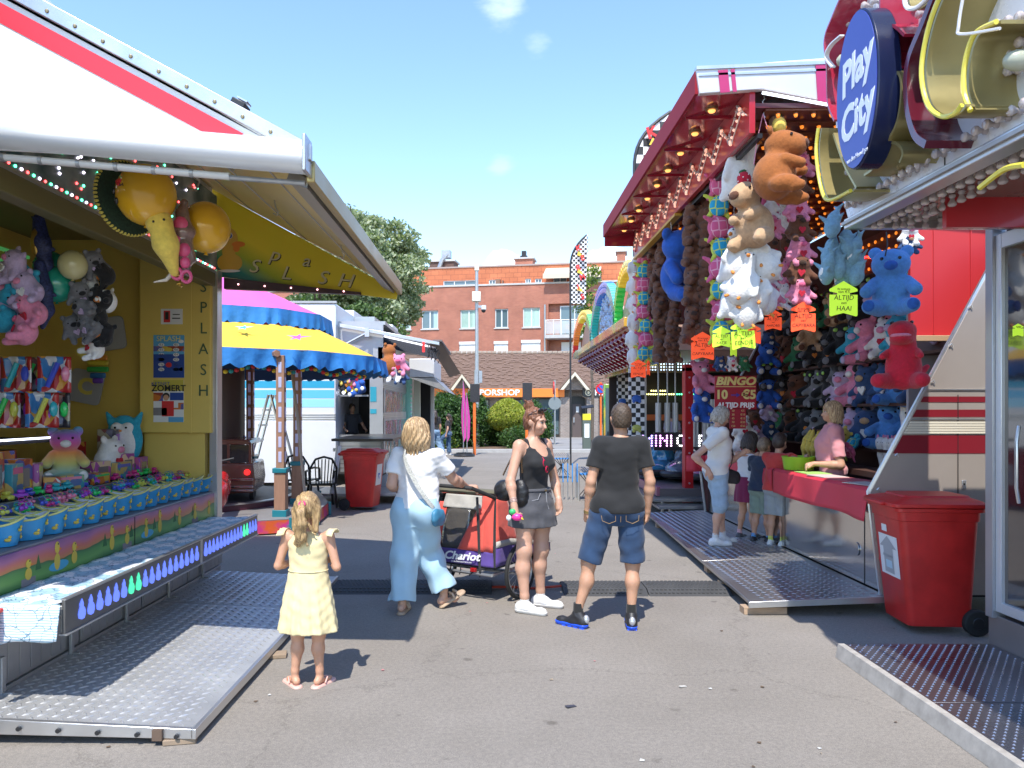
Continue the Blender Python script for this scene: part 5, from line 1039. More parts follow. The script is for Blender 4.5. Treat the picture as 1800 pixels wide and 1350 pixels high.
# ---- wheelie bins
def bin_(label,x,y,rz,sticker):
 t=thing('wheelie_bin',label,'bin',(x,y,0),rz); rm_=mat('bin_red_plastic',(.50,.018,.016),.42,var=.28,vsc=3.5,bump=.05,bs=200)
 def ring(w_,d_,z,yo=0,r=.05,n=4):
  o=[]
  for (sx_,sy_),a0 in (((1,1),0),((-1,1),90),((-1,-1),180),((1,-1),270)):
   for k in range(n+1): a=R(a0+90*k/n); o.append((sx_*(w_/2-r)+r*math.cos(a),yo+sy_*(d_/2-r)+r*math.sin(a),z))
  return o
 rows=[ring(.44,.46,.06,.02),ring(.45,.47,.1,.02),ring(.52,.58,.86,0),ring(.535,.60,.865,0),ring(.54,.61,.93,0),ring(.57,.66,.935,0),ring(.57,.66,.96,0)]
 n=len(rows[0]); m=MB(); fs=[(i*n+j,i*n+(j+1)%n,(i+1)*n+(j+1)%n,(i+1)*n+j) for i in range(len(rows)-1) for j in range(n)]+[tuple(range(n))[::-1]]
 m.add([v for r_ in rows for v in r_],fs); b=m.build('body',rm_,t)
 for sx_ in (-.14,.14): MB().box((sx_,.245,.5),(.06,.09,.7),rot=(R(-4),0,0)).build('rear_rib',rm_,b,bev=.01)
 rows=[ring(.585,.68,.965,-.01),ring(.60,.70,.97,-.01),ring(.60,.70,.995,-.01),ring(.55,.64,1.015,0),ring(.40,.5,1.035,.02),ring(.38,.48,1.05,.02)]
 m=MB(); fs=[(i*n+j,i*n+(j+1)%n,(i+1)*n+(j+1)%n,(i+1)*n+j) for i in range(len(rows)-1) for j in range(n)]+[tuple(range(n))[::-1],tuple((len(rows)-1)*n+j for j in range(n))]
 m.add([v for r_ in rows for v in r_],fs); lid=m.build('lid',rm_,t,bev=.003); MB().box((0,-.37,.985),(.3,.05,.03)).build('lid_handle',rm_,lid,bev=.01)
 MB().cyl((-.22,.37,.955),(.22,.37,.955),.022,n=10).box((-.2,.345,.955),(.04,.06,.05)).box((.2,.345,.955),(.04,.06,.05)).build('rear_handle',rm_,t)
 for sx_ in (-1,1):
  w_=MB().cyl((sx_*.21,.27,.1),(sx_*.27,.27,.1),.1,.1,24).build('wheel',mat('tyre_rubber',(.02,.02,.02),.8),t,bev=.012); MB().cyl((sx_*.271,.27,.1),(sx_*.278,.27,.1),.045,.04,16).build('hub',black,w_)
 MB().cyl((-.24,.27,.1),(.24,.27,.1),.013,n=8).build('axle',grey_metal,t)
 def front(u,z): return (u,-(.235+(z-.1)/.76*.055)-.002+.02*0,z)
 f=lambda u,z,o: (u,lerp(-.215,-.29,(z-.1)/.76)-o,z)
 if sticker=='arrow':
  s_=MB(); s_.quad(f(-.16,.40,.003),f(.16,.40,.003),f(.16,.72,.003),f(-.16,.72,.003)); s_.cm=1
  s_.add([f(-.09,.42,.005),f(.07,.42,.005),f(.07,.62,.005),f(.14,.62,.005),f(-.01,.71,.005),f(-.15,.62,.005),f(-.09,.62,.005)],[(0,1,2,6),(3,4,5)]); s_.cm=2
  s_.quad(f(-.06,.46,.006),f(.045,.46,.006),f(.045,.52,.006),f(-.06,.52,.006)); s_.cm=0; s_.quad(f(-.09,.745,.003),f(0,.745,.003),f(0,.80,.003),f(-.09,.80,.003))
  s_.build('sticker',[wp,mat('arrow_grey',(.35,.36,.38),.5),mat('pale_logo_blue',(.4,.55,.65),.5)],t,smooth=False,recalc=False)
  text('RESTAFVAL',.035,mat('arrow_grey',None),t,f(-.01,.555,.008),(R(90-6),0,0),.0005,w=False,name='sticker_lettering')
 else:
  s_=MB(); s_.quad(f(-.14,.42,.003),f(.14,.42,.003),f(.14,.78,.003),f(-.14,.78,.003)); s_.build('sticker',wp,t,smooth=False,recalc=False)
  text('P',.2,mat('sticker_blue',(.02,.12,.5),.5),t,f(0,.6,.008),(R(90-6),0,0),.0005,w=False,bold=.006,name='sticker_lettering')
 return t
bin_('big red wheelie bin with a white arrow sticker beside the beige trailer end wall',3.40,6.05,R(-94),'arrow')
bin_('red wheelie bin with a white P sticker in front of the dark kiosk counter',X(640,13.3),13.3,R(80),'p')
# ================= kiddie carousel
ca=thing('kiddie_carousel','kiddie carousel with yellow, pink and blue two tier canvas roof and wooden lamp posts','carousel',(-4.55,13,0))
K=12; CX,CY=-4.55,13.0
def cring(r,z,sag=0,n=K,sub=6,ph=math.pi/K):
 o=[]
 for i in range(n):
  a0=2*math.pi*i/n+ph; a1=a0+2*math.pi/n; p0=Vector((r*math.cos(a0),r*math.sin(a0),z)); p1=Vector((r*math.cos(a1),r*math.sin(a1),z))
  for k in range(sub): p=p0.lerp(p1,k/sub); p.z-=sag*math.sin(math.pi*k/sub); o.append(p)
 return o
canY=mat('yellow_canvas',(.85,.50,.045),.75,var=.05,vsc=3,bump=.15,bs=12); canP=mat('pink_canvas',(.80,.12,.42),.75,var=.05,vsc=3); canB=mat('blue_canvas',(.03,.22,.58),.7,var=.12,vsc=4,bump=.35,bs=7); canO=mat('orange_canvas',(.8,.3,.03),.75)
def loft(name,rows,mats,fm=None,par=ca):
 n=len(rows[0]); m=MB(); m.v=[tuple(p) for r_ in rows for p in r_]
 for i in range(len(rows)-1):
  for j in range(n): m.f.append((i*n+j,i*n+(j+1)%n,(i+1)*n+(j+1)%n,(i+1)*n+j)); m.m.append(fm(j) if fm else 0)
 return m.build(name,mats,par,recalc=False)
re_,rc_=2.75,1.78
lower=loft('lower_canopy',[cring(re_,2.56),cring((re_+rc_)/2,2.80),cring(rc_,3.02)],[canY,canP],lambda j:0)
upper=loft('upper_canopy',[cring(rc_+.02,3.26),cring(1.0,3.62),cring(.12,3.95)],[canP,canO,canY],lambda j:1 if (j//6) in (8,0,4) else 0)
def valance(name,r,z,drop,m,folds=.03):
 rows=[]; top=cring(r,z,0,K,24); n=len(top)
 for q in range(6):
  t=q/5; row=[]
  for j,p in enumerate(top):
   a=j/24*2*math.pi; f=1+ (folds*(math.sin(a*2.0+math.sin(a*.7)*2)+.6*math.sin(a*5+1))*t+.012*t)/r
   sc=abs(math.sin(a*2.5))*.07*(t==1)
   row.append(Vector((p.x*f,p.y*f,p.z-drop*t-sc)))
  rows.append(row)
 return loft(name,rows,[m])
valance('lower_valance',re_,2.57,.21,canB,.05); valance('upper_valance',rc_+.02,3.27,.22,canB,.03)
loft('inner_valance',[cring(re_-.5,2.5,0,K,12),cring(re_-.5,2.30,0,K,12)],[mat('dark_blue_canvas',(.01,.05,.16),.8)])
def star(name,px,py,s,m,rot):
# on the near sloped yellow panel
 Yc=CY-2.6+ .0; 
 n0=Vector((0,-(re_*math.cos(math.pi/K)),2.56)); n1=Vector((0,-(rc_*math.cos(math.pi/K)),3.02)); d=(n1-n0)
# intersect the pixel ray with the panel plane
 nn=Vector((0,-d.z,d.y)).normalized(); o=Vector((0,0,1.7)); rd=Vector(((px-865)/1350,1,(722-py)/1350)); pw=n0+Vector((CX,CY,0)); t=(pw-o).dot(nn)/rd.dot(nn); c=o+rd*t
 pts=[]
 for i in range(10):
  a=rot+i*math.pi/5; r_=s*(1 if i%2==0 else .38)*(1.5 if i in (0,4) else 1); pts.append(c+Vector((r_*math.cos(a),0,0))+d.normalized()*(r_*math.sin(a))+nn*(.012 if nn.y<0 else -.012))
 MB().add(pts,[tuple(range(10))]).build(name,m,ca,w=True)
star('star_print',428,577,.10,mat('star_blue',(.08,.35,.75),.7),.3); star('star_print',523,594,.13,mat('star_pink',(.85,.1,.45),.7),.2)
pol=mat('wood_post',(.30,.16,.10),.6,var=.15,vsc=6,ani=(5,5,.8)); teal=mat('teal_collar',(.01,.16,.2),.4); slot=mat('lamp_slot',(.38,.38,.52),.3,emis=(.5,.5,1),es=.06)
flo=mat('carousel_floor',(.26,.25,.25),.5,.3,var=.15,vsc=3)
rimm=mat('painted_rim',(.45,.1,.05),.4); nt,b=nodes(rimm); N=nt.nodes.new; L=nt.links.new; tc=N('ShaderNodeTexCoord'); n=N('ShaderNodeTexNoise'); n.inputs['Scale'].default_value=3.5; n.inputs['Detail'].default_value=3; L(tc.outputs['Object'],n.inputs['Vector']); r=N('ShaderNodeValToRGB'); r.color_ramp.interpolation='EASE'; e=r.color_ramp.elements; e[0].position=.3;e[0].color=(.02,.2,.25,1); e[1].position=.75; e[1].color=(.7,.5,.03,1)
for p,c in ((.45,(.5,.03,.2)),(.6,(.6,.1,.02))): k=e.new(p); k.color=(*c,1)
L(n.outputs[0],r.inputs[0]); L(r.outputs[0],b.inputs['Base Color'])
plf=[(-7.6,10.6),(-6.4,10.22),(-5.0,10.2),(-3.7,10.22),(-2.78,10.62),(-2.60,11.4),(-2.66,12.5),(-3.2,14.2),(-4.6,15.2),(-6.6,15.2),(-7.8,13.5)]
plf=[Vector((a-CX,b-CY,0)) for a,b in plf]
for i in range(len(plf)):
 p,q=plf[i],plf[(i+1)%len(plf)]
 MB().add([(p[0],p[1],.02),(q[0],q[1],.02),(q[0],q[1],.2),(p[0],p[1],.2)],[(0,1,2,3)]).build('rim_panel',rimm,ca)
 MB().cyl((p[0]*1.004,p[1]*1.004,.0),(p[0]*1.004,p[1]*1.004,.22),.035,n=8).build('rim_joint',teal,ca)
MB().prism([v+Vector((0,0,.19)) for v in plf],(0,0,.022)).build('outer_floor',flo,ca,bev=.004)
MB().cyl((-.6,-.35,.2),(-.6,-.35,.31),1.85,n=48).build('turntable',mat('turntable_dark',(.07,.015,.03),.3),ca); MB().lathe([(1.86,.30),(1.87,.315),(1.8,.325)],c=(-.6,-.35,0),n=48,caps=False).build('turntable_rim',alu,ca); MB().cyl((-.6,-.35,.3),(-.6,-.35,.318),1.8,n=48).build('turntable_floor',mat('black_floor',(.035,.03,.035),.5),ca)
def post(px,Y_,lab=None):
 x=X(px,Y_)-CX; y=Y_-CY; p=MB().box((x,y,.52),(.16,.16,.62)).build('post',pol,ca,bev=.008)
 MB().box((x,y,.255),(.2,.2,.1)).build('base_collar',teal,p,bev=.006); MB().box((x,y,.86),(.2,.2,.07)).build('post_collar',teal,p,bev=.01)
 MB().box((x,y,1.68),(.115,.115,1.6)).build('upper_post',pol,p,bev=.005)
 for k in range(7):
  z=1.05+k*.21
  for dx_,dy_ in ((0,-.06),(.06,0)): MB().box((x+dx_,y+dy_,z),(.045 if dx_==0 else .006,.006 if dx_==0 else .045,.15)).build('lamp_slot',slot,p,bev=.004)
 return p
for a in (494,523): post(a,10.85 if a==494 else 12.3)
post(440,13.6); post(372,11.2)
MB().tube([(X(511,11.9)-CX,11.9-CY,2.45),(X(523,11.7)-CX,11.7-CY,1.6),(X(538,11.6)-CX,11.6-CY,.22)],.022,8).build('loose_pole',mat('tan_pole',(.32,.25,.19),.6),ca)
MB().cyl((0,0,.3),(0,0,3.2),.35,n=16).build('centre_column',mat('centre_dark',(.05,.03,.03),.5),ca)
for i in range(4):
 a=.6+i*1.57; MB().tube([(.3*math.cos(a),.3*math.sin(a),2.5),(re_*math.cos(a),re_*math.sin(a),2.5)],.05,6).build('roof_beam',pol,ca)
fl_=[mat('garland_red',(.6,.02,.03),.5),mat('garland_yellow',(.75,.55,.03),.5),mat('garland_teal',(.02,.35,.4),.5)]
m=MB()
for i in range(80):
 t=i/80*2.4+math.pi*1.2; r_=re_-.28; m.cm=i%3; m.ball((r_*math.cos(t),r_*math.sin(t),2.28+.04*math.sin(i*.55)),(.035,.035,.03),5)
tag(m.build('flower_garland',fl_,ca,recalc=False),kind='stuff')
# toy bus and motorbike on it
bu=thing('toy_bus','maroon toy ride bus with chrome trim on the carousel turntable','toy vehicle',(X(408,12),12.0,.32),R(8)); mr2=mat('bus_maroon',(.13,.045,.035),.25,coat=.6); chr_=mat('chrome',(.6,.58,.57),.12,1)
MB().prism([(-.36,-.3,.12),(.36,-.3,.12),(.39,-.3,.3),(.36,-.3,.58),(-.36,-.3,.58),(-.39,-.3,.3)],(0,1.1,0)).build('body',mr2,bu,bev=.03)
ro_=MB().prism([(-.34,-.28,.86),(.34,-.28,.86),(.30,-.28,.94),(-.30,-.28,.94)],(0,1.05,0)).build('roof',mr2,bu,bev=.02)
for x in (-.32,0,.32): MB().box((x,-.27,.72),(.04,.04,.3)).build('window_post',mr2,bu)
for x in (-.16,.16): MB().box((x,-.26,.72),(.28,.01,.27)).build('pane',mat('smoked_glass',(.04,.03,.03),.05,spec=.8),bu)
for z in (.16,.22,.33): MB().box((0,-.315,z),(.74,.02,.03)).build('chrome_bar',chr_,bu,bev=.005)
for x in (-.28,.28): MB().cyl((x,-.3,.44),(x,-.33,.44),.045,n=14).build('tail_lamp',mat('tail_lamp_red',(.5,.01,.01),.3,emis=(1,.02,.02),es=1.2),bu); MB().cyl((x,0,.1),(x+.06,0,.1),.13,n=18).build('wheel',black,bu)
for x in (-.2,.2): MB().ball((x,-.1,.97),.03,8).build('roof_lamp',chr_,ro_)
mo=thing('toy_motorbike','red toy ride motorbike in front of the maroon toy bus','toy vehicle',(X(388,10.9),10.9,.32),R(15)); mrr=mat('toy_red',(.45,.015,.02),.25,coat=.5)
Sdf((-.3,-.6,0),(.3,.6,.8),.02).ell((0,-.3,.22),(.12,.25,.2),.05).cap((0,-.3,.3),(0,.2,.42),.11,.09,.06).ell((0,.3,.28),(.12,.22,.2),.05).cap((0,-.3,.35),(0,-.42,.68),.05,.04,.03).build('body',mrr,mo)
for y in (-.38,.38): MB().cyl((-.04,y,.14),(.04,y,.14),.14,n=20).build('wheel',black,mo,bev=.01)
MB().tube([(-.2,-.38,.72),(0,-.43,.68),(.2,-.38,.72)],.018,6).build('handlebar',black,mo)
# ================= blue striped white trailer
bw_=thing('white_trailer','white trailer with three blue stripes and a roof edge, behind the carousel','trailer',(-6.5,16,0)); YT=17.3
wtr=mat('trailer_white',(.70,.71,.73),.35,.1,var=.04,vsc=2)
xr_=X(590,YT); bd=boxo('body',wtr,bw_,-13,xr_,YT,20.5,.42,Z(533,YT),.03)
for (a,b,c) in ((668,682,(.03,.33,.5)),(684,700,(.12,.48,.75)),(700,716,(.3,.65,.85))): boxo('blue_stripe',mat('stripe_%d'%a,c,.35),bd,-13,xr_-.03,YT-.004,YT,Z(b,YT),Z(a,YT)-.02)
for py in (728,732,736): boxo('moulding',alu,bd,-13,xr_,YT-.012,YT,Z(py+1.6,YT),Z(py,YT))
boxo('lower_skirt',wtr,bw_,-13,xr_+.0,YT-.006,YT+.02,.08,Z(740,YT),.004); boxo('roof_rim',alu_d,bd,-13,xr_+.02,YT-.03,YT+.05,Z(533,YT),Z(530,YT)+.01)
MB().cyl((-5.5,YT+.1,.3),(-5.3,YT+.1,.3),.32,n=24).build('wheel',black,bw_,w=True)
ld=thing('step_ladder','aluminium step ladder standing open behind the carousel posts','ladder',(X(478,14.6),14.6,0)); 
for sx_ in (-1,1):
 MB().tube([(-.55,sx_*.22,0),(-.02,sx_*.16,2.0)],.028,6).build('front_rail',alu,ld); MB().tube([(.55,sx_*.22,0),(.02,sx_*.16,2.0)],.028,6).build('rear_rail',alu,ld)
for k in range(6): t=(k+1)/7; MB().box((lerp(-.55,-.02,t),0,2.0*t),(.08,.36,.03)).build('rung',alu,ld)
def chair(x,y,rz,lab):
 t=thing('garden_chair',lab,'chair',(x,y,0),rz,'black plastic chairs by the kiosk'); bp_=mat('dark_plastic_chair',(.015,.02,.02),.3)
 MB().box((0,0,.42),(.46,.44,.03)).build('seat',bp_,t,bev=.01)
 for sx_ in (-1,1):
  for sy_ in (-1,1): MB().cyl((sx_*.24,sy_*.24,0),(sx_*.2,sy_*.19,.42),.025,.02,8).build('leg',bp_,t)
  MB().tube([(sx_*.24,-.24,.0+.4),(sx_*.25,-.2,.62),(sx_*.25,.05,.65),(sx_*.22,.22,.64)],.02,6).build('armrest',bp_,t)
 bk=MB().tube([(-.22,.2,.43),(-.23,.26,.7),(-.14,.3,.86),(0,.31,.9),(.14,.3,.86),(.23,.26,.7),(.22,.2,.43)],.02,8).build('back_frame',bp_,t)
 for k in range(6): x_=-.15+k*.06; MB().tube([(x_*.8,.21,.43),(x_,.29,.86-.3*x_*x_*4)],.011,5).build('back_slat',bp_,bk)
chair(X(565,13.6),13.6,R(200),'black plastic garden chair nearest the red bin by the kiosk'); chair(X(532,14.3),14.3,R(170),'black plastic garden chair half hidden behind the carousel post')
# ================= kiosk trailer with striped louvre awning
kk=thing('snack_kiosk','grey kiosk trailer with dark serving window, mirror side panels and striped louvre awning','kiosk',(-3.2,19,0))
YK=17.6; xk0=X(588,YK)-.1; xk1=X(664,YK); zk=Z(575,YK)
kw=mat('kiosk_grey',(.42,.43,.44),.35,.4,var=.08,vsc=2)
boxo('roof',kw,kk,-5.8,-2.45,YK,27,Z(590,YK)+.25,Z(590,YK)+.33); boxo('upper_front',kw,kk,-5.8,-2.5,YK,YK+.08,Z(645,YK),Z(590,YK)+.25)
boxo('front_jamb',kw,kk,X(650,YK),-2.5,YK-.02,YK+.1,.4,Z(645,YK)); boxo('inner_back',mat('kiosk_inside',(.04,.04,.045),.6),kk,-5.2,-2.6,YK+1.8,YK+1.85,.3,3.3); boxo('inner_left',dark,kk,-5.2,-5.15,YK,YK+1.8,.3,3.3); boxo('inner_right',dark,kk,-2.62,-2.56,YK+.1,YK+1.8,.3,3.3)
boxo('lower_front',alu_d,kk,xk0-1,-2.5,YK,YK+.06,.25,1.15); 
for i in range(8): boxo('skirt_slat',alu,kk,X(598,YK),-2.55,YK-.03-.005*(i%2),YK,.3+i*.1,.38+i*.1)
boxo('counter_board',mat('dark_counter',(.05,.045,.04),.3),kk,X(588,14.9),X(694,14.9),14.6,YK,Z(772,14.9)-.03,Z(772,14.9)+.02,.004)
boxo('counter_front_rail',alu,kk,X(588,14.7),X(640,14.7),14.56,14.6,Z(793,14.7),Z(787,14.7))
for i,px in enumerate((603,619,625)): MB().ball((X(px,YK),YK+.05,Z(690,YK)),.035,8).build('window_lamp',mat('cool_lamp',(.8,.85,1),.3,emis=(.8,.85,1),es=5),kk,w=True)
boxo('menu_board',mat('menu_grey',(.25,.25,.27),.5),kk,X(602,YK+1.7),X(630,YK+1.7),YK+1.7,YK+1.75,Z(738,YK+1.7),Z(698,YK+1.7)); boxo('inner_strip',alu_d,kk,X(594,YK),X(648,YK),YK-.02,YK+.0,Z(697,YK),Z(694,YK))
boxo('teal_box_panel',mat('kiosk_teal',(.03,.3,.4),.4),kk,X(651,YK),X(662,YK),YK-.03,YK-.02,Z(706,YK),Z(680,YK)); boxo('teal_box_panel',mat('kiosk_teal',None),kk,X(651,YK),X(662,YK),YK-.03,YK-.02,Z(727,YK),Z(719,YK))
# mirror side wall along the street
mir=mat('wavy_mirror_steel',(.6,.6,.62),.09,.95,bump=.35,bs=2.2)
sw=boxo('side_wall',kw,kk,-2.62,-2.5,YK,26.5,.25,Z(610,YK),.004)
for i in range(5):
 for (za,zb_) in ((Z(728,YK)+.05,Z(684,YK)),(.32,Z(740,YK))): boxo('mirror_panel',mir,sw,-2.5,-2.49,YK+.35+i*1.0,YK+1.3+i*1.0,za,zb_,.003)
for k in range(3): boxo('moulding',alu,sw,-2.5,-2.48,YK,21.5,Z(734,YK)+.04*k,Z(734,YK)+.04*k+.022); boxo('moulding',alu,sw,-2.5,-2.48,YK,21.5,Z(682,YK)+.04*k,Z(682,YK)+.04*k+.022)
mint=mat('mint_tube',(.25,.62,.52),.4); tu=MB().cyl((X(717,22.5),22.5,.3),(X(717,22.5),22.5,Z(664,22.5)),.13,n=14).build('mint_column',mint,kk,w=True)
for i in range(16): MB().ball((X(717,22.5)+.1,22.42,.5+i*.13),.03,6).build('column_bulb',mat('bulb_white',(.75,.75,.85),.3),tu,w=True)
boxo('cream_column',mat('cream_column_paint',(.66,.65,.55),.5),kk,X(727,23),X(738,23),23,23.2,.3,Z(650,23)); boxo('dark_doorway',dark,kk,X(738,24),X(756,24),24,24.2,.2,Z(672,24)); boxo('white_column',wtr,kk,X(755,24.5),X(763,24.5),24.4,24.6,.3,Z(672,24.5))
boxo('white_balcony_box',wtr,kk,X(722,22),X(765,22),21.6,24.5,Z(664,22),Z(632,22),.02); 
MB().prism([(X(722,22),21.6,Z(665,22)),(X(765,22),21.6,Z(665,22)),(X(790,22),21.6,Z(690,22))],(0,4,0)).build('grey_soffit',alu_d,kk,w=True)
boxo('platform',alu_d,kk,-2.5,-1.7,15.2,22,.16,.22,.004); 
# louvre awning: slopes down to the right
aw0,aw1=(X(600,YK),Z(572,YK)),(X(773,YK),Z(604,YK))
aw=MB().prism([(aw0[0],YK-.2,aw0[1]+.02),(aw1[0],YK-.2,aw1[1]+.02),(aw1[0],YK-.2,aw1[1]-.05),(aw0[0],YK-.2,aw0[1]-.06)],(0,.12,0)).build('awning_rail',alu,kk,w=True,bev=.004)
MB().tube([(X(612,YK),YK-.16,Z(605,YK)),(X(644,YK),YK-.16,Z(588,YK))],.03,8).box((X(648,YK),YK-.22,Z(586,YK)),(.1,.06,.2)).build('awning_strut',alu,aw,w=True)
lw_=mat('louvre_white',(.8,.8,.8),.4); lk_=mat('louvre_gap_dark',(.03,.03,.035),.4)
for i in range(9):
 y=YK+.05+i*.42
 for m_,dy_,dz_,hh_,nm_ in ((lw_,0,-.07,.045,'awning_slat'),(lk_,.2,.0,.16,'awning_gap_dark')): MB().prism([(aw0[0]+.3,y+dy_,aw0[1]+dz_-hh_),(aw1[0]-.1,y+dy_,aw1[1]+dz_-hh_),(aw1[0]-.1,y+dy_+.03,aw1[1]+dz_),(aw0[0]+.3,y+dy_+.03,aw0[1]+dz_)],(0,.012,0)).build(nm_,m_,aw,w=True)  # white slats tilted to catch sun; dark strips added as the dark gaps
MB().prism([(aw1[0]-.15,YK-.1,aw1[1]+.04),(aw1[0]+.05,YK-.1,aw1[1]+.04),(aw1[0]+.05,YK-.1,aw1[1]+.08),(aw1[0]-.15,YK-.1,aw1[1]+.08)],(0,4.2,0)).build('awning_outer_rail',mat('awning_brown_top',(.16,.13,.12),.5),aw,w=True)
boxo('awning_end_lamp',mat('tail_lamp_red',None),aw,X(744,YK),X(748,YK),YK-.24,YK-.2,Z(620,YK),Z(603,YK)); 
MB().prism([(aw1[0]-.25,YK-.1,aw1[1]),(aw1[0]+.05,YK-.1,aw1[1]),(aw1[0]+.32,YK+4,aw1[1]-.5),(aw1[0]+.0,YK+4,aw1[1]-.6)],(0,.05,0)).build('mesh_side',mat('mesh_brown',(.2,.16,.13),.6,alpha=.8),aw,w=True)
m=MB(); m.tube([(X(752+6*i+3*(k%2),YK),YK-.05,Z(606+6*k+i*3,YK)) for i in range(4) for k in range(5)],.012,5); m.build('coiled_cable',black,aw,w=True)
for (px0,px1,py,Y_,lab) in ((590,622,545,21,'x'),(655,690,570,26,'y')): boxo('roof_unit',wtr,kk,X(px0,Y_),X(px1,Y_),Y_,Y_+1.5,Z(590,Y_),Z(py,Y_),.02)
boxo('rear_body',kw,kk,-5.8,-3.0,19.6,26,.4,Z(560,20)); 
# step platform beside the bin
sp_=thing('striped_step','grey ribbed metal step platform behind the left red bin','step',(X(640,14.6),14.6,0)); MB().bb(-.9,.95,-.6,.7,.14,.18).build('deck',alu_d,sp_,bev=.004)
for i in range(14): MB().bb(-.88,.93,-.58+i*.09,-.54+i*.09,.18,.19).build('deck_rib',alu,sp_)
for sx_ in (-.8,.85): MB().cyl((sx_,-.5,0),(sx_,-.5,.14),.03,n=8).build('leg',alu,sp_)
MB().tube([(-.45,-.75,.2),(-.38,-.5,1.05)],.05,8).build('white_prop',wtr,sp_)
# ================= mini ride with rainbow canopy
mi=thing('mini_car_ride','dark kids car ride with rainbow arch canopy, checkered columns and dotted MINI lights','fair ride',(3.6,16.5,0))
y0,y1=12.6,20.5
def rainb(name):
 m=mat(name,(.5,.2,.1),.2,coat=.5); nt,b=nodes(m); N=nt.nodes.new; L=nt.links.new; tc=N('ShaderNodeTexCoord'); n=N('ShaderNodeTexNoise'); n.inputs['Scale'].default_value=.9; n.inputs['Detail'].default_value=2; L(tc.outputs['Object'],n.inputs['Vector'])
 r=N('ShaderNodeValToRGB'); e=r.color_ramp.elements; e[0].position=.32; e[0].color=(.03,.15,.45,1); e[1].position=.68; e[1].color=(.5,.02,.02,1)
 for p,c in ((.42,(.02,.35,.12)),(.5,(.6,.5,.05)),(.58,(.65,.25,.05))): k=e.new(p); k.color=(*c,1)
 L(n.outputs[0],r.inputs[0]); L(r.outputs[0],b.inputs['Base Color']); return m
rb_=rainb('airbrushed_rainbow'); pch=mat('peach_airbrush',(.62,.42,.33),.3,.1,var=.25,vsc=1.5)
xf=2.22; zf=3.2
boxo('canopy_edge',rb_,mi,xf-.06,xf+.06,y0,y1,zf-.12,zf+.04,.01)
MB().prism([(xf,y0,zf-.1),(3.05,y0,2.62),(3.05,y0,2.67),(xf,y0,zf-.04)],(0,y1-y0,0)).build('canopy_soffit',pch,mi,w=True); boxo('soffit_edge',rb_,mi,3.0,3.1,y0,y1,2.56,2.66,.01)
MB().prism([(xf,y1-.03,zf),(3.05,y1-.03,2.62),(3.6,y1-.03,2.62),(3.6,y1-.03,zf+.4),(xf,y1-.03,zf+.1)],(0,.05,0)).build('canopy_end',rb_,mi,w=True)
boxo('roof_box',pch,mi,3.0,6.5,y0,y1,2.7,3.6); 
db=mat('dark_red_bulb',(.22,.01,.015),.12,coat=.8); m=MB()
for i in range(16):
 for j in range(6):
  t=.12+j*.13; m.cyl((lerp(xf,3.05,t),y0+.6+i*.45,lerp(zf-.1,2.62,t)-.0),(lerp(xf,3.05,t)-.05,y0+.6+i*.45,lerp(zf-.1,2.62,t)-.1),.055,.05,8)
tag(m.build('soffit_bulbs',db,mi,w=True,recalc=False),kind='stuff')
# upright face with rainbow arches
MB().prism([(xf+.15,y0,zf+.04),(xf+.15,y1,zf+.04),(xf+.15,y1-.3,zf+.3),(xf+.15,y1-1.2,zf+.8),(xf+.15,y1-3.2,zf+.4),(xf+.15,y1-4.9,zf+.95),(xf+.15,y1-6.6,zf+.3),(xf+.15,y0,zf+.9)],(.08,0,0)).build('arch_board',pch,mi,w=True)
cols=[('arch_red',(.6,.02,.02)),('arch_orange',(.75,.2,.02)),('arch_yellow',(.75,.55,.03)),('arch_green',(.03,.5,.08)),('arch_teal',(.01,.35,.38)),('arch_blue',(.02,.15,.6))]
def arch(yc,w_,h,seq,n=26):
 for rr_ in range(2):
  for i in range(n):
   t=math.pi*i/(n-1); y=yc-(w_+rr_*.1)*math.cos(t); z=zf+.05+(h+rr_*.1)*math.sin(t)
   nm,c=cols[seq[min(len(seq)-1,int(i/n*len(seq)))]]
   MB().cyl((xf+.14,y,z),(xf-.0,y,z),.075,.06,8).build('arch_lamp',mat(nm,c,.15,coat=.5,emis=c,es=.1),mi,w=True)
arch(19.3,1.85,.78,[4,3,2,2,1,1,0],34); arch(15.7,1.6,.88,[4,4,5,5,4,4],40); arch(12.9,1.1,.8,[0,1,2,2,3,3],26)
for yc in (15.5,): 
 m=MB()
 for i in range(90): m.ball((xf+.12,yc-1+random.random()*2,zf+.12+random.random()*.7),.05,6)
 tag(m.build('clear_bulbs',mat('clear_blue_bulb',(.4,.5,.65),.1,coat=.5),mi,w=True,recalc=False),kind='stuff')
ck=checkmat('column_checks',1/.09*1.0)
for px,Y_,w_ in ((1094,20,.26),(1119,15.6,.3)):
 c=MB().bb(X(px,Y_)-w_/2,X(px,Y_)+w_/2,Y_,Y_+.1,.2,2.62).bb(X(px,Y_)+w_/2,X(px,Y_)+w_/2+.02,Y_,Y_+.4,.2,2.62).build('checkered_column',ck,mi,w=True)
 boxo('column_edge',alu,c,X(px,Y_)+w_/2+.02,X(px,Y_)+w_/2+.05,Y_-.01,Y_+.03,.2,2.62)
 for zz,cc in ((1.95,(.03,.12,.45)),(1.35,(.45,.45,.1))): MB().ball((X(px,Y_),Y_-.01,zz),(.1,.02,.07),10).ball((X(px,Y_)-.06,Y_-.02,zz-.06),(.035,.02,.035),8).ball((X(px,Y_)+.06,Y_-.02,zz-.06),(.035,.02,.035),8).build('car_motif',mat('motif_%d'%int(zz*10),cc,.4),c,w=True)
ar=MB().bb(X(1062,22),X(1083,22),22,22.3,.1,Z(675,22)).build('airbrushed_gate',rb_,mi,w=True,bev=.02)
MB().bb(X(1064,22),X(1074,22),21.97,22,.5,Z(682,22)).build('gate_pane',glass_far,ar,w=True)
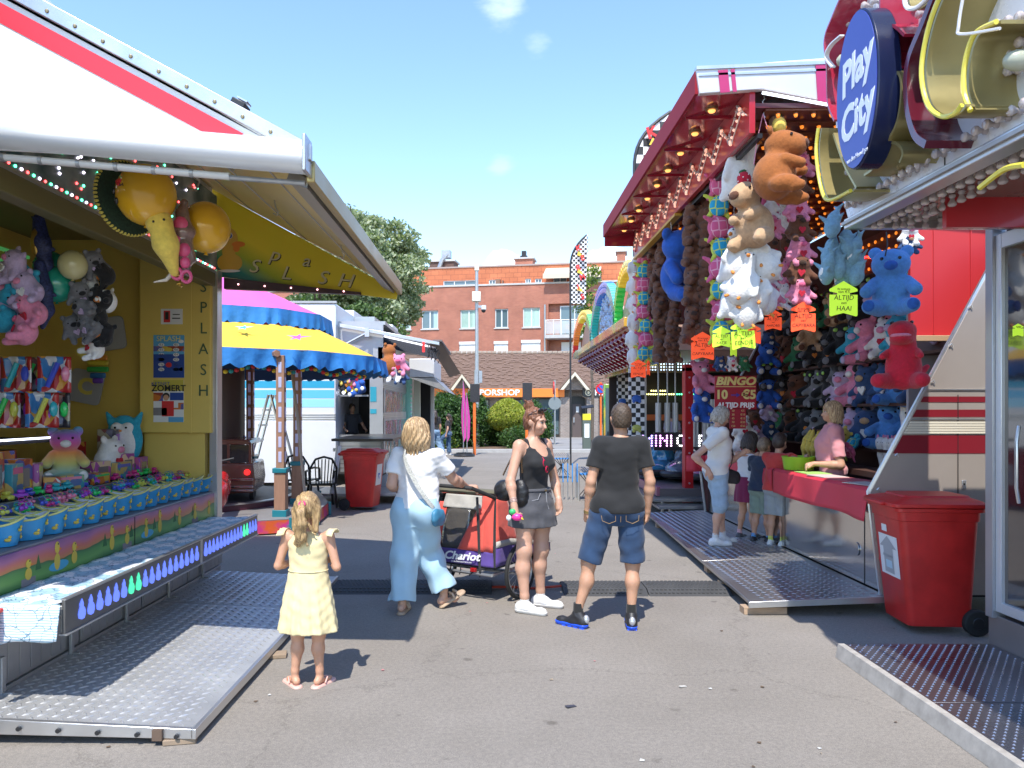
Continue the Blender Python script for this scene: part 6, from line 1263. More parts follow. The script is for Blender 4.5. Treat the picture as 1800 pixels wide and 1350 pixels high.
boxo('deck',mat('ride_deck',(.12,.1,.1),.4),mi,2.75,7,y0,y1,.28,.42); boxo('deck_edge',mat('mauve_edge',(.30,.10,.14),.35),mi,2.7,2.76,y0,y1,.30,.45,.004)
boxo('back_wall',mat('ride_back',(.03,.02,.02),.5),mi,6.4,6.5,y0,y1,.4,2.8); boxo('ride_far_wall',mat('ride_back',None),mi,3.1,6.5,20.3,20.4,.4,2.7)
boxo('orange_rail',mat('orange_rail_paint',(.6,.12,.02),.4),mi,3.1,6.4,19.9,19.95,1.45,1.6)
for px in (1157,1173,1187): MB().cyl((X(px,14.5),14.5,Z(783,14.5)),(X(px,14.5),14.5,Z(708,14.5)),.055,n=12).cyl((X(px,14.5),14.5,Z(708,14.5)),(X(px,14.5),14.5,2.7),.015,n=6).build('power_pole',grey_metal,mi,w=True)
for px in (1222,1240,1252): MB().cyl((X(px,13.5),13.5,Z(785,13.5)),(X(px,13.5),13.5,Z(702,13.5)),.06,n=12).build('power_pole',grey_metal,mi,w=True)
boxo('red_post',mat('post_red',(.45,.012,.015),.35),mi,X(1204,12.7),X(1219,12.7),12.7,12.9,.1,Z(645,12.7),.01); boxo('red_beam',mat('post_red',None),mi,X(1204,12.7),3.9,12.7,12.9,Z(652,12.7),Z(640,12.7)); 
for k in range(9): MB().ball((X(1212,12.69),12.69,.5+k*.25),.018,6).build('post_stud',alu,mi,w=True)
# LED rows
for py,c,n_,x0_ in ((693,(.9,.9,.3),14,1132),(693,(.1,1,.4),10,1190),(687,(.9,.8,.3),8,1145)):
 m=MB()
 for i in range(n_): m.ball((X(x0_+i*4,19.8),19.8,Z(py,19.8)),.022,5)
 tag(m.build('led_row',mat('led_%d_%d'%(py,x0_),c,.4,emis=c,es=2.5),mi,w=True),kind='stuff')
m=MB()
for j in range(3):
 for i in range(22): m.ball((X(1122+i*5,16),16,Z(640+j*5,16)),.016,5)
tag(m.build('ceiling_leds',mat('led_blue_white',(.6,.8,1),.4,emis=(.6,.8,1),es=1.5),mi,w=True,recalc=False),kind='stuff')
F5={'M':["10001","11011","10101","10001","10001"],'I':["1","1","1","1","1"],'N':["1001","1101","1011","1001","1001"],'C':["0110","1000","1000","1000","0110"],'A':["0110","1001","1111","1001","1001"]}
cx_=X(1130,14.2); k_=0
boxo('dot_letter_board',mat('black_board2',(.01,.01,.012),.4),mi,3.0,6.2,14.22,14.26,Z(792,14.2),Z(760,14.2))
for wi,word in enumerate(('MINI','CAR')):
 for ch in word:
  g_=F5[ch] if ch in F5 else ["1110","1001","1110","1010","1001"]; col_=[(.5,.3,1),(.7,.3,1),(.9,.4,1),(1,.6,1)][k_%4] if wi==0 else (1,1,1); k_+=1
  m=MB()
  for r_,row in enumerate(g_):
   for c_,v in enumerate(row):
    if v=='1': m.ball((cx_+c_*.041,14.2,Z(766,14.2)-r_*.046),.016,6)
  m.build('dot_letter',mat('dot_%d'%k_,col_,.4,emis=col_,es=3),mi,w=True); cx_+=len(g_[0])*.041+.038
 cx_=X(1191,14.2)
# bumper cars
for i,(x,y,c) in enumerate(((3.15,14.6,(.03,.2,.35)),(3.5,14.1,(.10,.12,.16)),(3.85,13.6,(.25,.03,.2)),(3.3,16.2,(.05,.15,.3)),(4.3,13.3,(.04,.25,.3)),(3.6,17.6,(.3,.03,.05)))):
 t=thing('mini_ride_car',['small dark blue ride car nearest the checkered column','small grey ride car second from the checkered column','small purple ride car third from the checkered column','small blue ride car at the back behind the first three','small teal ride car by the red post','small red ride car far back under the rainbow canopy'][i],'ride car',(x,y,.42),R(-30),'small cars on the dark ride deck')
 Sdf((-.35,-.6,0),(.35,.6,.75),.03).ell((0,0,.2),(.3,.55,.2),.08).ell((0,.28,.38),(.24,.2,.26),.08).ell((0,-.05,.42),(.17,.2,.2),.03,op=-1).build('body',mat('car_paint_%d'%i,c,.15,coat=.8),t)
 MB().tube([(.33*math.cos(a),.58*math.sin(a),.14) for a in np.linspace(0,6.28,25)[:-1]],.06,8,True).build('rubber_bumper',black,t); MB().tube([(-.2,.42,.3),(-.19,.5,.62),(0,.52,.72),(.19,.5,.62),(.2,.42,.3)],.025,8).build('seat_hoop',chr_,t)
# access steps in front of the ride
for i,(x0_,x1_,ya,yb,z) in enumerate(((2.55,3.6,12.3,15.5,.28),(2.6,3.9,11.98,12.55,.2))):
 t=thing('ride_step',['long ribbed metal step along the mini ride deck','near ribbed metal step with a short leg beside the bingo ramp'][i],'step',((x0_+x1_)/2,ya,0)); MB().bb(x0_,x1_,ya,yb,z-.04,z).build('deck',dplate,t,w=True,bev=.003)
 n_=int((yb-ya)/.09)
 for k in range(n_): MB().bb(x0_+.02,x1_-.02,ya+.02+k*.09,ya+.055+k*.09,z,z+.008).build('deck_rib',dlug,t,w=True)
 MB().cyl((x0_+.2,ya+.1,0),(x0_+.2,ya+.1,z-.04),.025,n=8).build('leg',alu,t,w=True)
# shopping cart like racks
def rack(px,pyb,w_,h,lab,blue):
 Y_=2295/(pyb-722)*1.0; t=thing('display_rack',lab,'rack',(X(px,Y_),Y_,0),group='folded metal racks on the asphalt'); bm_2=mat('rack_blue',(.05,.25,.6),.5)
 for x in (-w_/2,w_/2):
  for y in (-.25,.25): MB().tube([(x,y,0),(x,y,h)],.016,6).build('leg',alu,t)
 m=MB()
 for k in range(9): x=lerp(-w_/2,w_/2,k/8); m.tube([(x,-.3,h*.92),(x,.3,h*.96)],.008,5)
 m.build('wire_shelf',alu,t); m=MB()
 for k in range(6): m.tube([(lerp(-w_/2,w_/2,k/5),-.25,h*.15),(lerp(-w_/2,w_/2,(5-k)/5),-.25,h*.85)],.009,5)
 m.build('scissor_frame',black,t); MB().bb(-w_/2,w_/2,-.22,.22,h*.78,h*.8).build('tray',bm_2,t)
 if blue:
  for k in range(4): MB().bb(-w_/2-.02-.09*k,-w_/2+.0-.09*k,-.1,-.05,h*.55,h*1.12).build('blue_slat',bm_2,t); MB().tube([(-w_/2-.01-.09*k,-.1,0),(-w_/2-.01-.09*k,-.08,h*.6)],.01,5).build('slat_leg',alu,t)
 return t
rack(985,840,.42,.62,'folding metal rack right of the standing woman',False); rack(1032,878,.38,.62,'metal rack with blue slats left of the man in black',True)
# cable ramps
rub=mat('cable_ramp_rubber',(.06,.06,.06),.75,var=.2,vsc=6)
def cramp(x0,x1,ya,yb,lab):
 t=thing('cable_ramp',lab,'cable ramp',((x0+x1)/2,(ya+yb)/2,0)); n_=max(1,round((x1-x0)/.78))
 for i in range(n_):
  a,b=lerp(x0,x1,i/n_)+.004,lerp(x0,x1,(i+1)/n_)-.004
  s_=MB().prism([(a,ya,0),(a,ya+.14,.045),(a,yb-.14,.045),(a,yb,0)],(b-a,0,0)).build('segment',rub,t,w=True,bev=.003)
  m=MB()
  for j in range(9):
   for k in range(18):
    y=lerp(ya+.03,yb-.03,(j+.5)/9); z=.046 if ya+.14<y<yb-.14 else .045*min((y-ya),(yb-y))/.14+.002
    x=lerp(a+.02,b-.02,(k+.5*(j%2)+.3)/18.6); m.box((x,y,z),(.022,.03,.006))
  tag(m.build('grip_pads',rub,s_,w=True,recalc=False),kind='stuff')
cramp(.66,2.22,7.03,7.6,'black rubber cable ramp on the asphalt behind the man in black'); cramp(-1.52,-.0,7.1,7.65,'black rubber cable ramp in the shade behind the stroller')
tag(MB().tube([(0,7.32,.02),(.2,7.36,.012),(.4,7.3,.012),(.66,7.32,.03)],.013,6).build('red_cable',mat('red_cable_rubber',(.5,.06,.03),.6)),'red power cable between the two cable ramps','cable')
# litter
rng_=random.Random(5); m=MB()
for i in range(260):
 x=rng_.uniform(-3,5); y=rng_.uniform(3.6,26); s_=rng_.uniform(.006,.016); m.cm=rng_.choice((0,0,1,2,3)); a=rng_.random()*3
 m.add([(x+s_*math.cos(a+k*1.57),y+s_*math.sin(a+k*1.57),.004+.003*(k%2)) for k in range(4)],[(0,1,2,3)])
tag(m.build('litter_specks',[mat('speck_tan',(.35,.28,.2),.9),mat('speck_white',(.6,.6,.58),.8),mat('speck_brown',(.12,.08,.05),.9),mat('speck_pink',(.5,.2,.2),.8)],recalc=False),kind='stuff')
for (px,py,c,lab,s_) in ((1003,1243,(.05,.05,.07),'dark strip of paper on the asphalt in the foreground',.04),(1200,1208,(.5,.48,.44),'pale scrap of paper on the asphalt right of centre',.03),(816,905-90,(.6,.2,.08),'orange leaf on the asphalt beyond the blond woman',.04)):
 Y_=2295/(py-722); tag(MB().box((X(px,Y_),Y_,.006),(s_*1.6,s_*.7,.004),rot=(0,.1,.5)).build('paper_scrap' if 'leaf' not in lab else 'fallen_leaf',mat('scrap_%d'%px,c,.8)),lab,'litter')
# ================= people
def skinmat(name,c):
 m=mat(name,c,.5,var=.11,vsc=14,bump=.15,bs=120); nt,b=nodes(m); b.inputs['Subsurface Weight'].default_value=.12; b.inputs['Subsurface Radius'].default_value=(.02,.008,.004); b.inputs['Subsurface Scale'].default_value=.3; return m
sk1=skinmat('skin_fair',(.56,.32,.22)); sk2=skinmat('skin_tan',(.52,.285,.18)); sk3=skinmat('skin_child',(.56,.30,.19))
def hairmat(name,c1,c2,sc=(60,60,7)):
 m=mat(name,c1,.45); nt,b=nodes(m); N=nt.nodes.new; L=nt.links.new; tc=N('ShaderNodeTexCoord'); mp=N('ShaderNodeMapping'); mp.inputs['Scale'].default_value=sc; L(tc.outputs['Object'],mp.inputs[0]); n=N('ShaderNodeTexNoise'); n.inputs['Scale'].default_value=1.6; n.inputs['Detail'].default_value=4; n.inputs['Distortion'].default_value=.6; L(mp.outputs[0],n.inputs['Vector'])
 r=N('ShaderNodeValToRGB'); r.color_ramp.elements[0].position=.35; r.color_ramp.elements[1].position=.66; r.color_ramp.elements[0].color=(*c1,1); r.color_ramp.elements[1].color=(*c2,1); L(n.outputs[0],r.inputs[0]); L(r.outputs[0],b.inputs['Base Color'])
 bp=N('ShaderNodeBump'); bp.inputs['Strength'].default_value=.7; bp.inputs['Distance'].default_value=.008; L(n.outputs[0],bp.inputs['Height']); L(bp.outputs[0],b.inputs['Normal']); return m
h_blond=hairmat('blond_hair',(.23,.13,.06),(.62,.44,.24)); h_child=hairmat('light_brown_hair',(.22,.13,.06),(.55,.37,.17)); h_auburn=hairmat('auburn_hair',(.10,.035,.018),(.28,.12,.06)); h_dark=hairmat('dark_hair',(.02,.013,.01),(.07,.045,.03)); h_grey=hairmat('grey_hair',(.22,.19,.15),(.60,.55,.46)); h_short=hairmat('short_brown_hair',(.035,.022,.014),(.12,.08,.05),(90,90,60))
def fab(name,c,var=.06,bump=.25,bs=90,rough=.85): return mat(name,c,rough,var=var,vsc=7,bump=bump,bs=bs,sheen=.15)
def folds(a,f,ph=0):
 def fn(x,y,z):
  return a*(np.sin(f*(z+.55*x)+2.5*np.sin(7*x+5*y+ph)+ph)*np.sin(f*.45*(x-y)+1+ph+2*z)+.6*np.sin(f*1.6*(z-.5*y)+2*np.sin(f*.35*x+ph)))
 return fn
def vfolds(a,n,z0,z1,cx=0,cy=0,ph=0):
 def fn(x,y,z):
  t=np.clip((z1-z)/(z1-z0),0,1); th=np.arctan2(y-cy,x-cx); return a*t*(np.sin(n*th+ph+1.5*z)+.5*np.sin(1.7*n*th+2*ph+3*z))
 return fn
V3=lambda *a: np.array(a,float)
def nrm(v): v=np.array(v,float); return v/(np.linalg.norm(v)+1e-9)
class Person:
 def __init__(s,label,loc,rz,sc,skin,v=.0065,hk=1,w=1,waist=1,hip=1,J=None,grp=None,yaw=0,pitch=0,roll=0,lean=(0,0)):
  s.t=thing('person',label,'person',loc,rz,grp); s.t.scale=(sc,)*3; s.sc=sc; s.M=wm(s.t); s.Mi=s.M.inverted(); s.v=v; s.skin=skin; s.hk=hk; s.w=w; s.waist=waist; s.hip=hip; s.lean=lean
  s.J=dict(hL=V3(-.092,0,.93),hR=V3(.092,0,.93),kL=V3(-.10,.02,.49),kR=V3(.10,.02,.49),aL=V3(-.10,-.02,.085),aR=V3(.10,-.02,.085),fL=V3(-.15,1,0),fR=V3(.15,1,0),
  sL=V3(-.18*w,-.01,1.425),sR=V3(.18*w,-.01,1.425),eL=V3(-.235*w,-.03,1.13),eR=V3(.235*w,-.03,1.13),wL=V3(-.235*w,.04,.885),wR=V3(.235*w,.04,.885),dL=None,dR=None)
  if J: 
   for k,q in J.items(): s.J[k]=np.array(q,float)
  for k in ('sL','sR'): 
   if not J or k not in J: s.J[k]=s.J[k]+V3(lean[0],lean[1],0)*.95
  s.H=Euler((pitch,roll,yaw)).to_matrix(); s.Hc=V3(lean[0],lean[1]+.0,1.535); s.curl={'L':.35,'R':.35}; s.palm={'L':V3(1,0,0),'R':V3(-1,0,0)}
 def pt(s,px,py,Y): return np.array(s.Mi@P(px,py,Y))
 def h(s,x,y,z): return s.Hc+s.hk*np.array(s.H@Vector((x,y,z)))
 def hrot(s): return tuple(s.H.to_euler())
 def cx(s,z): t=max(0,(z-.95)/.5); return s.lean[0]*t,s.lean[1]*t
 def rows(s,g=0,z0=.82,z1=1.485,bust=0,belly=0):
  w,wa,hp=s.w,s.waist,s.hip
  R_=[(.80,.10*hp,.085,0),(.86,.158*hp,.112,-.012),(.93,.176*hp,.122,-.018),(1.0,.165*hp,.11,-.008),(1.08,.142*wa,.095+belly*.5,.0+belly*.5),(1.16,.142*wa,.098+belly*.4,.005+belly*.4),(1.25,.155*w,.108+bust*.5,.008+bust*.5),(1.33,.165*w,.112+bust*.3,.004+bust*.3),(1.40,.168*w,.098,-.004),(1.445,.125*w,.075,-.01),(1.485,.062,.055,-.008)]
  out=[]
  for z,rx,ry,cy in R_:
   if z<z0-.03 or z>z1+.03: continue
   lx,ly=s.cx(z); out.append((z,lx,cy+ly,rx+g,ry+g))
  return out
 def grid(s,extra=.12,lo=None,hi=None):
  p=np.array([q for k,q in s.J.items() if q is not None and k[0] not in 'fd']+[s.h(0,0,.24*1.0),s.h(.12,.12,.1),s.h(-.12,-.12,.1)])
  a=p.min(0)-extra; b=p.max(0)+extra; a[2]=0
  if lo is not None: a=np.maximum(a,lo); 
  if hi is not None: b=np.minimum(b,hi)
  return Sdf(a,b,s.v)
 def body(s,fem=False,legs=True,lr=1,ar=1,bust=0,foot=True,ears=True,face=True):
  J=s.J; g=s.grid(); k=.035
  g.loft(s.rows(0,bust=bust),.02)
  for sd in 'LR':
   sg=-1 if sd=='L' else 1
   if legs:
    h,kn,an=J['h'+sd],J['k'+sd],J['a'+sd]; f=nrm(J['f'+sd])
    g.ell((h[0]*1.0,h[1]-.035,h[2]-.02),(.085*s.hip,.085,.10),.04)
    mid=h*.5+kn*.5; g.cap(h+V3(0,0,-.03),mid,.088*lr*s.hip,.072*lr,.03); g.cap(mid,kn,.072*lr,.054*lr,.03); g.ell(kn+f*.014,(.04*lr,.042*lr,.055),.04)
    c1=kn*.66+an*.34-f*.014; g.cap(kn,c1,.052*lr,.052*lr,.04); g.cap(c1,an+V3(0,0,.06),.052*lr,.033*lr,.04); g.cap(an+V3(0,0,.06),an,.034*lr,.035,.02)
    if foot:
     he=an-f*.035+V3(0,0,-.035); to=an+f*.13; to[2]=an[2]-.055; g.cap(an+V3(0,0,-.01),he,.034,.032,.02); g.cap(he,to,.03,.024,.02,sq=(1,1,.9)); g.cap(to,to+f*.035,.026,.018,.02)
   sh,el,wr=J['s'+sd],J['e'+sd],J['w'+sd]
   g.ell(sh+V3(-sg*.012,0,-.01),(.058,.055,.06),.04); g.cap(sh,el,.047*ar,.038*ar,.03); 
   fm=el*.72+wr*.28; g.cap(el,fm,.037*ar,.04*ar,.02); g.cap(fm,wr,.04*ar,.025,.02)
# hand
   d=J['d'+sd]; d=nrm(d) if d is not None else nrm(wr-el); n=s.palm[sd]-d*np.dot(s.palm[sd],d); n=nrm(n); sdv=np.cross(d,n)*(1 if sd=='R' else -1); cu=s.curl[sd]
   g.cap(wr,wr+d*.03,.024,.026,.015); g.cap(wr+d*.03,wr+d*.075,.03,.034,.012,sq=None)
   for i,(o,l) in enumerate(((-.028,.062),(-.009,.072),(.010,.067),(.027,.052))):
    b0=wr+d*.075+sdv*o; d1=nrm(d*math.cos(cu*.7)+n*math.sin(cu*.7)); d2=nrm(d*math.cos(cu*1.9)+n*math.sin(cu*1.9)); m1=b0+d1*l*.55; g.cap(b0,m1,.0105,.0098,.004); g.cap(m1,m1+d2*l*.5,.0096,.008,.004)
   tb=wr+d*.03-sdv*.026; t1=tb+nrm(d*.75-sdv*.65+n*.25)*.04; g.cap(tb,t1,.014,.0115,.01); g.cap(t1,t1+nrm(d*.95-sdv*.15+n*.35)*.032,.011,.009,.004)
  H=s.h; hk=s.hk; r=s.hrot()
  g.cap(V3(s.lean[0],s.lean[1]-.012,1.44),H(0,.0,.02),.056 if not fem else .049,.05*min(1.1,hk) if not fem else .046*min(1.15,hk),.03)
  g.ell(H(0,-.005,.115),(.073*hk,.092*hk,.093*hk),.02,r); g.ell(H(0,.03,.055),(.054*hk,.062*hk,.066*hk),.03,r); g.ell(H(0,.066,.018),(.026*hk,.024*hk,.022*hk),.025,r)
  if face:
   g.cap(H(0,.086,.098),H(0,.108,.062),.009*hk,.0135*hk,.012); g.ell(H(0,.086,.037),(.024*hk,.012*hk,.012*hk),.012,r)
   g.ell(H(0,.078,.122),(.05*hk,.014*hk,.012*hk),.015,r)
   for q in (-1,1): g.ell(H(q*.03,.092,.101),(.014*hk,.012*hk,.010*hk),0,r,op=-1); g.ell(H(q*.036,.066,.062),(.024*hk,.024*hk,.026*hk),.02,r)
  if ears:
   for q in (-1,1): g.ell(H(q*.074,-.005,.085),(.011*hk,.02*hk,.03*hk),.008,(r[0]+.1,r[1]+q*.25,r[2]))
  g.D=np.minimum(g.D,1)
  s.b=g.build('body',s.skin,s.t,relax=1)
  if face:
   for q in (-1,1):
    MB().ball(H(q*.03,.0775,.101),(.0125*hk,.0110*hk,.0085*hk),12).build('eye',mat('eye_white',(.5,.46,.43),.2),s.b); MB().ball(H(q*.030,.0857,.101),(.0062*hk,.004*hk,.0062*hk),10).build('iris',mat('iris_dark',(.03,.02,.015),.15),s.b)
    MB().tube([H(q*.017,.087,.105),H(q*.03,.0905,.1095),H(q*.044,.080,.105)],[.0015,.0022*hk,.0015],5).build('eyelash',mat('iris_dark',None),s.b)
   m=MB()
   for q in (-1,1): m.tube([H(q*.014,.0905,.118),H(q*.03,.092,.1245),H(q*.048,.076,.118)],[.003*hk,.0036*hk,.002*hk],6)
   m.build('eyebrows',mat('brow_brown',(.09,.05,.03),.8),s.b)
   m=MB(); m.tube([H(-.021,.086,.037),H(-.008,.0965,.0405),H(0,.0975,.039),H(.008,.0965,.0405),H(.021,.086,.037)],[.0022,.0045*hk,.0042*hk,.0045*hk,.0022],6).tube([H(-.017,.087,.0335),H(0,.0965,.0315),H(.017,.087,.0335)],[.002,.0048*hk,.002],6); m.build('lips',mat('lip_rose',(.42,.13,.11),.4),s.b)
  return s.b
 def tee(s,m,hem=.93,sl=.55,g=.016,name='t_shirt',fold=.004,ff=38,flare=0,bust=0,belly=0,neck=1.485,slr=.062,ph=0,k=.03,sleeves=True,arm=None):
  q=s.grid(.14,lo=(-9,-9,hem-.02),hi=(9,9,1.56)); rows=s.rows(g,z0=hem,z1=neck,bust=bust,belly=belly); rows=[r_ for r_ in rows if r_[0]>=hem-.06]
  l=list(rows[0]); rows=[(hem-.05,l[1],l[2],l[3]+flare,l[4]+flare)]+[(a,b,c,d+flare*max(0,(1.15-a)/.25),e+flare*max(0,(1.15-a)/.25)) for a,b,c,d,e in rows]
  rows=[r_ for r_ in rows if r_[0]<=neck]
  q.loft(rows,.015)
  if hem<.95:
   for sd in 'LR': h=s.J['h'+sd]; q.ell((h[0]*1.02,h[1]-.035,h[2]+.03),(.09*s.hip+g,.088+g,.10),.04)
  if sleeves:
   for sd in 'LR':
    sh,el=s.J['s'+sd],s.J['e'+sd]; e2=sh+(el-sh)*sl; sg=-1 if sd=='L' else 1
    q.ell(sh+V3(-sg*.015,0,.004),(.072,.070,.068),.03); q.cap(sh,e2,.064,slr,k,flat=(0,1)); q.ell(sh+V3(-sg*.07,-.0,.012),(.07,.068,.05),.03)
  if fold: q.disp(folds(fold,ff,ph)); q.disp(folds(fold*.35,ff*2.7,ph+2))
  q.cut((0,0,hem),(0,0,-1)); return q.build(name,m,s.t)
 def bottoms(s,m,wais=1.02,t=1.0,leg='h',rt=.088,rk=.075,re=.06,g=.014,name='trousers',fold=.005,ff=34,flatbot=True,ph=0,hem=None,extra=0):
  q=s.grid(.16,hi=(9,9,wais+.02)); q.loft([r_ for r_ in s.rows(g,z0=.8,z1=wais+.04)],.02); q.cut((0,0,wais),(0,0,1))
  for sd in 'LR':
   h,kn,an=s.J['h'+sd],s.J['k'+sd],s.J['a'+sd]; f=nrm(s.J['f'+sd]); q.ell((h[0],h[1]-.04,h[2]-.02),(.09*s.hip+g*.6,.09+g*.5,.11),.04)
   if t<=1: e=h+(kn-h)*t; q.cap(h+V3(0,0,-.02),e,rt+g,lerp(rt,rk,t)+g+extra,.02,flat=(0,1))
   else:
    q.cap(h+V3(0,0,-.02),kn,rt+g,rk+g,.025); e=kn+(an-kn)*(t-1); q.cap(kn,e,rk+g,re+g+extra,.03,flat=(0,1))
  if fold: q.disp(folds(fold,ff,ph))
  return q.build(name,m,s.t)
 def shoes(s,m,sole,low=.0,name='shoe',st=.03,ankle=True,lr='LR',up=.045):
  for sd in lr:
   an=s.J['a'+sd]; f=nrm(s.J['f'+sd]); f[2]=f[2]; q=Sdf(an-.22,an+.22,.005)
   he=an-f*.045+V3(0,0,-.045); to=an+f*.15+V3(0,0,-.055); 
   q.cap(he,to,.04,.034,.03,sq=(1,1,.95)); q.cap(to,to+f*.025,.036,.03,.02); q.cap(an+V3(0,0,up-.045),an+f*.04+V3(0,0,-.03),.043,.042,.03,flat=(1,0)); q.cap(he+V3(0,0,.02),an+V3(0,0,up-.03),.038,.04,.02)
   fl=an[2]-.085+st; up_=nrm(np.cross(np.cross(f,V3(0,0,1)),f)); base=an-up_*(.085-st); q.cut(base,-up_); o=q.build(name,m,s.t)
   q=Sdf(an-.22,an+.22,.005); q.cap(he,to+f*.02,.046,.041,.02,sq=None); q.cut(base+up_*.004,up_); q.cut(base-up_*st,-up_); q.build('sole',sole,o)
   if ankle is not True and ankle: 
    MB().cyl(an+V3(0,0,-.02),an+V3(0,0,up+.045),.042,.038,14).build('sock',ankle,s.t)
def hairbob(p,m,length=-.02,thick=.022,name='hair',front=.05,back=0,k=.02,fold=.0035,n=26,width=1,part=True,mid=None):
 hk=p.hk; r=p.hrot(); q=Sdf(p.h(0,0,0)-.25*hk,p.h(0,0,.1)+.22*hk,.0055)
 q.ell(p.h(0,-.014,.125),((.076+thick)*hk,(.090+thick)*hk,(.087+thick)*hk),.02,r)
 q.ell(p.h(0,-.035,.06+length*.3),((.082+thick)*hk*width,(.075+thick)*hk,(.085-length*.6)*hk),.03,r)
 for s_ in (-1,1): q.cap(p.h(s_*.07*width,.005,.11),p.h(s_*.078*width,-.002,length),.03*hk,.022*hk,.03)
# face opening
 q.ell(p.h(0,.095,.045),(.062*hk,.075*hk,.115*hk),0,r,op=-1)
 rh=random.Random(int(n*7+hk*100))
 for i in range(17):
  a=R(-215+250*i/16); xx,yy=math.cos(a),math.sin(a)
  if yy>.45: continue
  l_=length+rh.uniform(-.035,.02); q.cap(p.h(xx*.082*width,yy*.088-.012,.09+rh.uniform(-.02,.03)),p.h(xx*(.085+rh.uniform(-.008,.014))*width,yy*.088-.02,l_),.022*hk,.011*hk,.010)
 q.disp(lambda x,y,z: fold*np.sin(n*np.arctan2(y-p.Hc[1],x-p.Hc[0])*1.0+6*np.sin(z*14))+fold*.5*np.sin(2.3*n*np.arctan2(y-p.Hc[1],x-p.Hc[0])+z*30)); return q.build(name,m,p.t)
def strap(p,pts,r,m,name='strap',par=None,flat=.35):
# flat ribbon following points
 pts=[Vector(a) for a in pts]; q=MB(); vs=[]; n=len(pts)
 for i,a in enumerate(pts):
  d=(pts[min(i+1,n-1)]-pts[max(i-1,0)]).normalized(); c=Vector((p.lean[0],p.lean[1],a.z)); out=(a-c); out=(out-d*out.dot(d)); out=out.normalized() if out.length>1e-5 else d.orthogonal(); sd=d.cross(out)
  for u,v in ((-1,-1),(1,-1),(1,1),(-1,1)): vs.append(a+sd*u*r+out*v*r*flat)
 fs=[(4*i+k,4*i+(k+1)%4,4*i+4+(k+1)%4,4*i+4+k) for i in range(n-1) for k in range(4)]+[(0,1,2,3),(4*n-4,4*n-3,4*n-2,4*n-1)]
 return q.add(vs,fs).build(name,m,par or p.t)
wsole=mat('white_sole',(.68,.67,.64),.5); wsh=mat('white_leather',(.72,.71,.69),.4,var=.05); gum=mat('gum_sole',(.35,.2,.1),.6); blsole=mat('blue_sole',(.02,.10,.75),.3)
# ---- man in black
p=Person('man in black t-shirt and denim shorts seen from behind with blue soled trainers',(X(1084,6.05),6.05,0),R(2),1.005,sk2,w=.90,waist=1.04,hip=1.0,lean=(.03,0),
J=dict(kL=(-.215,.02,.50),kR=(.125,.0,.50),aL=(-.305,-.01,.085),aR=(.105,-.05,.085),fL=(-.85,.75,0),fR=(.12,1,0),hL=(-.105,0,.93),hR=(.105,0,.93),eL=(-.21,-.04,1.14),eR=(.255,-.04,1.14),wL=(-.225,.03,.90),wR=(.245,.02,.90),dL=(.1,.5,-.85),dR=(-.1,.5,-.85)),yaw=R(3),pitch=R(4))
p.body(lr=.96,ar=1.0); bk=fab('black_tee_cotton',(.011,.011,.012),bump=.2)
p.tee(bk,hem=.90,sl=.62,g=.017,fold=.003,ff=21,flare=.006,slr=.068,ph=1)
den=fab('blue_denim',(.020,.052,.12),var=.35,bs=250,bump=.3); nt,b=nodes(den)
sh=p.bottoms(den,wais=.98,t=.97,rt=.092,rk=.078,g=.014,name='denim_shorts',fold=.004,extra=.004,ph=2)
stt=mat('tan_stitch',(.35,.22,.1),.8); MB().tube([(0,-.160,.885),(0,-.157,.86),(0,-.15,.84)],.0022,5).build('seam',stt,sh)
for s_ in (-1,1): MB().tube([(s_*.04,-.160,.89),(s_*.04,-.163,.85),(s_*.09,-.162,.83),(s_*.14,-.145,.85),(s_*.145,-.135,.89)],.002,5).build('pocket_stitching',stt,sh)
q=Sdf(p.h(0,0,0)-.16,p.h(0,0,.1)+.16,.005); r=p.hrot(); q.ell(p.h(0,-.012,.128),(.079,.096,.094),.02,r); q.ell(p.h(0,-.035,.075),(.073,.073,.075),.03,r); q.ell(p.h(0,.105,.06),(.08,.08,.10),0,r,op=-1); q.ell(p.h(0,-.01,-.02),(.15,.2,.052),0,r,op=-1); q.disp(lambda x,y,z:.0016*np.sin(180*x)*np.sin(170*z+60*y)); q.build('short_hair',h_short,p.t)
shm=mat('black_trainer_mesh',(.02,.02,.023),.5,bump=.3,bs=120); p.shoes(shm,blsole,st=.028,ankle=fab('black_sock',(.015,.015,.015)),name='trainer',up=.06)
for sd in 'LR':
 an=p.J['a'+sd]; f=nrm(p.J['f'+sd]); MB().ball(an-f*.074+V3(0,0,-.012),(.026,.026,.036),12).build('silver_heel_patch',mat('silver_patch',(.6,.62,.65),.25,.6),p.t); 
 sd_=np.cross(f,V3(0,0,1)); 
 for k in range(4): MB().cyl(an+f*(-.05+.055*k)-sd_*.036+V3(0,0,-.083),an+f*(-.05+.055*k)+sd_*.036+V3(0,0,-.083),.017,.017,8).build('sole_column',blsole,p.t)
wr=p.J['wL']; el=p.J['eL']; d=nrm(wr-el); MB().cyl(wr-d*.012,wr+d*.012,.031,.030,16).build('wrist_watch',mat('gold_watch',(.5,.36,.15),.3,.8),p.t)
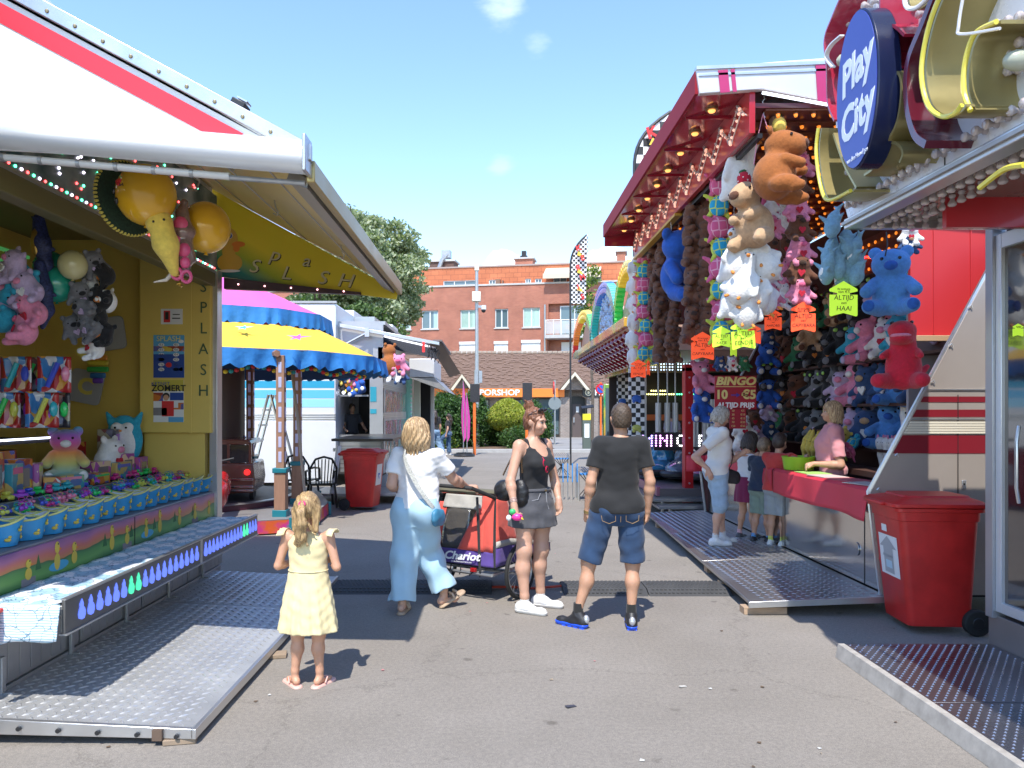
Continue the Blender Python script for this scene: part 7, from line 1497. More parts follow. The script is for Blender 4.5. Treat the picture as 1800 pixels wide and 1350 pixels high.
# ---- girl in yellow dress
p=Person('small blond girl in a pale yellow dress and pink flip-flops seen from behind',(X(542,4.74),4.74,0),R(-6),.652,sk3,v=.0085,hk=1.42,w=1.13,waist=1.12,hip=.98,
J=dict(aL=(-.13,.0,.085),aR=(.10,.03,.085),kL=(-.11,.02,.49),kR=(.09,.03,.49),fL=(-.75,.8,0),fR=(.35,1,0),eL=(-.285,-.03,1.14),eR=(.285,-.03,1.14),wL=(-.19,.17,1.15),wR=(.19,.17,1.15)),pitch=R(2))
p.curl={'L':.9,'R':.9}; p.body(fem=True,lr=1.08,ar=1.0,ears=True)
dm=fab('yellow_dress_cotton',(.74,.62,.34),var=.16,bump=.2,bs=120); nt,b=nodes(dm)
q=p.grid(.2,lo=(-9,-9,.5),hi=(9,9,1.5)); q.loft([(.50,0,-.01,.295,.215),(.62,0,-.01,.275,.205),(.85,0,-.005,.235,.185),(1.02,0,0,.20,.155),(1.10,0,0,.185,.142),(1.20,0,0,.182,.135),(1.30,0,0,.19,.135),(1.40,0,-.0,.185,.12),(1.45,0,-.005,.13,.09),(1.475,0,-.005,.085,.07)],.01)
q.disp(vfolds(.011,11,.55,1.12)); q.disp(folds(.003,40)); q.cut((0,0,.535),(0,0,-1)); dr=q.build('dress',dm,p.t)
MB().tube([(.186*math.cos(t),.146*math.sin(t),1.105) for t in np.linspace(0,6.28,33)[:-1]],.006,6,True).build('waist_seam',dm,dr)
for s_ in (-1,1):
 vs=[];fs=[];nn=16
 for i in range(nn+1):
  a=-1.5+3.0*i/nn; c=Vector((s_*.165,0,1.42)); 
  for j,rr in enumerate((.0,.035,.075)): vs.append(c+Vector((s_*(.035+rr*.9),math.sin(a)*.10*(1+rr*3),math.cos(a)*.055+.02-.0*j+.012*math.sin(i*2.1)*(j==2)-rr*.1)))
 for i in range(nn):
  for j in range(2): fs.append((i*3+j,i*3+j+1,i*3+j+4,i*3+j+3))
 o=MB().add(vs,fs).build('ruffle_sleeve',dm,dr); sm=o.modifiers.new('s','SOLIDIFY'); sm.thickness=.006
q=Sdf(p.h(0,0,0)-.42,p.h(0,0,.1)+.3,.0075); r=p.hrot(); hk=p.hk
q.ell(p.h(0,-.012,.125),(.083*hk,.101*hk,.096*hk),.02,r); q.ell(p.h(0,.11,.05),(.072*hk,.085*hk,.115*hk),0,r,op=-1)
for x in (-.065,.065): q.cap(p.h(x,-.03,.1),p.h(x*1.05,-.06,-.03),.035*hk,.018*hk,.03)
q.cap(p.h(0,-.108,.155),p.h(0,-.15,.10),.018*hk,.026*hk,.015); q.chain([p.h(0,-.15,.10),p.h(.008,-.15,.03),p.h(-.004,-.135,-.06),p.h(-.03,-.125,-.12)],[.028*hk,.034*hk,.030*hk,.014*hk],.03); q.cap(p.h(0,-.14,.02),p.h(.035,-.125,-.115),.024*hk,.008*hk,.02); q.cap(p.h(-.01,-.135,-.02),p.h(-.055,-.12,-.105),.022*hk,.007*hk,.02)
q.cap(p.h(.03,-.10,.02),p.h(.075,-.09,-.05),.02,.008,.02); q.cap(p.h(-.05,-.08,.0),p.h(-.075,-.07,-.06),.022,.008,.02)
q.disp(lambda x,y,z:.0045*np.sin(95*x+9*np.sin(z*7))+.002*np.sin(210*x+20*z)); q.build('ponytail_hair',h_child,p.t)
c=p.h(0,-.118,.15); MB().tube([Vector(c)+Vector((.027*math.cos(t),.01*math.sin(t),.027*math.sin(t))) for t in np.linspace(0,6.28,13)[:-1]],.009,6,True).build('hair_tie',mat('hot_pink_band',(.8,.03,.2),.5),p.t)
pk=mat('pale_pink_rubber',(.72,.42,.35),.5)
for sd in 'LR':
 an=p.J['a'+sd]; f=nrm(p.J['f'+sd]); o=[]; q=Sdf(an-.25,an+.25,.006); q.cap(an-f*.055+V3(0,0,-.1),an+f*.165+V3(0,0,-.1),.052,.058,.02); q.cut(an+V3(0,0,-.085+.018),(0,0,1)); q.cut(an+V3(0,0,-.085-.005),(0,0,-1)); fl_2=q.build('flip_flop',pk,p.t)
 sd_=np.cross(f,V3(0,0,1)); a=an+f*.13+V3(0,0,-.035)
 MB().tube([an+f*.02+sd_*.05+V3(0,0,-.06),an+f*.08+sd_*.03+V3(0,0,-.022),a,an+f*.08-sd_*.03+V3(0,0,-.022),an+f*.02-sd_*.05+V3(0,0,-.06)],.008,6).build('thong_strap',pk,fl_2)
# ---- blond woman pushing the stroller
lb=(X(732,6.5),6.5,0)
p=Person('blond woman in white t-shirt and light blue trousers pushing the bicycle trailer',lb,R(-22),.925,sk1,w=1.16,waist=1.30,hip=1.18,yaw=R(-8),pitch=R(6),lean=(0,.03))
J=p.J; J['aL']=p.pt(707,1064,6.45); J['aR']=p.pt(780,1046,6.62); J['aL'][2]=.088; J['kL']=p.pt(711,980,6.5); J['kR']=p.pt(752,970,6.66); J['fR']=np.array(p.t.rotation_euler.to_matrix().inverted()@Vector((.75,.45,.42))); J['fL']=np.array(p.t.rotation_euler.to_matrix().inverted()@Vector((.12,1,0)))
J['eR']=p.pt(797,842,6.55); J['wR']=p.pt(822,857,6.78); J['dR']=np.array(p.t.rotation_euler.to_matrix().inverted()@Vector((.9,.35,-.1))); p.palm['R']=V3(0,0,-1); p.curl['R']=.9
J['eL']=p.pt(688,852,6.5); J['wL']=p.pt(700,862,6.8)
p.body(fem=True,lr=1.1,ar=1.22,foot=True)
wt_=fab('white_tee_cotton',(.78,.77,.77),bump=.2); p.tee(wt_,hem=.955,sl=.66,g=.017,fold=.005,ff=24,flare=.012,bust=.04,belly=.04,slr=.078,ph=3)
lb_=fab('pale_blue_twill',(.36,.54,.66),var=.05,bump=.15,bs=60)
q=p.grid(.2,hi=(9,9,1.06)); q.loft([r_ for r_ in p.rows(.018,z0=.8,z1=1.06,belly=.03)],.02)
for sd in 'LR':
 h,kn,an=J['h'+sd],J['k'+sd],J['a'+sd]; q.ell((h[0]*1.1,h[1]-.065,h[2]-.02),(.118,.098,.135),.05); q.cap(h*V3(1.1,1,1)+V3(0,0,-.03),kn,.130,.120,.05); q.cap(kn,an+V3(0,0,.03 if sd=='L' else .06),.120,.118,.05,flat=(0,1))
q.disp(folds(.007,17,1)); q.disp(lambda x,y,z:.006*np.sin(46*x+5*np.sin(z*5))*np.clip((.85-z)/.5,0,1)); q.cut((0,0,1.05),(0,0,1)); q.build('wide_trousers',lb_,p.t)
hairbob(p,h_blond,length=-.06,thick=.038,width=1.2,fold=.005,n=18)
sdm=mat('beige_leather',(.48,.36,.26),.5); cork=mat('cork_sole',(.42,.3,.2),.7)
for sd in 'LR':
 an=J['a'+sd]; f=nrm(J['f'+sd]); up_=nrm(np.cross(np.cross(f,V3(0,0,1)),f)); sv=np.cross(f,up_); q=Sdf(an-.25,an+.25,.006); q.cap(an-f*.05-up_*.10,an+f*.16-up_*.10,.045,.052,.02); q.cut(an-up_*.062,up_); q.cut(an-up_*.088,-up_); so_=q.build('sandal_sole',cork,p.t)
 for t0 in (.07,.115): MB().tube([an+f*t0+sv*.046-up_*.06,an+f*t0+sv*.03-up_*.022,an+f*(t0-.01)-up_*.008,an+f*t0-sv*.03-up_*.022,an+f*t0-sv*.046-up_*.06],.011,6).build('sandal_strap',sdm,so_)
strap(p,[(-.10,-.02,1.50),(-.06,-.13,1.44),(.0,-.158,1.32),(.09,-.165,1.18),(.17,-.15,1.06),(.215,-.09,.97)],.019,mat('patterned_strap',(.5,.5,.46),.8,var=.5,vsc=90),'bag_strap')
q=Sdf((.12,-.2,.74),(.36,.15,1.06),.006); q.cap((.23,-.06,.88),(.24,.02,.87),.065,.06,.02,sq=(.55,1.1,1.25)); q.disp(folds(.002,60)); q.build('blue_shoulder_bag',mat('teal_blue_leather',(.05,.2,.33),.4),p.t)
# ---- standing woman
p=Person('young woman in black tank top and grey denim skirt with sunglasses in her bun',(X(938,6.6),6.6,0),R(-136),.985,sk1,v=.006,w=.96,waist=.93,hip=1.04,yaw=R(14),pitch=R(-9))
J=p.J; inv3=p.t.rotation_euler.to_matrix().inverted(); L3=lambda *a: np.array(inv3@Vector(a))
J['aR']=p.pt(922,1051,6.45); J['aL']=p.pt(950,1047,6.66); J['aR'][2]=.085; J['aL'][2]=.085; J['kR']=p.pt(921,968,6.47); J['kL']=p.pt(951,965,6.62); J['fR']=L3(.85,-.45,0); J['fL']=L3(.95,-.3,0)
J['eR']=p.pt(897,846,6.40); J['wR']=p.pt(903,884,6.34); J['dR']=L3(.12,-.15,-1); J['eL']=p.pt(975,845,6.72); J['wL']=p.pt(982,878,6.62); J['dL']=L3(.05,-.1,-1); p.palm['R']=L3(1,.2,0); p.curl={'R':.9,'L':.45}
p.body(fem=True,lr=1.12,ar=1.02,bust=.035)
tk=fab('black_rib_cotton',(.015,.015,.017),bump=.25,bs=160)
q=p.grid(.14,lo=(-9,-9,.98),hi=(9,9,1.5)); q.loft([r_ for r_ in p.rows(.010,z0=.95,z1=1.40,bust=.045) if r_[0]<=1.41],.015)
for s_ in (-1,1): q.ell((s_*.07,.105,1.275),(.07,.055,.06),.03); q.cap((s_*.10,.06,1.36),(s_*.105,-.0,1.465),.03,.02,.02,sq=None); q.cap((s_*.105,-.0,1.465),(s_*.095,-.09,1.38),.02,.03,.02)
q.ell((0,.14,1.43),(.085,.12,.10),0,op=-1)
for s_ in (-1,1): q.ell((s_*.215,.0,1.40),(.065,.2,.12),0,op=-1)
q.disp(folds(.002,50)); q.cut((0,0,.985),(0,0,-1)); q.build('tank_top',tk,p.t)
gd_=fab('grey_denim',(.075,.075,.085),var=.35,bs=250,bump=.3)
q=p.grid(.2,lo=(-9,-9,.7),hi=(9,9,1.07)); q.loft([(.70,0,-.01,.232,.195),(.82,0,-.015,.226,.190),(.93,0,-.018,.214,.175),(1.0,0,-.012,.190,.142),(1.08,0,0,.160,.115)],.01); q.disp(folds(.004,34,2)); q.disp(lambda x,y,z:.006*np.sin(14*np.arctan2(y,x))*np.clip((.85-z)/.15,0,1)); q.cut((0,0,.725),(0,0,-1)); q.cut((0,0,1.055),(0,0,1)); sk_=q.build('denim_skirt',gd_,p.t)
MB().tube([(.172*math.cos(t),.126*math.sin(t)-.004,1.04) for t in np.linspace(0,6.28,33)[:-1]],.013,6,True).build('waistband',gd_,sk_); MB().tube([(0,.145,1.03),(.0,.155,.93),(-.02,.16,.88)],.004,5).tube([(.06,.133,1.02),(.09,.135,.97),(.15,.09,.955)],.003,5).tube([(-.06,.133,1.02),(-.09,.135,.97),(-.15,.09,.955)],.003,5).build('pocket_seams',mat('pale_stitch',(.3,.3,.32),.8),sk_)
MB().cyl((0,.138,1.04),(0,.148,1.04),.009,n=12).build('button',mat('brass_button',(.4,.3,.15),.3,.8),sk_)
p.shoes(wsh,wsole,st=.03,name='white_trainer',ankle=wsh,up=.03)
for sd in 'LR':
 an=p.J['a'+sd]; f=nrm(p.J['f'+sd]); sv=np.cross(f,V3(0,0,1))
 for k in range(4): MB().tube([an+f*(.03+.024*k)+sv*.022+V3(0,0,-.012-.009*k),an+f*(.035+.024*k)+V3(0,0,.0-.009*k),an+f*(.03+.024*k)-sv*.022+V3(0,0,-.012-.009*k)],.0045,5).build('lace',mat('lace_white',(.8,.79,.77),.7),p.t)
q=Sdf(p.h(0,0,0)-.2,p.h(0,0,.1)+.28,.005); r=p.hrot(); q.ell(p.h(0,-.016,.127),(.079,.098,.096),.02,r); q.ell(p.h(0,-.045,.07),(.068,.062,.07),.03,r); q.ell(p.h(0,.115,.055),(.072,.09,.102),0,r,op=-1); q.ell(p.h(0,-.04,-.03),(.15,.12,.05),0,r,op=-1)
q.ell(p.h(0,-.085,.225),(.05,.046,.045),.02,r); q.cap(p.h(.03,-.08,.25),p.h(.06,-.1,.27),.012,.004,.01); q.cap(p.h(-.02,-.09,.26),p.h(-.05,-.09,.28),.012,.004,.01)
q.disp(lambda x,y,z:.0028*np.sin(70*z+60*y+6*np.sin(30*x))+.0015*np.sin(150*(y-z))); q.build('bun_hair',h_auburn,p.t)
for s_ in (-1,1): MB().tube([p.h(s_*.068,.045,.11),p.h(s_*.075,.04,.06),p.h(s_*.07,.045,.01)],[.007,.005,.002],5).build('hair_strand',h_auburn,p.t)
gl_=mat('dark_sunglass',(.015,.012,.012),.08,coat=.8)
m=MB()
for s_ in (-1,1): m.ball(p.h(s_*.035,.055,.205),(.030,.012,.022),12,rot=(R(-50),0,0)); 
m.tube([p.h(-.07,.04,.2),p.h(-.082,-.03,.15)],.004,5).tube([p.h(.07,.04,.2),p.h(.082,-.03,.15)],.004,5).tube([p.h(-.015,.062,.205),p.h(.015,.062,.205)],.004,5); tag(m.build('hair_sunglasses',gl_,p.t))
rdg=mat('red_spectacle',(.55,.01,.06),.25); cc=[(.045,.165,1.28),(.02,.172,1.225)]
m=MB(); 
for c in cc: m.tube([(c[0]+.022*math.cos(t)*.8,c[1]+.004*math.cos(t),c[2]+.026*math.sin(t)) for t in np.linspace(0,6.28,13)[:-1]],.0045,5,True)
m.tube([(.05,.15,1.33),(.05,.168,1.30)],.004,5); m.build('neckline_glasses',rdg,p.t); m=MB()
for c in cc: m.ball(c,(.018,.003,.022),10)
m.build('glasses_lens',gl_,p.t)
bp_=mat('black_quilted_leather',(.014,.014,.016),.45,bump=.8,bs=40); q=Sdf((-.1,-.3,.7),(.42,.3,1.15),.006); bc=np.array(p.pt(886,862,6.58)); bc2=p.pt(914,868,6.46)
q=Sdf(np.minimum(bc,bc2)-.2,np.maximum(bc,bc2)+.2,.006); q.ell(bc,(.075,.10,.095),.03); q.ell(bc2,(.06,.085,.13),.03); q.disp(folds(.003,60)); q.build('black_handbag',bp_,p.t)
ch=mat('gold_black_chain',(.28,.18,.1),.35,.6)
a=np.array(p.J['sR'])+V3(-.03,.03,.055)
for e_ in (p.pt(884,836,6.56),p.pt(918,832,6.47)):
 pts=[a+(e_-a)*t+nrm(V3(a[0],0,0))*.02*math.sin(math.pi*t) for t in np.linspace(0,1,22)]
 m=MB()
 for i in range(21): m.cyl(pts[i],pts[i]+(pts[i+1]-pts[i])*.78,.009,.007,6)
 m.build('chain_strap',ch,p.t)
wr=p.J['wR']
for k in range(3): d=nrm(wr-J['eR']); m=MB().tube([Vector(wr-d*(.01+.013*k))+Vector(np.array(Vector(d).orthogonal().normalized())*.029*math.cos(t)+np.array(Vector(d).cross(Vector(d).orthogonal().normalized()))*.029*math.sin(t)) for t in np.linspace(0,6.28,15)[:-1]],.0045,5,True).build('bracelet',mat('bead_mix',(.55,.4,.36),.4,var=.5,vsc=80),p.t)
d=nrm(J['wL']-J['eL']); MB().cyl(J['wL']-d*.014,J['wL']+d*.008,.0285,.027,14).build('smart_watch',mat('pale_rose_band',(.6,.45,.42),.4),p.t)
tg=p.pt(905,907,6.28); tt=thing('toy_bird','small pink and green plastic toy bird held in the standing womans hand','toy',Vector(p.M@Vector(tg))); q=Sdf((-.08,-.05,-.08),(.09,.05,.08),.004)
q.ell((.02,0,-.01),(.045,.025,.03),.01); q.mid=1; q.ell((-.02,0,.035),(.028,.02,.025),.01); q.mid=2; q.cap((.055,-.01,-.02),(.072,-.012,-.028),.009,.003,0); q.mid=3; q.ell((-.05,0,-.015),(.022,.016,.025),.005); q.build('body',[mat('toy_hot_pink',(.85,.04,.3),.3),mat('toy_green',(.05,.5,.15),.3),mat('toy_yellow',(.8,.6,.05),.4),mat('toy_white',(.75,.75,.75),.3)],tt)
MB().ball((.045,-.026,.003),.005,6).build('eye',black,tt)
# ---- older woman in white polo
p=Person('grey haired woman in white polo, hand on her hip, at the bingo counter',(X(1260,9.0),9.0,.13),R(-84),.925,sk1,v=.0085,w=1.02,waist=1.22,hip=1.08,yaw=R(0),pitch=R(-22),lean=(0,.02))
J=p.J; J['eR']=p.pt(1221,803,8.82); J['wR']=p.pt(1244,824,8.76); J['dR']=np.array(p.t.rotation_euler.to_matrix().inverted()@Vector((.35,-.1,-.9))); J['eL']=p.pt(1285,810,9.15); J['wL']=p.pt(1300,800,9.1)
J['aR']=V3(.08,-.05,.085); J['aL']=V3(-.10,.12,.085); J['kR']=V3(.09,0,.49); J['kL']=V3(-.1,.09,.49); p.curl['R']=.2
p.body(fem=True,lr=1.0,ar=1.05); p.tee(fab('white_polo_cotton',(.70,.68,.63)),hem=.86,sl=.62,g=.02,fold=.005,ff=26,bust=.04,belly=.05,slr=.072,ph=4)
ld_=fab('light_denim',(.30,.42,.54),var=.25,bs=200); p.bottoms(ld_,wais=.98,t=1.02,rt=.092,rk=.075,g=.016,name='denim_shorts',extra=.004,ph=4)
p.shoes(wsh,wsole,st=.03,name='white_shoe',ankle=fab('white_sock',(.65,.65,.65)),up=.03); hairbob(p,h_grey,length=.03,thick=.018,fold=.004,n=34)
m=MB()
for s_ in (-1,1): m.tube([p.h(s_*.032+.021*math.cos(t),.102,.099+.016*math.sin(t)) for t in np.linspace(0,6.28,11)[:-1]],.0025,5,True).tube([p.h(s_*.054,.1,.102),p.h(s_*.074,.0,.1)],.0025,5)
m.build('spectacles',chr_,p.t); strap(p,[(.10,-.02,1.49),(.13,.05,1.44),(.15,.10,1.32),(.12,.165,1.15),(.05,.17,1.02),(.02,.14,.94)],.012,mat('black_leather_strap',(.015,.015,.015),.5),'bag_strap'); q=Sdf((-.15,0,.7),(.2,.34,1.0),.008); q.cap((.02,.14,.87),(.03,.24,.85),.07,.06,.02,sq=(.6,1,1.4)); q.build('black_shoulder_bag',bp_,p.t)
# ---- children at the counter
def kid(label,px,Y,top,rz,shirt,bott,hair,hem,bt,sk,style,sock,shoe,sole,arms=None,**kw):
 h=Z(top,Y)-.13; s_=h*.86/1.53; hk=(h*.14+.0)/(.215*s_)*1.1
 p=Person(label,(X(px,Y),Y,.13),rz,s_,sk,v=.011,hk=hk,w=1.16,waist=1.3,hip=1.08,grp='children at the bingo counter',pitch=R(-18),lean=(0,.05),**kw); J=p.J
 inv3=p.t.rotation_euler.to_matrix().inverted()
 if arms: arms(p,J,lambda *a: np.array(inv3@Vector(a)))
 p.body(lr=1.02,ar=1.02)
 if style!='sleeveless': p.tee(shirt,hem=hem,sl=.68,g=.026,fold=.006,ff=26,flare=.008,slr=.078)
 else: p.tee(shirt,hem=hem,g=.018,fold=.005,sleeves=False,neck=1.46)
 if bt=='skirt':
  q=p.grid(.2,lo=(-9,-9,.6),hi=(9,9,1.06)); q.loft([(.62,0,0,.235,.19),(.8,0,-.01,.215,.17),(.95,0,-.01,.19,.14),(1.06,0,0,.165,.125)],.01); q.disp(vfolds(.008,9,.6,1.0)); q.cut((0,0,.64),(0,0,-1)); q.build('skirt',bott,p.t)
 else: p.bottoms(bott,wais=1.0,t=.95,rt=.1,rk=.092,g=.016,name='shorts',extra=.008)
 p.shoes(shoe,sole,st=.03,ankle=sock,up=.04); return p
def armR(p,J,L): J['eL']=V3(-.24,.12,1.15); J['wL']=V3(-.15,.32,1.2); J['eR']=V3(.26,.14,1.2); J['wR']=V3(.20,.36,1.28); J['aL']=V3(-.12,-.04,.085); J['aR']=V3(.10,.06,.085)
def armB(p,J,L): J['eR']=p.pt(1395,806,8.55); J['wR']=p.pt(1414,812,8.45); J['eL']=V3(-.2,.2,1.18); J['wL']=V3(-.1,.4,1.22); J['dR']=L(.7,-.1,-.7)
whs=fab('white_child_cotton',(.66,.66,.68)); p=kid('girl in white sleeveless top and maroon skirt leaning on the bingo counter',1313,9.35,762,R(-58),whs,fab('maroon_skirt_cotton',(.20,.015,.07)),None,.98,'skirt',sk3,'sleeveless',fab('pink_sock',(.7,.4,.45)),mat('black_white_shoe',(.10,.10,.11),.4,var=.6,vsc=20),wsole,armR); J=p.J
hairbob(p,h_dark,length=-.02,thick=.014,fold=.003)
p=kid('boy in navy t-shirt and sage green shorts between the girl and the boy in red',1338,9.1,772,R(-52),fab('navy_cotton',(.02,.035,.07)),fab('sage_cotton',(.22,.29,.23)),None,.90,'shorts',sk3,'tee',fab('blue_sock',(.1,.3,.6)),mat('black_shoe',(.03,.03,.035),.4),wsole,armR); q=Sdf(p.h(0,0,0)-.25,p.h(0,0,.1)+.25,.008); r=p.hrot(); hk=p.hk; q.ell(p.h(0,-.012,.128),(.079*hk,.096*hk,.094*hk),.02,r); q.ell(p.h(0,-.035,.085),(.073*hk,.07*hk,.07*hk),.03,r); q.ell(p.h(0,.11,.055),(.085*hk,.085*hk,.10*hk),0,r,op=-1); q.disp(lambda x,y,z:.003*np.sin(90*x+40*z)); q.build('short_hair',hairmat('dusty_blond_hair',(.15,.1,.06),(.3,.22,.14)),p.t)
p=kid('boy in red t-shirt and grey shorts reaching into the green bowl',1366,8.85,764,R(-48),fab('red_cotton',(.55,.05,.04)),fab('grey_jersey',(.30,.33,.34)),None,.90,'shorts',sk2,'tee',fab('lime_sock',(.55,.65,.1)),mat('white_stripe_shoe',(.66,.65,.62),.4),gum,armB); q=Sdf(p.h(0,0,0)-.25,p.h(0,0,.1)+.25,.008); r=p.hrot(); hk=p.hk; q.ell(p.h(0,-.012,.128),(.081*hk,.098*hk,.096*hk),.02,r); q.ell(p.h(0,-.035,.08),(.075*hk,.07*hk,.075*hk),.03,r); q.ell(p.h(0,.11,.055),(.085*hk,.085*hk,.10*hk),0,r,op=-1); q.build('short_hair',h_dark,p.t)
for sd in 'LR':
 an=p.J['a'+sd]; f=nrm(p.J['f'+sd]); sv=np.cross(f,V3(0,0,1))
 for k in range(3): 
  for s_ in (-1,1): MB().tube([an+f*(.03+.03*k)+sv*s_*.042+V3(0,0,-.055),an+f*(.01+.03*k)+sv*s_*.038+V3(0,0,-.015)],.006,5).build('shoe_stripe',black,p.t)
bw2=thing('green_bowl','lime green plastic bowl on the red counter held by the stallholder','bowl',(X(1404,8.5),8.5,1.04)); MB().lathe([(.10,0),(.155,.01),(.172,.13),(.182,.155),(.176,.157),(.16,.13),(.145,.02),(0,.015)],n=32,caps=False).build('bowl',mat('lime_plastic',(.28,.52,.02),.35),bw2)
for i,(x,y) in enumerate(((3.36,8.05),(3.34,7.65),(3.38,7.25),(3.35,6.85))): tag(MB().box((x,y,1.05),(.26,.34,.006),rot=(0,0,.1*i)).build('bingo_card_board',mat('card_%d'%i,[(.35,.6,.15),(.6,.5,.45),(.45,.1,.12),(.5,.45,.4)][i],.6)),['green bingo board lying on the red counter beside the bowl','pale bingo board second along the red counter','dark red bingo board third along the red counter','cream bingo board nearest the beige end wall on the red counter'][i],'game board',group='boards on the bingo counter')
# ---- stallholder
p=Person('blond stallholder in a pink short sleeved shirt behind the bingo counter',(X(1462,8.3),8.3,.16),R(76),.935,sk2,v=.0085,w=1.04,waist=1.2,hip=1.05,yaw=R(8),grp=None)
J=p.J; J['sL']=V3(-.2,.0,1.425); J['eL']=p.pt(1478,818,8.05); J['wL']=p.pt(1432,815,8.15); J['dL']=np.array(p.t.rotation_euler.to_matrix().inverted()@Vector((-.9,.2,-.3))); p.palm['L']=V3(0,0,1)*-1; J['eR']=p.pt(1440,818,8.65); J['wR']=p.pt(1425,808,8.6); p.curl={'L':.7,'R':.7}
p.body(fem=True,ar=1.15,legs=True); pkm=fab('pink_shirt_cotton',(.62,.26,.28)); p.tee(pkm,hem=.86,sl=.78,g=.026,fold=.005,ff=26,bust=.05,belly=.05,slr=.07,ph=5,flare=.0); hairbob(p,h_blond,length=-.01,thick=.02,width=1.05); p.bottoms(fab('black_trouser',(.015,.015,.015)),t=1.9,rk=.08,re=.06); p.shoes(black,black)
q=p.grid(.1,lo=(-9,-9,1.40),hi=(9,9,1.54)); q.loft([(1.42,0,-.01,.10,.085),(1.48,0,-.01,.072,.068),(1.51,0,-.012,.066,.062)],.01); q.ell((0,.09,1.47),(.03,.08,.08),0,op=-1); q.build('shirt_collar',pkm,p.t)
# ---- far people
def far(label,px,Y,h,rz,top,bot,hair,sk,long=False,hem=.98,J=None,t=1.92,wide=.085,v=.016,z=0,group=None):
 p=Person(label,(X(px,Y),Y,z),rz,h/1.75,sk,v=v,w=.95,waist=.95,J=J,grp=group); p.body(fem=True,face=False); p.tee(top,hem=hem,sl=.6,fold=.004,g=.016); p.bottoms(bot,t=t,rt=.09,rk=wide,re=wide,g=.012,fold=.006); p.shoes(wsh,wsole,st=.03)
 q=Sdf(p.h(0,0,0)-.5,p.h(0,0,.1)+.25,.013); r=p.hrot(); q.ell(p.h(0,-.012,.128),(.084,.10,.10),.02,r); q.ell(p.h(0,.11,.055),(.07,.085,.10),0,r,op=-1)
 if long: q.chain([p.h(0,-.06,.1),p.h(0,-.10,-.05),p.h(0,-.10,-.26)],[.085,.085,.05],.04)
 q.disp(lambda x,y,z:.005*np.sin(60*x+20*z)); q.build('long_hair' if long else 'short_hair',hair,p.t); return p
lj=fab('washed_blue_denim',(.20,.32,.46),var=.3); bj=fab('mid_blue_denim',(.06,.12,.22),var=.3); blk_t=fab('black_far_cotton',(.02,.02,.022))
far('girl in black top and light flared jeans leaning on the kiosk end',764,29.0,1.72,R(20),blk_t,lj,h_dark,sk2,True,J=dict(aL=(-.12,-.05,.085),aR=(.3,-.12,.1),kR=(.16,.06,.5)),wide=.095,group='girls beside the hedge')
far('long haired girl in black t-shirt with one foot raised in front of the hedge',788,29.2,1.58,R(80),blk_t,bj,h_dark,sk1,True,J=dict(kL=(-.08,.33,.66),aL=(-.08,.22,.25),fL=(0,1,-.2)),group='girls beside the hedge')
far('child in lilac t-shirt standing on the dark ride deck among the poles',1181,15.6,1.25,R(10),fab('lilac_cotton',(.4,.36,.5)),fab('grey_far_cotton',(.15,.15,.16)),h_dark,sk2,False,t=.95,wide=.09,v=.014,z=.42)
far('kiosk vendor in dark clothes leaning over the dark serving counter',619,18.5,1.62,R(-150),fab('charcoal_cotton',(.05,.05,.055)),blk_t,h_dark,sk2,False,v=.014,z=.25,J=dict(eR=(.28,.1,1.15),wR=(.3,.34,1.08),eL=(-.28,.1,1.15),wL=(-.25,.34,1.08)))
# ================= bicycle trailer
tr=thing('bicycle_trailer','red, grey and purple child bicycle trailer used as a stroller between the two women','stroller',(X(811,6.95),6.95,0),R(-33))
# local: x right, y away; rear faces the camera; width .70
rdn=fab('coral_nylon',(.62,.085,.06),bump=.3,bs=18,var=.08); gry=fab('dusty_grey_nylon',(.42,.40,.36),bump=.3,bs=18,var=.15); pur=fab('purple_nylon',(.09,.05,.24),bump=.25,bs=20); win=mat('clear_vinyl_window',(.07,.065,.06),.15,spec=.8,bump=.5,bs=6); blkf=fab('black_nylon',(.02,.02,.022))
hw=.36; z0_,z1_=.32,.93; tw=.30
def tp(x,z,y): return (x,y,z)
back=lambda u,v: (lerp(-1,1,u)*lerp(hw,tw,v), lerp(-.02,.10,v)+ -.02*math.sin(v*3.1), lerp(z0_,z1_,v))
def patch(name,u0,u1,v0,v1,m,off=0,fn=back,n=8,par=tr,shape=None):
 def f(a,b):
  u=lerp(u0,u1,a); v=lerp(v0,v1,b)
  if shape: u=shape(a,b)
  x,y,z=fn(u,v); return (x,y-off-.004*math.sin(a*9+b*5),z)
 return sheet(name,f,n,n,m,par,th=.004,w=False)
bs_=MB().prism([(-hw,0,.30),(hw,0,.30),(hw,0,.34),(-hw,0,.34)],(0,.8,0)).build('floor_pan',blkf,tr)
patch('purple_panel',0,1,0,.21,pur); patch('red_panel',0,.17,.21,.88,rdn); patch('rear_window',.17,.6,.21,.80,win)
patch('red_wedge',0,1,.21,.82,rdn,.006,shape=lambda a,b: lerp(lerp(.45,.72,b),.86,a)); patch('grey_top_panel',.1,.78,.80,1,gry,.004); patch('red_panel',.78,1,.21,1,rdn,.002)
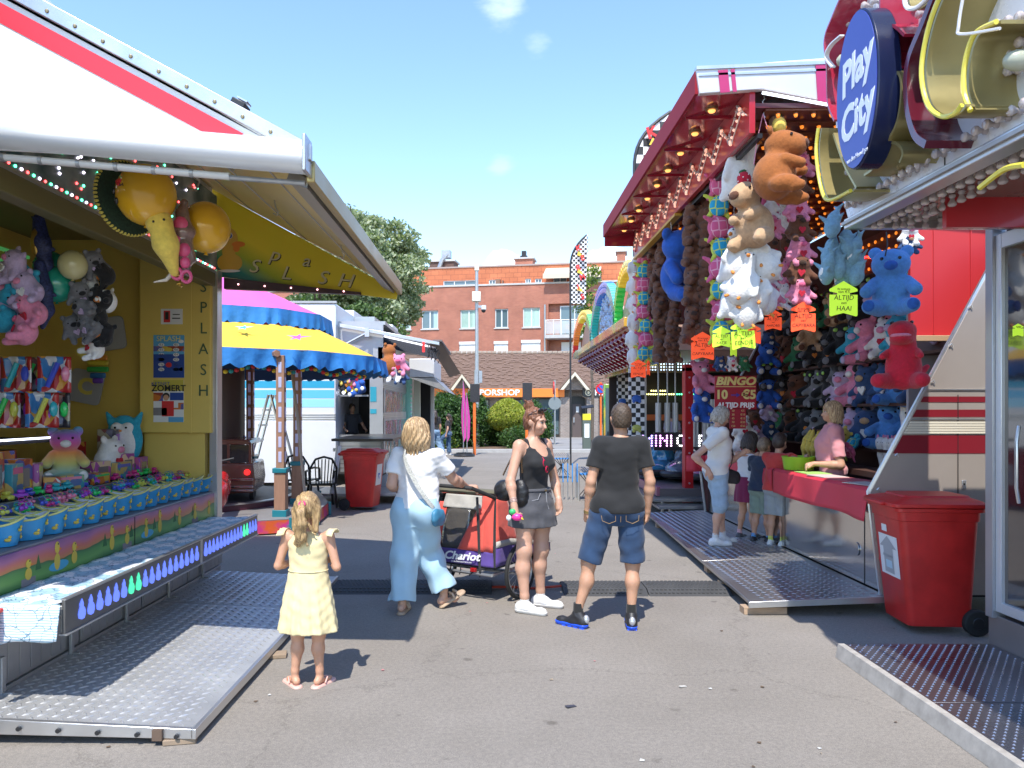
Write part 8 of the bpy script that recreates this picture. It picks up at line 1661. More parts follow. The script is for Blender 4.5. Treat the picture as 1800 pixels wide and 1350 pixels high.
# sides
def side(sg):
 def fn(u,v):
  zt_=lerp(1.0,.62,max(0,u-.25)/.75)*z1_ if u>.25 else z1_
  x=sg*lerp(hw,tw+.04*u,v); return (x,lerp(0,1.0,u)+.1*v*(1-u),lerp(z0_,zt_,v))
 sheet('side_window',fn,12,8,win,tr,.004,False); sheet('side_purple_panel',lambda a,b:(lambda q:(q[0]+sg*.006,q[1],q[2]))(fn(a,b*.3)),12,4,pur,tr,.004,False); sheet('side_red_panel',lambda a,b:(lambda q:(q[0]+sg*.008,q[1],q[2]))(fn(a*(.42-.25*b),.3+.7*b)),6,6,rdn,tr,.004,False); sheet('side_grey_band',lambda a,b:(lambda q:(q[0]+sg*.010,q[1],q[2]))(fn(a,.27+.09*b)),12,2,gry,tr,.004,False)
side(1); side(-1)
sheet('top_cover',lambda a,b:(lerp(-tw,tw,a),lerp(.1,.98,b),lerp(z1_,.60,max(0,b-.2)/.8) if b>.2 else z1_+.0+.01*math.sin(a*3.1)),8,12,rdn,tr,.004,False)
sheet('rolled_cover',lambda a,b:(lerp(-tw-.02,tw+.02,a),.14+.055*math.cos(b*6.283)+.006*math.sin(a*20),z1_+.03+.03*math.sin(b*6.283)),14,12,fab('olive_cover',(.12,.11,.07)),tr,.004,False)
MB().tube([(-tw,.12,z1_-.02),(-tw+.01,-.02,z1_+.03),(-tw+.05,-.2,z1_+.1),(-.05,-.24,z1_+.11),(tw-.05,-.2,z1_+.1),(tw-.01,-.02,z1_+.03),(tw,.12,z1_-.02)],.017,8).build('push_handle',mat('foam_grip',(.03,.03,.03),.8),tr)
for a_ in ([(-tw,.1,z1_),(-hw,-.01,z0_)],[(tw,.1,z1_),(hw,-.01,z0_)],[(tw*.6,-.012,z1_),(hw*.62,-.03,z0_-.05)]): MB().tube(a_,.012,6).build('frame_bar',blkf,tr)
MB().tube([(-.46,.3,.22),(.46,.3,.22)],.014,8).tube([(-.34,-.02,.25),(.34,-.02,.25)],.014,8).tube([(.34,-.02,.25),(.34,.85,.25)],.014,8).tube([(-.34,-.02,.25),(-.34,.85,.25)],.014,8).build('under_frame',alu,tr)
MB().box((.16,-.04,.285),(.055,.03,.035)).build('rear_reflector',mat('reflector_dark_red',(.35,.01,.01),.2,coat=.6),tr,bev=.004)
for k in range(5): x=-.22+k*.11; MB().tube([(x,.0,.33),(x+.01,-.03,.26),(x-.02,.0,.22)],.006,5).build('hanging_strap',blkf,tr)
MB().tube([(-.3,-.01,.33),(-.1,-.03,.245),(.12,-.03,.245),(.3,-.01,.33)],.008,6).build('sagging_strap',blkf,tr)
text('Chariot',.10,mat('white_lettering',None),tr,(.03,-.045,.395),(R(88),R(-2),0),.001,shear=.3,w=False,bold=.003,sx=1.25,name='brand_lettering'); text('www.chariotcarriers.com',.022,mat('white_lettering',None),tr,(.03,-.045,.345),(R(88),R(-2),0),.0005,w=False,name='small_lettering')
for sx_ in (-1,1):
 x=sx_*.44; wl=MB().tube([(x,.30+.235*math.cos(t),.25+.235*math.sin(t)) for t in np.linspace(0,6.283,41)[:-1]],.019,8,True).build('tyre',mat('tyre_rubber',None),tr)
 MB().tube([(x,.30+.208*math.cos(t),.25+.208*math.sin(t)) for t in np.linspace(0,6.283,41)[:-1]],.008,6,True).build('rim',alu,wl); m=MB()
 for k in range(20): t=k*.314; m.cyl((x+.02*(-1)**k,.30,.25),(x,.30+.205*math.cos(t),.25+.205*math.sin(t)),.0016,.0016,4)
 m.build('spokes',alu,wl); MB().cyl((x-.03,.3,.25),(x+.03,.3,.25),.02,n=12).build('hub',alu,wl)
MB().tube([(0,.95,.3),(0,1.1,.28)],.012,6).build('front_fork',alu,tr); MB().tube([(0,1.15+.08*math.cos(t),.1+.08*math.sin(t)) for t in np.linspace(0,6.283,21)[:-1]],.016,6,True).build('front_wheel',mat('tyre_rubber',None),tr)
# ================= plush toys
def plm(name,c,v=.12): return mat(name,c,.9,var=v*1.6,vsc=40,bump=1,bs=55,sheen=.12)
P_brown=plm('plush_brown',(.13,.05,.025)); P_cap=plm('plush_caramel',(.33,.105,.022)); P_beige=plm('plush_beige',(.50,.32,.18)); P_white=plm('plush_white',(.76,.75,.72),.06); P_pink=plm('plush_pink',(.72,.24,.36)); P_hot=plm('plush_rose',(.66,.12,.24)); P_teal=plm('plush_turquoise',(.03,.34,.48)); P_lime=plm('plush_lime',(.55,.62,.08)); P_blue=plm('plush_blue',(.02,.10,.42)); P_sky=plm('plush_sky_blue',(.08,.25,.58)); P_shark=plm('plush_shark_blue',(.18,.33,.42)); P_red=plm('plush_red',(.50,.012,.035)); P_black=plm('plush_black',(.012,.012,.014)); P_grey=plm('plush_grey',(.16,.16,.17)); P_yel=plm('plush_yellow',(.75,.55,.10)); P_lil=plm('plush_lilac',(.50,.38,.55)); P_org=plm('plush_orange',(.62,.2,.03)); P_navy=plm('plush_navy',(.03,.07,.18)); P_green=plm('plush_green',(.03,.17,.07)); P_dk=plm('plush_dark_brown',(.05,.025,.015))
eyeb=mat('bead_black',(.008,.008,.008),.1,coat=.5); beak=mat('beak_orange',(.72,.26,.05),.8); strg=mat('white_string',(.6,.55,.55),.8)
def sd(half,v=.011): return Sdf((-half[0],-half[1],-half[2]),half,v)
def dots(pts,r,m=None):
 return [('eye',MB().ball(p_,r,8).mesh('eye',eyeb)) for p_ in pts]
T={}
def shellmat(name,base=None,line=None):
 if name in _mc: return _mc[name]
 m=plm(name,base); nt,b=nodes(m); N=nt.nodes.new; L=nt.links.new; tc=N('ShaderNodeTexCoord'); v=N('ShaderNodeTexVoronoi'); v.feature='DISTANCE_TO_EDGE'; v.inputs['Scale'].default_value=12; v.inputs['Randomness'].default_value=.35; L(tc.outputs['Object'],v.inputs['Vector'])
 r=N('ShaderNodeValToRGB'); r.color_ramp.elements[0].position=.05; r.color_ramp.elements[1].position=.09; r.color_ramp.elements[0].color=(*line,1); r.color_ramp.elements[1].color=(*base,1); L(v.outputs['Distance'],r.inputs[0]); L(r.outputs[0],b.inputs['Base Color']); return m
def turtle(kind,skin,shell):
 q=sd((.2,.14,.2)); q.ell((0,.02,0),(.095,.05,.105),.02); q.ell((0,-.0,.125),(.042,.042,.045),.02)
 for a,b in ((-1,1),(1,1)): q.cap((a*.06,.0,.06),(a*.145,-.02,.10*b),.03,.018,.02,sq=(1,.7,1)); q.cap((a*.06,.0,-.06),(a*.115,-.01,-.125),.03,.018,.02,sq=(1,.7,1))
 s_=sd((.14,.12,.14)); s_.ell((0,-.03,-.005),(.092,.052,.10),0)
 T[kind]=[('body',q.mesh('body',skin)),('shell',s_.mesh('shell',shell)),*(dots([(-.03,-.03,.135),(.03,-.03,.135)],.007))]
turtle('turtle_pink',P_hot,shellmat('pink_shell',(.62,.10,.22),(.78,.36,.45))); turtle('turtle_blue',P_lime,shellmat('turquoise_shell',(.02,.33,.52),(.55,.65,.12)))
turtle('turtle_teal',P_teal,shellmat('turquoise_shell',None))
q=sd((.22,.2,.34)); q.ell((0,0,-.05),(.125,.105,.16),.05); q.chain([(0,-.01,.03),(0,-.03,.13),(0,-.06,.185)],[.075,.05,.046],.05); q.ell((0,-.07,.20),(.042,.048,.042),.02)
for a in (-1,1): q.cap((a*.08,0,.02),(a*.135,-.02,-.09),.06,.035,.04,sq=(1,.6,1))
q.cap((0,.05,-.15),(0,.10,-.19),.06,.035,.04); m=Sdf((-.15,-.2,-.3),(.15,.1,.3),.01); m.cap((0,-.11,.195),(0,-.145,.185),.02,.012,.01); m.cap((-.05,-.08,-.17),(-.055,-.11,-.19),.014,.016,.01); m.cap((.05,-.08,-.17),(.055,-.11,-.19),.014,.016,.01)
T['goose']=[('body',q.mesh('body',P_white)),('beak_and_feet',m.mesh('beak_and_feet',beak)),*(dots([(-.034,-.10,.212),(.034,-.10,.212)],.007))]
def capy(kind,c,v=.011,snout=P_dk):
 q=sd((.2,.26,.3),v); q.ell((0,.0,-.08),(.115,.12,.14),.04); q.ell((0,-.04,.11),(.085,.10,.085),.04); q.ell((0,-.12,.095),(.06,.06,.062),.03)
 for a in (-1,1): q.ell((a*.06,.02,.185),(.022,.018,.026),.01); q.cap((a*.08,-.07,-.02),(a*.05,-.15,-.04),.036,.03,.02); q.ell((a*.09,-.07,-.17),(.05,.085,.05),.02); q.cap((a*.09,-.12,-.20),(a*.09,-.16,-.19),.03,.026,.02)
 m=MB().ball((0,-.176,.10),(.036,.012,.026),10).mesh('snout',snout)
 T[kind]=[('body',q.mesh('body',c)),('snout',m),*(dots([(-.072,-.10,.135),(.072,-.10,.135)],.009))]
capy('capy_brown',P_brown); capy('capy_big',P_cap,.009,P_brown); capy('capy_beige',P_beige,.009,P_brown)
def pig(kind,c,c2,snc):
 q=sd((.22,.18,.2)); q.ell((-.0,0,-.03),(.12,.085,.10),.03); q.ell((0,-.03,.06),(.095,.08,.08),.03)
 for a in (-1,1): q.ell((a*.065,-.01,.135),(.03,.018,.03),.01); q.cap((a*.09,-.03,-.02),(a*.14,-.06,-.06),.032,.026,.02); q.cap((a*.06,-.05,-.10),(a*.07,-.10,-.13),.036,.032,.02)
 m=MB().ball((0,-.112,.055),(.036,.018,.026),10).mesh('snout',snc); h=MB()
 h.prism([(0,-.088,-.075),(-.035,-.09,-.03),(-.028,-.09,-.008),(-.01,-.09,-.008),(0,-.09,-.022),(.01,-.09,-.008),(.028,-.09,-.008),(.035,-.09,-.03)],(0,-.014,0))
 T[kind]=[('body',q.mesh('body',c)),('snout',m),('heart',h.mesh('heart',c2)),*(dots([(-.045,-.098,.085),(.045,-.098,.085)],.008))]
pig('pig',P_pink,P_red,P_hot); pig('bear_heart',P_brown,P_red,P_dk); pig('bear_grey',P_grey,P_lil,P_black); pig('bear_lilac',P_lil,P_white,P_pink); pig('bear_teal',P_teal,P_white,P_lil); pig('bear_white',P_white,P_red,P_pink); pig('bear_navy',P_navy,P_white,P_beige); pig('bear_green',P_green,P_green,P_beige); pig('bear_black',P_black,P_org,P_grey); pig('bear_yellow',P_yel,P_red,P_org)
q=sd((.16,.24,.2)); q.chain([(0,.14,.08),(0,.05,.03),(0,-.08,0),(0,-.14,-.01)],[.02,.06,.075,.05],.03); q.cap((0,.14,.08),(0,.18,.15),.022,.008,.01); q.cap((0,.14,.08),(0,.20,.04),.022,.008,.01); q.cap((0,.0,.07),(0,.05,.14),.03,.008,.02)
for a in (-1,1): q.cap((a*.05,-.02,-.01),(a*.13,.04,-.05),.03,.012,.02)
T['shark']=[('body',q.mesh('body',P_shark)),('belly',MB().ball((0,-.07,-.03),(.05,.09,.052),10).mesh('belly',P_white)),*(dots([(-.055,-.12,.02),(.055,-.12,.02)],.009))]
def bear(kind,c,foot,v=.011,ears='round',muzzle=None):
 q=sd((.26,.26,.34),v); q.ell((0,0,-.07),(.12,.11,.15),.04); q.ell((0,-.02,.14),(.125,.11,.105),.03)
 for a in (-1,1):
  if ears=='round': q.ell((a*.10,0,.225),(.045,.025,.045),.015)
  else: q.cap((a*.10,0,.19),(a*.20,.01,.16),.04,.02,.02,sq=(1,.5,1))
  q.cap((a*.10,-.03,.01),(a*.15,-.13,-.06),.042,.045,.03); q.cap((a*.07,-.05,-.17),(a*.13,-.17,-.17),.06,.05,.03)
 T[kind]=[('body',q.mesh('body',c)),*[('foot_pad',MB().ball((a*.135,-.222,-.17),(.038,.012,.04),12).mesh('foot_pad',foot)) for a in (-1,1)],('muzzle',MB().ball((0,-.125,.115),(.045,.03,.035),12).mesh('muzzle',muzzle or foot)),*(dots([(-.055,-.115,.165),(.055,-.115,.165)],.013))]
bear('big_blue',P_sky,P_blue,.009); bear('blue_bear',P_blue,P_white,.01); bear('rainbow_bear',P_pink,P_lil,.009,muzzle=P_white); bear('black_cat',P_black,P_grey); bear('cream_bear',P_beige,P_brown)
cat_eye=mat('green_cat_eye',(.25,.5,.06),.15,coat=.6)
for a in (-1,1): T['black_cat'].append(('green_eye',MB().ball((a*.055,-.12,.165),(.028,.012,.022),12).mesh('green_eye',cat_eye)))
# big red plush dinosaur
q=sd((.3,.34,.36),.009); q.ell((0,.0,-.10),(.13,.13,.17),.05); q.cap((0,0,.0),(0,-.02,.12),.1,.09,.05); q.ell((0,-.08,.19),(.10,.15,.075),.04); q.ell((0,-.10,.12),(.085,.13,.045),.02)
for a in (-1,1): q.cap((a*.10,-.05,.02),(a*.13,-.13,-.01),.032,.026,.02); q.cap((a*.09,-.05,-.2),(a*.15,-.2,-.2),.065,.055,.03)
q.chain([(0,.1,-.18),(.06,.2,-.16),(.14,.25,-.08)],[.08,.05,.02],.04)
T['red_dino']=[('body',q.mesh('body',P_red)),('pink_mouth',MB().ball((0,-.155,.145),(.075,.08,.022),12).mesh('pink_mouth',P_pink)),*(dots([(-.07,-.1,.25),(.07,-.1,.25)],.014))]
q=sd((.16,.16,.3)); q.ell((0,0,-.05),(.08,.07,.10),.03); q.ell((0,-.01,.09),(.075,.07,.07),.03)
for a in (-1,1): q.cap((a*.05,-.04,-.12),(a*.07,-.09,-.15),.03,.03,.02); q.cap((a*.06,-.02,-.02),(a*.10,-.05,-.06),.026,.024,.02)
h=sd((.16,.16,.25)); h.ell((0,.015,.11),(.088,.078,.078),.02); h.ell((0,-.09,.08),(.07,.07,.07),0,op=-1)
for a in (-1,1): h.cap((a*.07,.01,.12),(a*.10,-.0,-.06),.03,.026,.02,sq=(1,.6,1))
T['bunny']=[('body',q.mesh('body',P_white)),('strawberry_hood',h.mesh('strawberry_hood',P_hot)),*(dots([(-.026,-.078,.10),(.026,-.078,.10)],.006))]
q=sd((.1,.08,.3)); 
q.chain([(0,0,.26),(.0,0,.1),(.02,0,-.05),(-.01,0,-.25)],[.05,.035,.03,.035],.02); q.cap((.03,0,.15),(.05,-.02,-.2),.03,.028,.02); q.ell((0,-.01,.24),(.06,.05,.06),.02)
T['long_leg']=[('body',q.mesh('body',P_white)),('pink_ears',MB().ball((-.03,0,.3),(.015,.01,.04),8).ball((.03,0,.3),(.015,.01,.04),8).mesh('pink_ears',P_pink)),*(dots([(-.02,-.055,.25),(.02,-.055,.25)],.006))]
q=sd((.12,.12,.22)); q.chain([(0,.0,.17),(0,-.03,.05),(0,-.03,-.05),(0,.02,-.16)],[.02,.05,.05,.02],.02); T['banana']=[('body',q.mesh('body',P_yel)),('tip',MB().cyl((0,.0,.16),(0,.01,.2),.018,.012,8).mesh('tip',P_brown)),*(dots([(-.02,-.078,.04),(.02,-.078,.04)],.006))]
def inst(kind,label,loc,rot=(0,0,0),sc=1,group=None,cat='plush toy',name='plush_toy'):
 t=bpy.data.objects.new(name,None); C.objects.link(t); t.location=loc; t.rotation_euler=rot; t.scale=(sc,)*3; t.empty_display_size=.05; tag(t,label,cat,group)
 for n,me in T[kind]:
  o=link(n,me,t)
  if n=='duck_print': o['kind']='stuff'
 return t
NAMEK={'turtle_pink':('pink turtle','plush_turtle'),'turtle_blue':('turquoise turtle','plush_turtle'),'turtle_teal':('turquoise turtle','plush_turtle'),'goose':('white goose','plush_goose'),'capy_brown':('brown capybara','plush_capybara'),'pig':('pink pig with heart','plush_pig'),'bear_heart':('brown bear with red heart','plush_bear'),'shark':('blue shark','plush_shark'),'bunny':('white bunny in strawberry hood','plush_bunny'),'bear_grey':('grey bear','plush_bear'),'bear_lilac':('lilac bear','plush_bear'),'bear_teal':('teal bear','plush_bear'),'bear_white':('white bear','plush_bear'),'bear_navy':('navy bear','plush_bear'),'bear_green':('green bear','plush_bear'),'bear_black':('black bear','plush_bear'),'black_cat':('black cat with green eyes','plush_cat'),'big_blue':('light blue bear','plush_bear'),'blue_bear':('blue bear','plush_bear'),'cream_bear':('cream bear','plush_bear'),'long_leg':('long legged white bunny','plush_bunny'),'banana':('yellow banana','plush_banana'),'rainbow_bear':('pink bear','plush_bear'),'bear_yellow':('yellow bear','plush_bear'),'turtle':('','')}
rp=random.Random(11)
def strand(kinds,px,Y,yt,yb,where,group,sc=1,dx=0,jit=.25,cord=True,Xa=None,yaw0=0):
 n=len(kinds); x=X(px,Y) if Xa is None else Xa
 zt,zb=Z(yt,Y),Z(yb,Y); step=(zt-zb)/n
 if cord:
  tag(MB().tube([(x,Y,4.0 if X(px,Y)<4.3 and px>1000 else zt+.25),(x+.005,Y,(zt+zb)/2),(x,Y,zb+.1)],.0035,4).build('hanging_string',strg),'thin string carrying '+where,'string')
 seen={}
 for i,k in enumerate(kinds):
  nm,on=NAMEK[k]; o_=ORD[i] if i<len(ORD) else 'lowest'
  inst(k,'%s plush, %s in %s'%(nm,o_,where),(x+rp.uniform(-.02,.02)+dx*(i%2*2-1),Y+rp.uniform(-.02,.02),zt-step*(i+.5)),(rp.uniform(-.15,.15),rp.uniform(-.12,.12),yaw0+rp.uniform(-jit,jit)),sc*rp.uniform(.95,1.05),group,name=on)
TB=['turtle_pink','turtle_blue']
strand(TB*4,1266,7.7,308,600,'the near turtle strand','near turtle strand',1.05)
strand(['turtle_pink','turtle_teal']*2,1290,8.1,380,600,'the short turtle strand behind the near one','short turtle strand',1.0)
strand(TB*4,1133,11.5,440,632,'the far turtle strand','far turtle strand',1.05); strand(['turtle_teal','turtle_pink','turtle_blue']*2,1146,11.9,470,635,'the far double turtle strand','far double turtle strand',1.0)
strand(['capy_brown']*7,1219,8.6,350,590,'the left row of the tall capybara strand','tall capybara strand',1.0); strand(['capy_brown']*7,1242,8.5,355,592,'the right row of the tall capybara strand','tall capybara strand',1.0,yaw0=.6)
strand(['capy_brown']*7,1163,10.5,425,622,'the left row of the far capybara strand','far capybara strand',1.15); strand(['capy_brown']*6,1183,10.2,540,625,'the low capybara bunch','low capybara bunch',.75)
strand(['capy_brown']*4,1150,10.9,420,540,'the thin far capybara row','thin far capybara row',.85)
strand(['goose']*6,1114,12.0,455,640,'the far goose strand','far goose strand',.9,jit=.5)
strand(['pig','bear_heart','pig','bear_heart','pig','bear_heart','pig'],1401,7.1,275,532,'the right hand pig and bear strand','pig and bear strand',.92)
strand(['pig','bunny','pig','bear_heart','bunny','pig'],1357,7.5,300,540,'the mixed strand behind the cream capybara','mixed strand',.9)
strand(['bear_white','bunny','bear_heart','pig','bunny'],1376,7.9,330,540,'the mixed strand behind the pigs','mixed strand behind the pigs',.9)
strand(['bear_heart']*4,1340,8.4,320,520,'the brown strand behind the geese','brown strand behind the geese',.95)
# goose bunch in the sun
for i,(px,py,Y,ry,sc) in enumerate([(1300,300,7.1,.2,1.25),(1318,440,6.95,-.5,1.05),(1296,455,6.9,.5,1.05),(1335,460,6.9,-.9,1.0),(1306,495,6.85,.3,1.05),(1325,505,6.95,-.3,1.05),(1288,525,7.0,.6,.95),(1312,540,6.9,.1,.95),(1338,520,7.0,-.7,.95)]):
 inst('goose','white goose plush, %s from the top of the sunlit goose bunch'%ORD[i],P(px,py,Y),(rp.uniform(-.3,.3),ry,rp.uniform(-1,1)),sc,'sunlit goose bunch',name='plush_goose')
hk=mat('hook_wire',(.5,.5,.5),.35,.9)
def hook(x,y,z,L_=.16,lab=''): tag(MB().tube([(x,y,z),(x+.01,y,z-.04),(x-.01,y,z-.07),(x+.015,y,z-.1),(x,y,z-L_),(x+.015,y,z-L_-.02)],.004,5).build('wire_hook',hk),lab,'hook')
cb=inst('capy_big','big caramel capybara plush with a pineapple on its head hanging at the canopy corner',P(1361,288,6.5),(R(-4),R(8),R(-62)+R(140)),1.45,name='plush_capybara'); cb.rotation_euler=(0,R(10),R(62))
pn=sd((.08,.08,.12),.008); pn.ell((0,0,0),(.042,.042,.055),0); me=pn.mesh('pineapple',P_yel); o=link('pineapple',me,cb,(0,-.02,.235)); lf=MB()
for i in range(6): a=i*1.05; lf.cyl((0,0,.05),(.02*math.cos(a),.02*math.sin(a),.09),.01,.002,5)
link('leaves',lf.mesh('leaves',P_green),o)
cz_=inst('capy_beige','big cream capybara plush with a spotted strawberry on its head',P(1322,375,6.8),(R(6),R(-8),R(-50)),1.42,name='plush_capybara'); sb=MB().ball((0,0,0),(.045,.045,.05),12); me=sb.mesh('strawberry',P_red); o=link('strawberry',me,cz_,(0,-.02,.215)); w_=MB()
for i in range(18): a=i*2.4; b_=-.8+i*.09; w_.ball((.045*math.cos(a)*math.cos(b_),.045*math.sin(a)*math.cos(b_),.05*math.sin(b_)),.005,5)
link('white_spots',w_.mesh('white_spots',P_white),o); link('leaves',MB().ball((0,0,.05),(.025,.025,.012),8).mesh('leaves',P_green),o)
hx=P(1342,165,6.5); hook(hx.x,hx.y,hx.z,.18,'wire hook carrying the caramel capybara at the canopy corner')
tag(MB().tube([P(1341,200,6.5),P(1348,222,6.5),P(1356,245,6.5)],.004,5).tube([P(1341,200,6.5),P(1331,245,6.55),P(1325,290,6.6)],.004,5).build('pink_cord',mat('pink_cord_yarn',(.7,.3,.4),.8)),'pink cord loop holding the caramel capybara','cord')
for i,(px,py,Y) in enumerate(((1270,285,7.7),(1228,330,8.6),(1207,360,9.4),(1312,238,7.0))): h_=P(px,py,Y); hook(2.28,Y,4.0,.14,['wire hook above the near turtle strand','wire hook above the tall capybara strand','wire hook above the big blue bear','wire hook above the goose bunch'][i])
inst('blue_bear','large blue plush bear with white paws hanging between the capybara strands',P(1190,468,9.3),(R(10),R(-12),R(35)),1.75,name='plush_bear'); tag(MB().tube([P(1178,380,9.3),P(1183,440,9.3)],.004,4).build('hanging_string',strg),'thin string carrying the large blue bear','string')
inst('big_blue','big light blue plush bear hanging beside the red side sheet in the sun',P(1566,500,6.05),(0,0,R(-28)),1.12,name='plush_bear'); tag(MB().tube([P(1558,408,6.0),P(1560,430,5.95),P(1556,450,5.92)],.006,5).build('black_hook',black),'black wire hook carrying the big light blue bear','hook')
inst('red_dino','big red plush dinosaur hanging below the light blue bear',P(1588,625,6.15),(0,0,R(-35)),1.02,name='plush_dinosaur')
for i,(px,py,rz) in enumerate([(1462,392,.5),(1485,425,1.2),(1460,440,-.4),(1500,440,2.2),(1468,462,.9),(1490,470,-.9),(1452,470,1.8),(1505,475,.2),(1478,482,1.5)]):
 inst('shark','blue shark plush, %s from the top of the shark bunch under the arcade sign'%ORD[i],P(px,py,5.75+.03*(i%3)),(R(70),rp.uniform(-.4,.4),rz),.72,'shark bunch',name='plush_shark')
strand(['bear_white','bear_navy'],1597,5.9 if 0 else 6.3,408,436,'the pale pair above the red sheet','pale pair',.6,cord=False)
# prizes on the back shelves
rows=[(1.28,['cream_bear','long_leg','big_blue','bear_navy','bear_lilac','bear_navy','black_cat','bear_grey','bear_black','black_cat','bear_heart','bear_green']),(1.78,['bear_navy','big_blue','bear_navy','bear_navy','rainbow_bear','bear_lilac','black_cat','bear_grey','black_cat','bear_heart','bear_black','capy_brown']),(2.28,['bear_lilac','bear_teal','bear_white','rainbow_bear','bear_teal','black_cat','bear_black','bear_grey','black_cat','bear_green','bear_heart','capy_brown']),(2.78,['bear_teal','pig','bear_lilac','black_cat','bear_black','cream_bear','bear_green','bear_heart','black_cat','bear_grey','bear_black','capy_brown'])]
SH=['lowest','second','third','top']
for r_,(z,ks) in enumerate(rows):
 for dd in (0,1):
  for i,k in enumerate(ks if dd==0 else ks[1:]):
   nm,on=NAMEK[k]; s_=1.12 if k in('black_cat','big_blue','rainbow_bear','cream_bear') else 1.5
   inst(k,'%s plush, %s in the %s row of the %s shelf'%(nm,ORD[i] if i else 'first','front' if dd==0 else 'rear',SH[r_]),(4.36+.2*dd+rp.uniform(-.04,.04),7.8+i*.33+.16*dd+rp.uniform(-.05,.05),z+.22+.05*dd),(rp.uniform(-.1,.1),rp.uniform(-.12,.12),R(-62)+rp.uniform(-.4,.4)),s_,'prizes on the %s back shelf'%SH[r_],name=on)
# far wall bunches
ks=['bear_navy','blue_bear','black_cat','blue_bear','bear_lilac','bear_navy']
strand(ks,1348,11.0,585,770,'the blue strand right of the bingo sign','blue strand',.95,cord=False); strand(['bear_heart','bear_black','capy_brown','bear_grey','bear_black'],1385,11.2,590,770,'the dark strand on the far wall','dark strand',1.1,cord=False); strand(['bear_black','bear_green','cream_bear','bear_black'],1425,10.0,500,640,'the dark dangling strand behind the lime card','dark dangling strand',.95,cord=False); strand(['cream_bear','bear_black','black_cat','bear_grey','black_cat'],1470,9.6,530,720,'the strand behind the lime hand card','strand behind the lime hand card',.9,cord=False)
strand(['bear_black','black_cat','bear_grey','bear_heart','black_cat'],1510,9.2,500,640,'the black strand above the stallholder','black strand above the stallholder',1.0,cord=False)
strand(['bear_white','bear_white'],1303,10.6,738,800,'the white pair under the bingo list','white pair',1.1,cord=False); strand(['bear_heart','bear_lilac','bear_heart'],1325,10.9,725,800,'the small strand behind the children','small strand',.9,cord=False)
for i,(px,ks) in enumerate(((1232,['rainbow_bear','blue_bear']),)): strand(ks,px,10.6,640,740,'the dark pair left of the bingo sign','dark pair',1.0,cord=False)
for i in range(5): inst('banana','yellow banana plush, %s along the counter back'%('first second third fourth fifth'.split()[i]),(4.0,9.2+.14*i,1.28),(rp.uniform(-.2,.2),rp.uniform(-.3,.3),rp.uniform(-1,1)),1,'banana plushes',name='plush_banana')
for i in range(6): inst('long_leg','long legged white bunny plush, %s in the dangling row over the stallholder shelf'%('first second third fourth fifth sixth'.split()[i]),(4.25,7.75+.13*i,1.12),(0,0,R(-70)+rp.uniform(-.5,.5)),.95,'dangling bunnies',name='plush_bunny')
for i in range(8):
 k=['turtle_pink','turtle_teal','bear_yellow','turtle_blue'][i%4]; inst(k,'small %s plush, %s on the pile behind the green bowl'%(NAMEK[k][0],'first second third fourth fifth sixth seventh eighth'.split()[i]),(3.98+.08*(i%2),8.55+.1*i,1.25+.08*(i%3)),(rp.uniform(-1,1),rp.uniform(-1,1),rp.uniform(-3,3)),.75,'colourful pile',name=NAMEK[k][1])
boxo('display_ledge',mat('shelf_brown',None),bt,3.85,4.2,7.6,11.4,1.02,1.08)
for i,k in enumerate(['bear_navy','bear_white','bear_green']): inst(k,'tiny %s plush, %s in the dark window above the bingo sign'%(NAMEK[k][0],['left','middle','right'][i]),P(1265+21*i,640,9.4),(0,0,0),.62,'tiny bears above the bingo sign',name='plush_bear')
# price cards
co_=mat('fluor_orange_card',(.95,.10,.03),.6,emis=(1,.1,.02),es=.28); cl_=mat('fluor_lime_card',(.62,.92,.06),.6,emis=(.6,1,.05),es=.22); pen=mat('marker_pen',(.05,.02,.02),.6)  # cards are no lamps; low emission added for fluorescent brightness
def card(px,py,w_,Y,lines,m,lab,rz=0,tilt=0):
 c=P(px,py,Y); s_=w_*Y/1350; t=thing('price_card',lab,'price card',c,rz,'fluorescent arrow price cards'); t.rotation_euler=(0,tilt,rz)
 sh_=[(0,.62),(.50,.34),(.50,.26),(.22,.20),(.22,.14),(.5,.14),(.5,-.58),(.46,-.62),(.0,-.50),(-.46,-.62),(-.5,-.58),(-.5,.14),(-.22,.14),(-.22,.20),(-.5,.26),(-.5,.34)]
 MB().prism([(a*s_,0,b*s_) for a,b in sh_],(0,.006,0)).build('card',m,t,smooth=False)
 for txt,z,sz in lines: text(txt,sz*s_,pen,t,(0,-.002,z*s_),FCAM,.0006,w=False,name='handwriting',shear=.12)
top_=[('Bij aankoop',.34,.10),('van €5',.24,.15)]; top2=[('Bij aankoop',.34,.10),('van €10',.24,.15)]
card(1235,608,40,8.1,top_+[('ALTIJD',.03,.24),('een',-.15,.14),('CAPYBARA',-.35,.19)],co_,'orange arrow card reading altijd een capybara, under the tall capybara strand')
card(1222,606,28,8.5,top_,co_,'orange arrow card half hidden behind the left capybara card',R(60)); card(1306,588,42,6.9,top_+[('ALTIJD',.03,.26),('een',-.15,.15),('EENDJE',-.35,.24)],cl_,'lime arrow card reading altijd een eendje, under the geese',R(4),R(-4))
card(1268,592,30,7.4,[('ALTIJD',.03,.24),('een',-.15,.14),('KATJE',-.35,.22)],cl_,'lime arrow card reading altijd een katje, beside the goose card',R(-10)); card(1290,610,26,7.5,top_,cl_,'narrow lime card hanging behind the goose card',R(50)); card(1324,588,28,7.3,top_,co_,'orange arrow card peeping out behind the lime goose card',R(-50))
card(1359,562,30,7.9,top2+[('ALTIJD',.03,.24),('een',-.15,.14),('AARDBEI',-.35,.2)],co_,'orange arrow card reading altijd een aardbei, under the bunny strand')
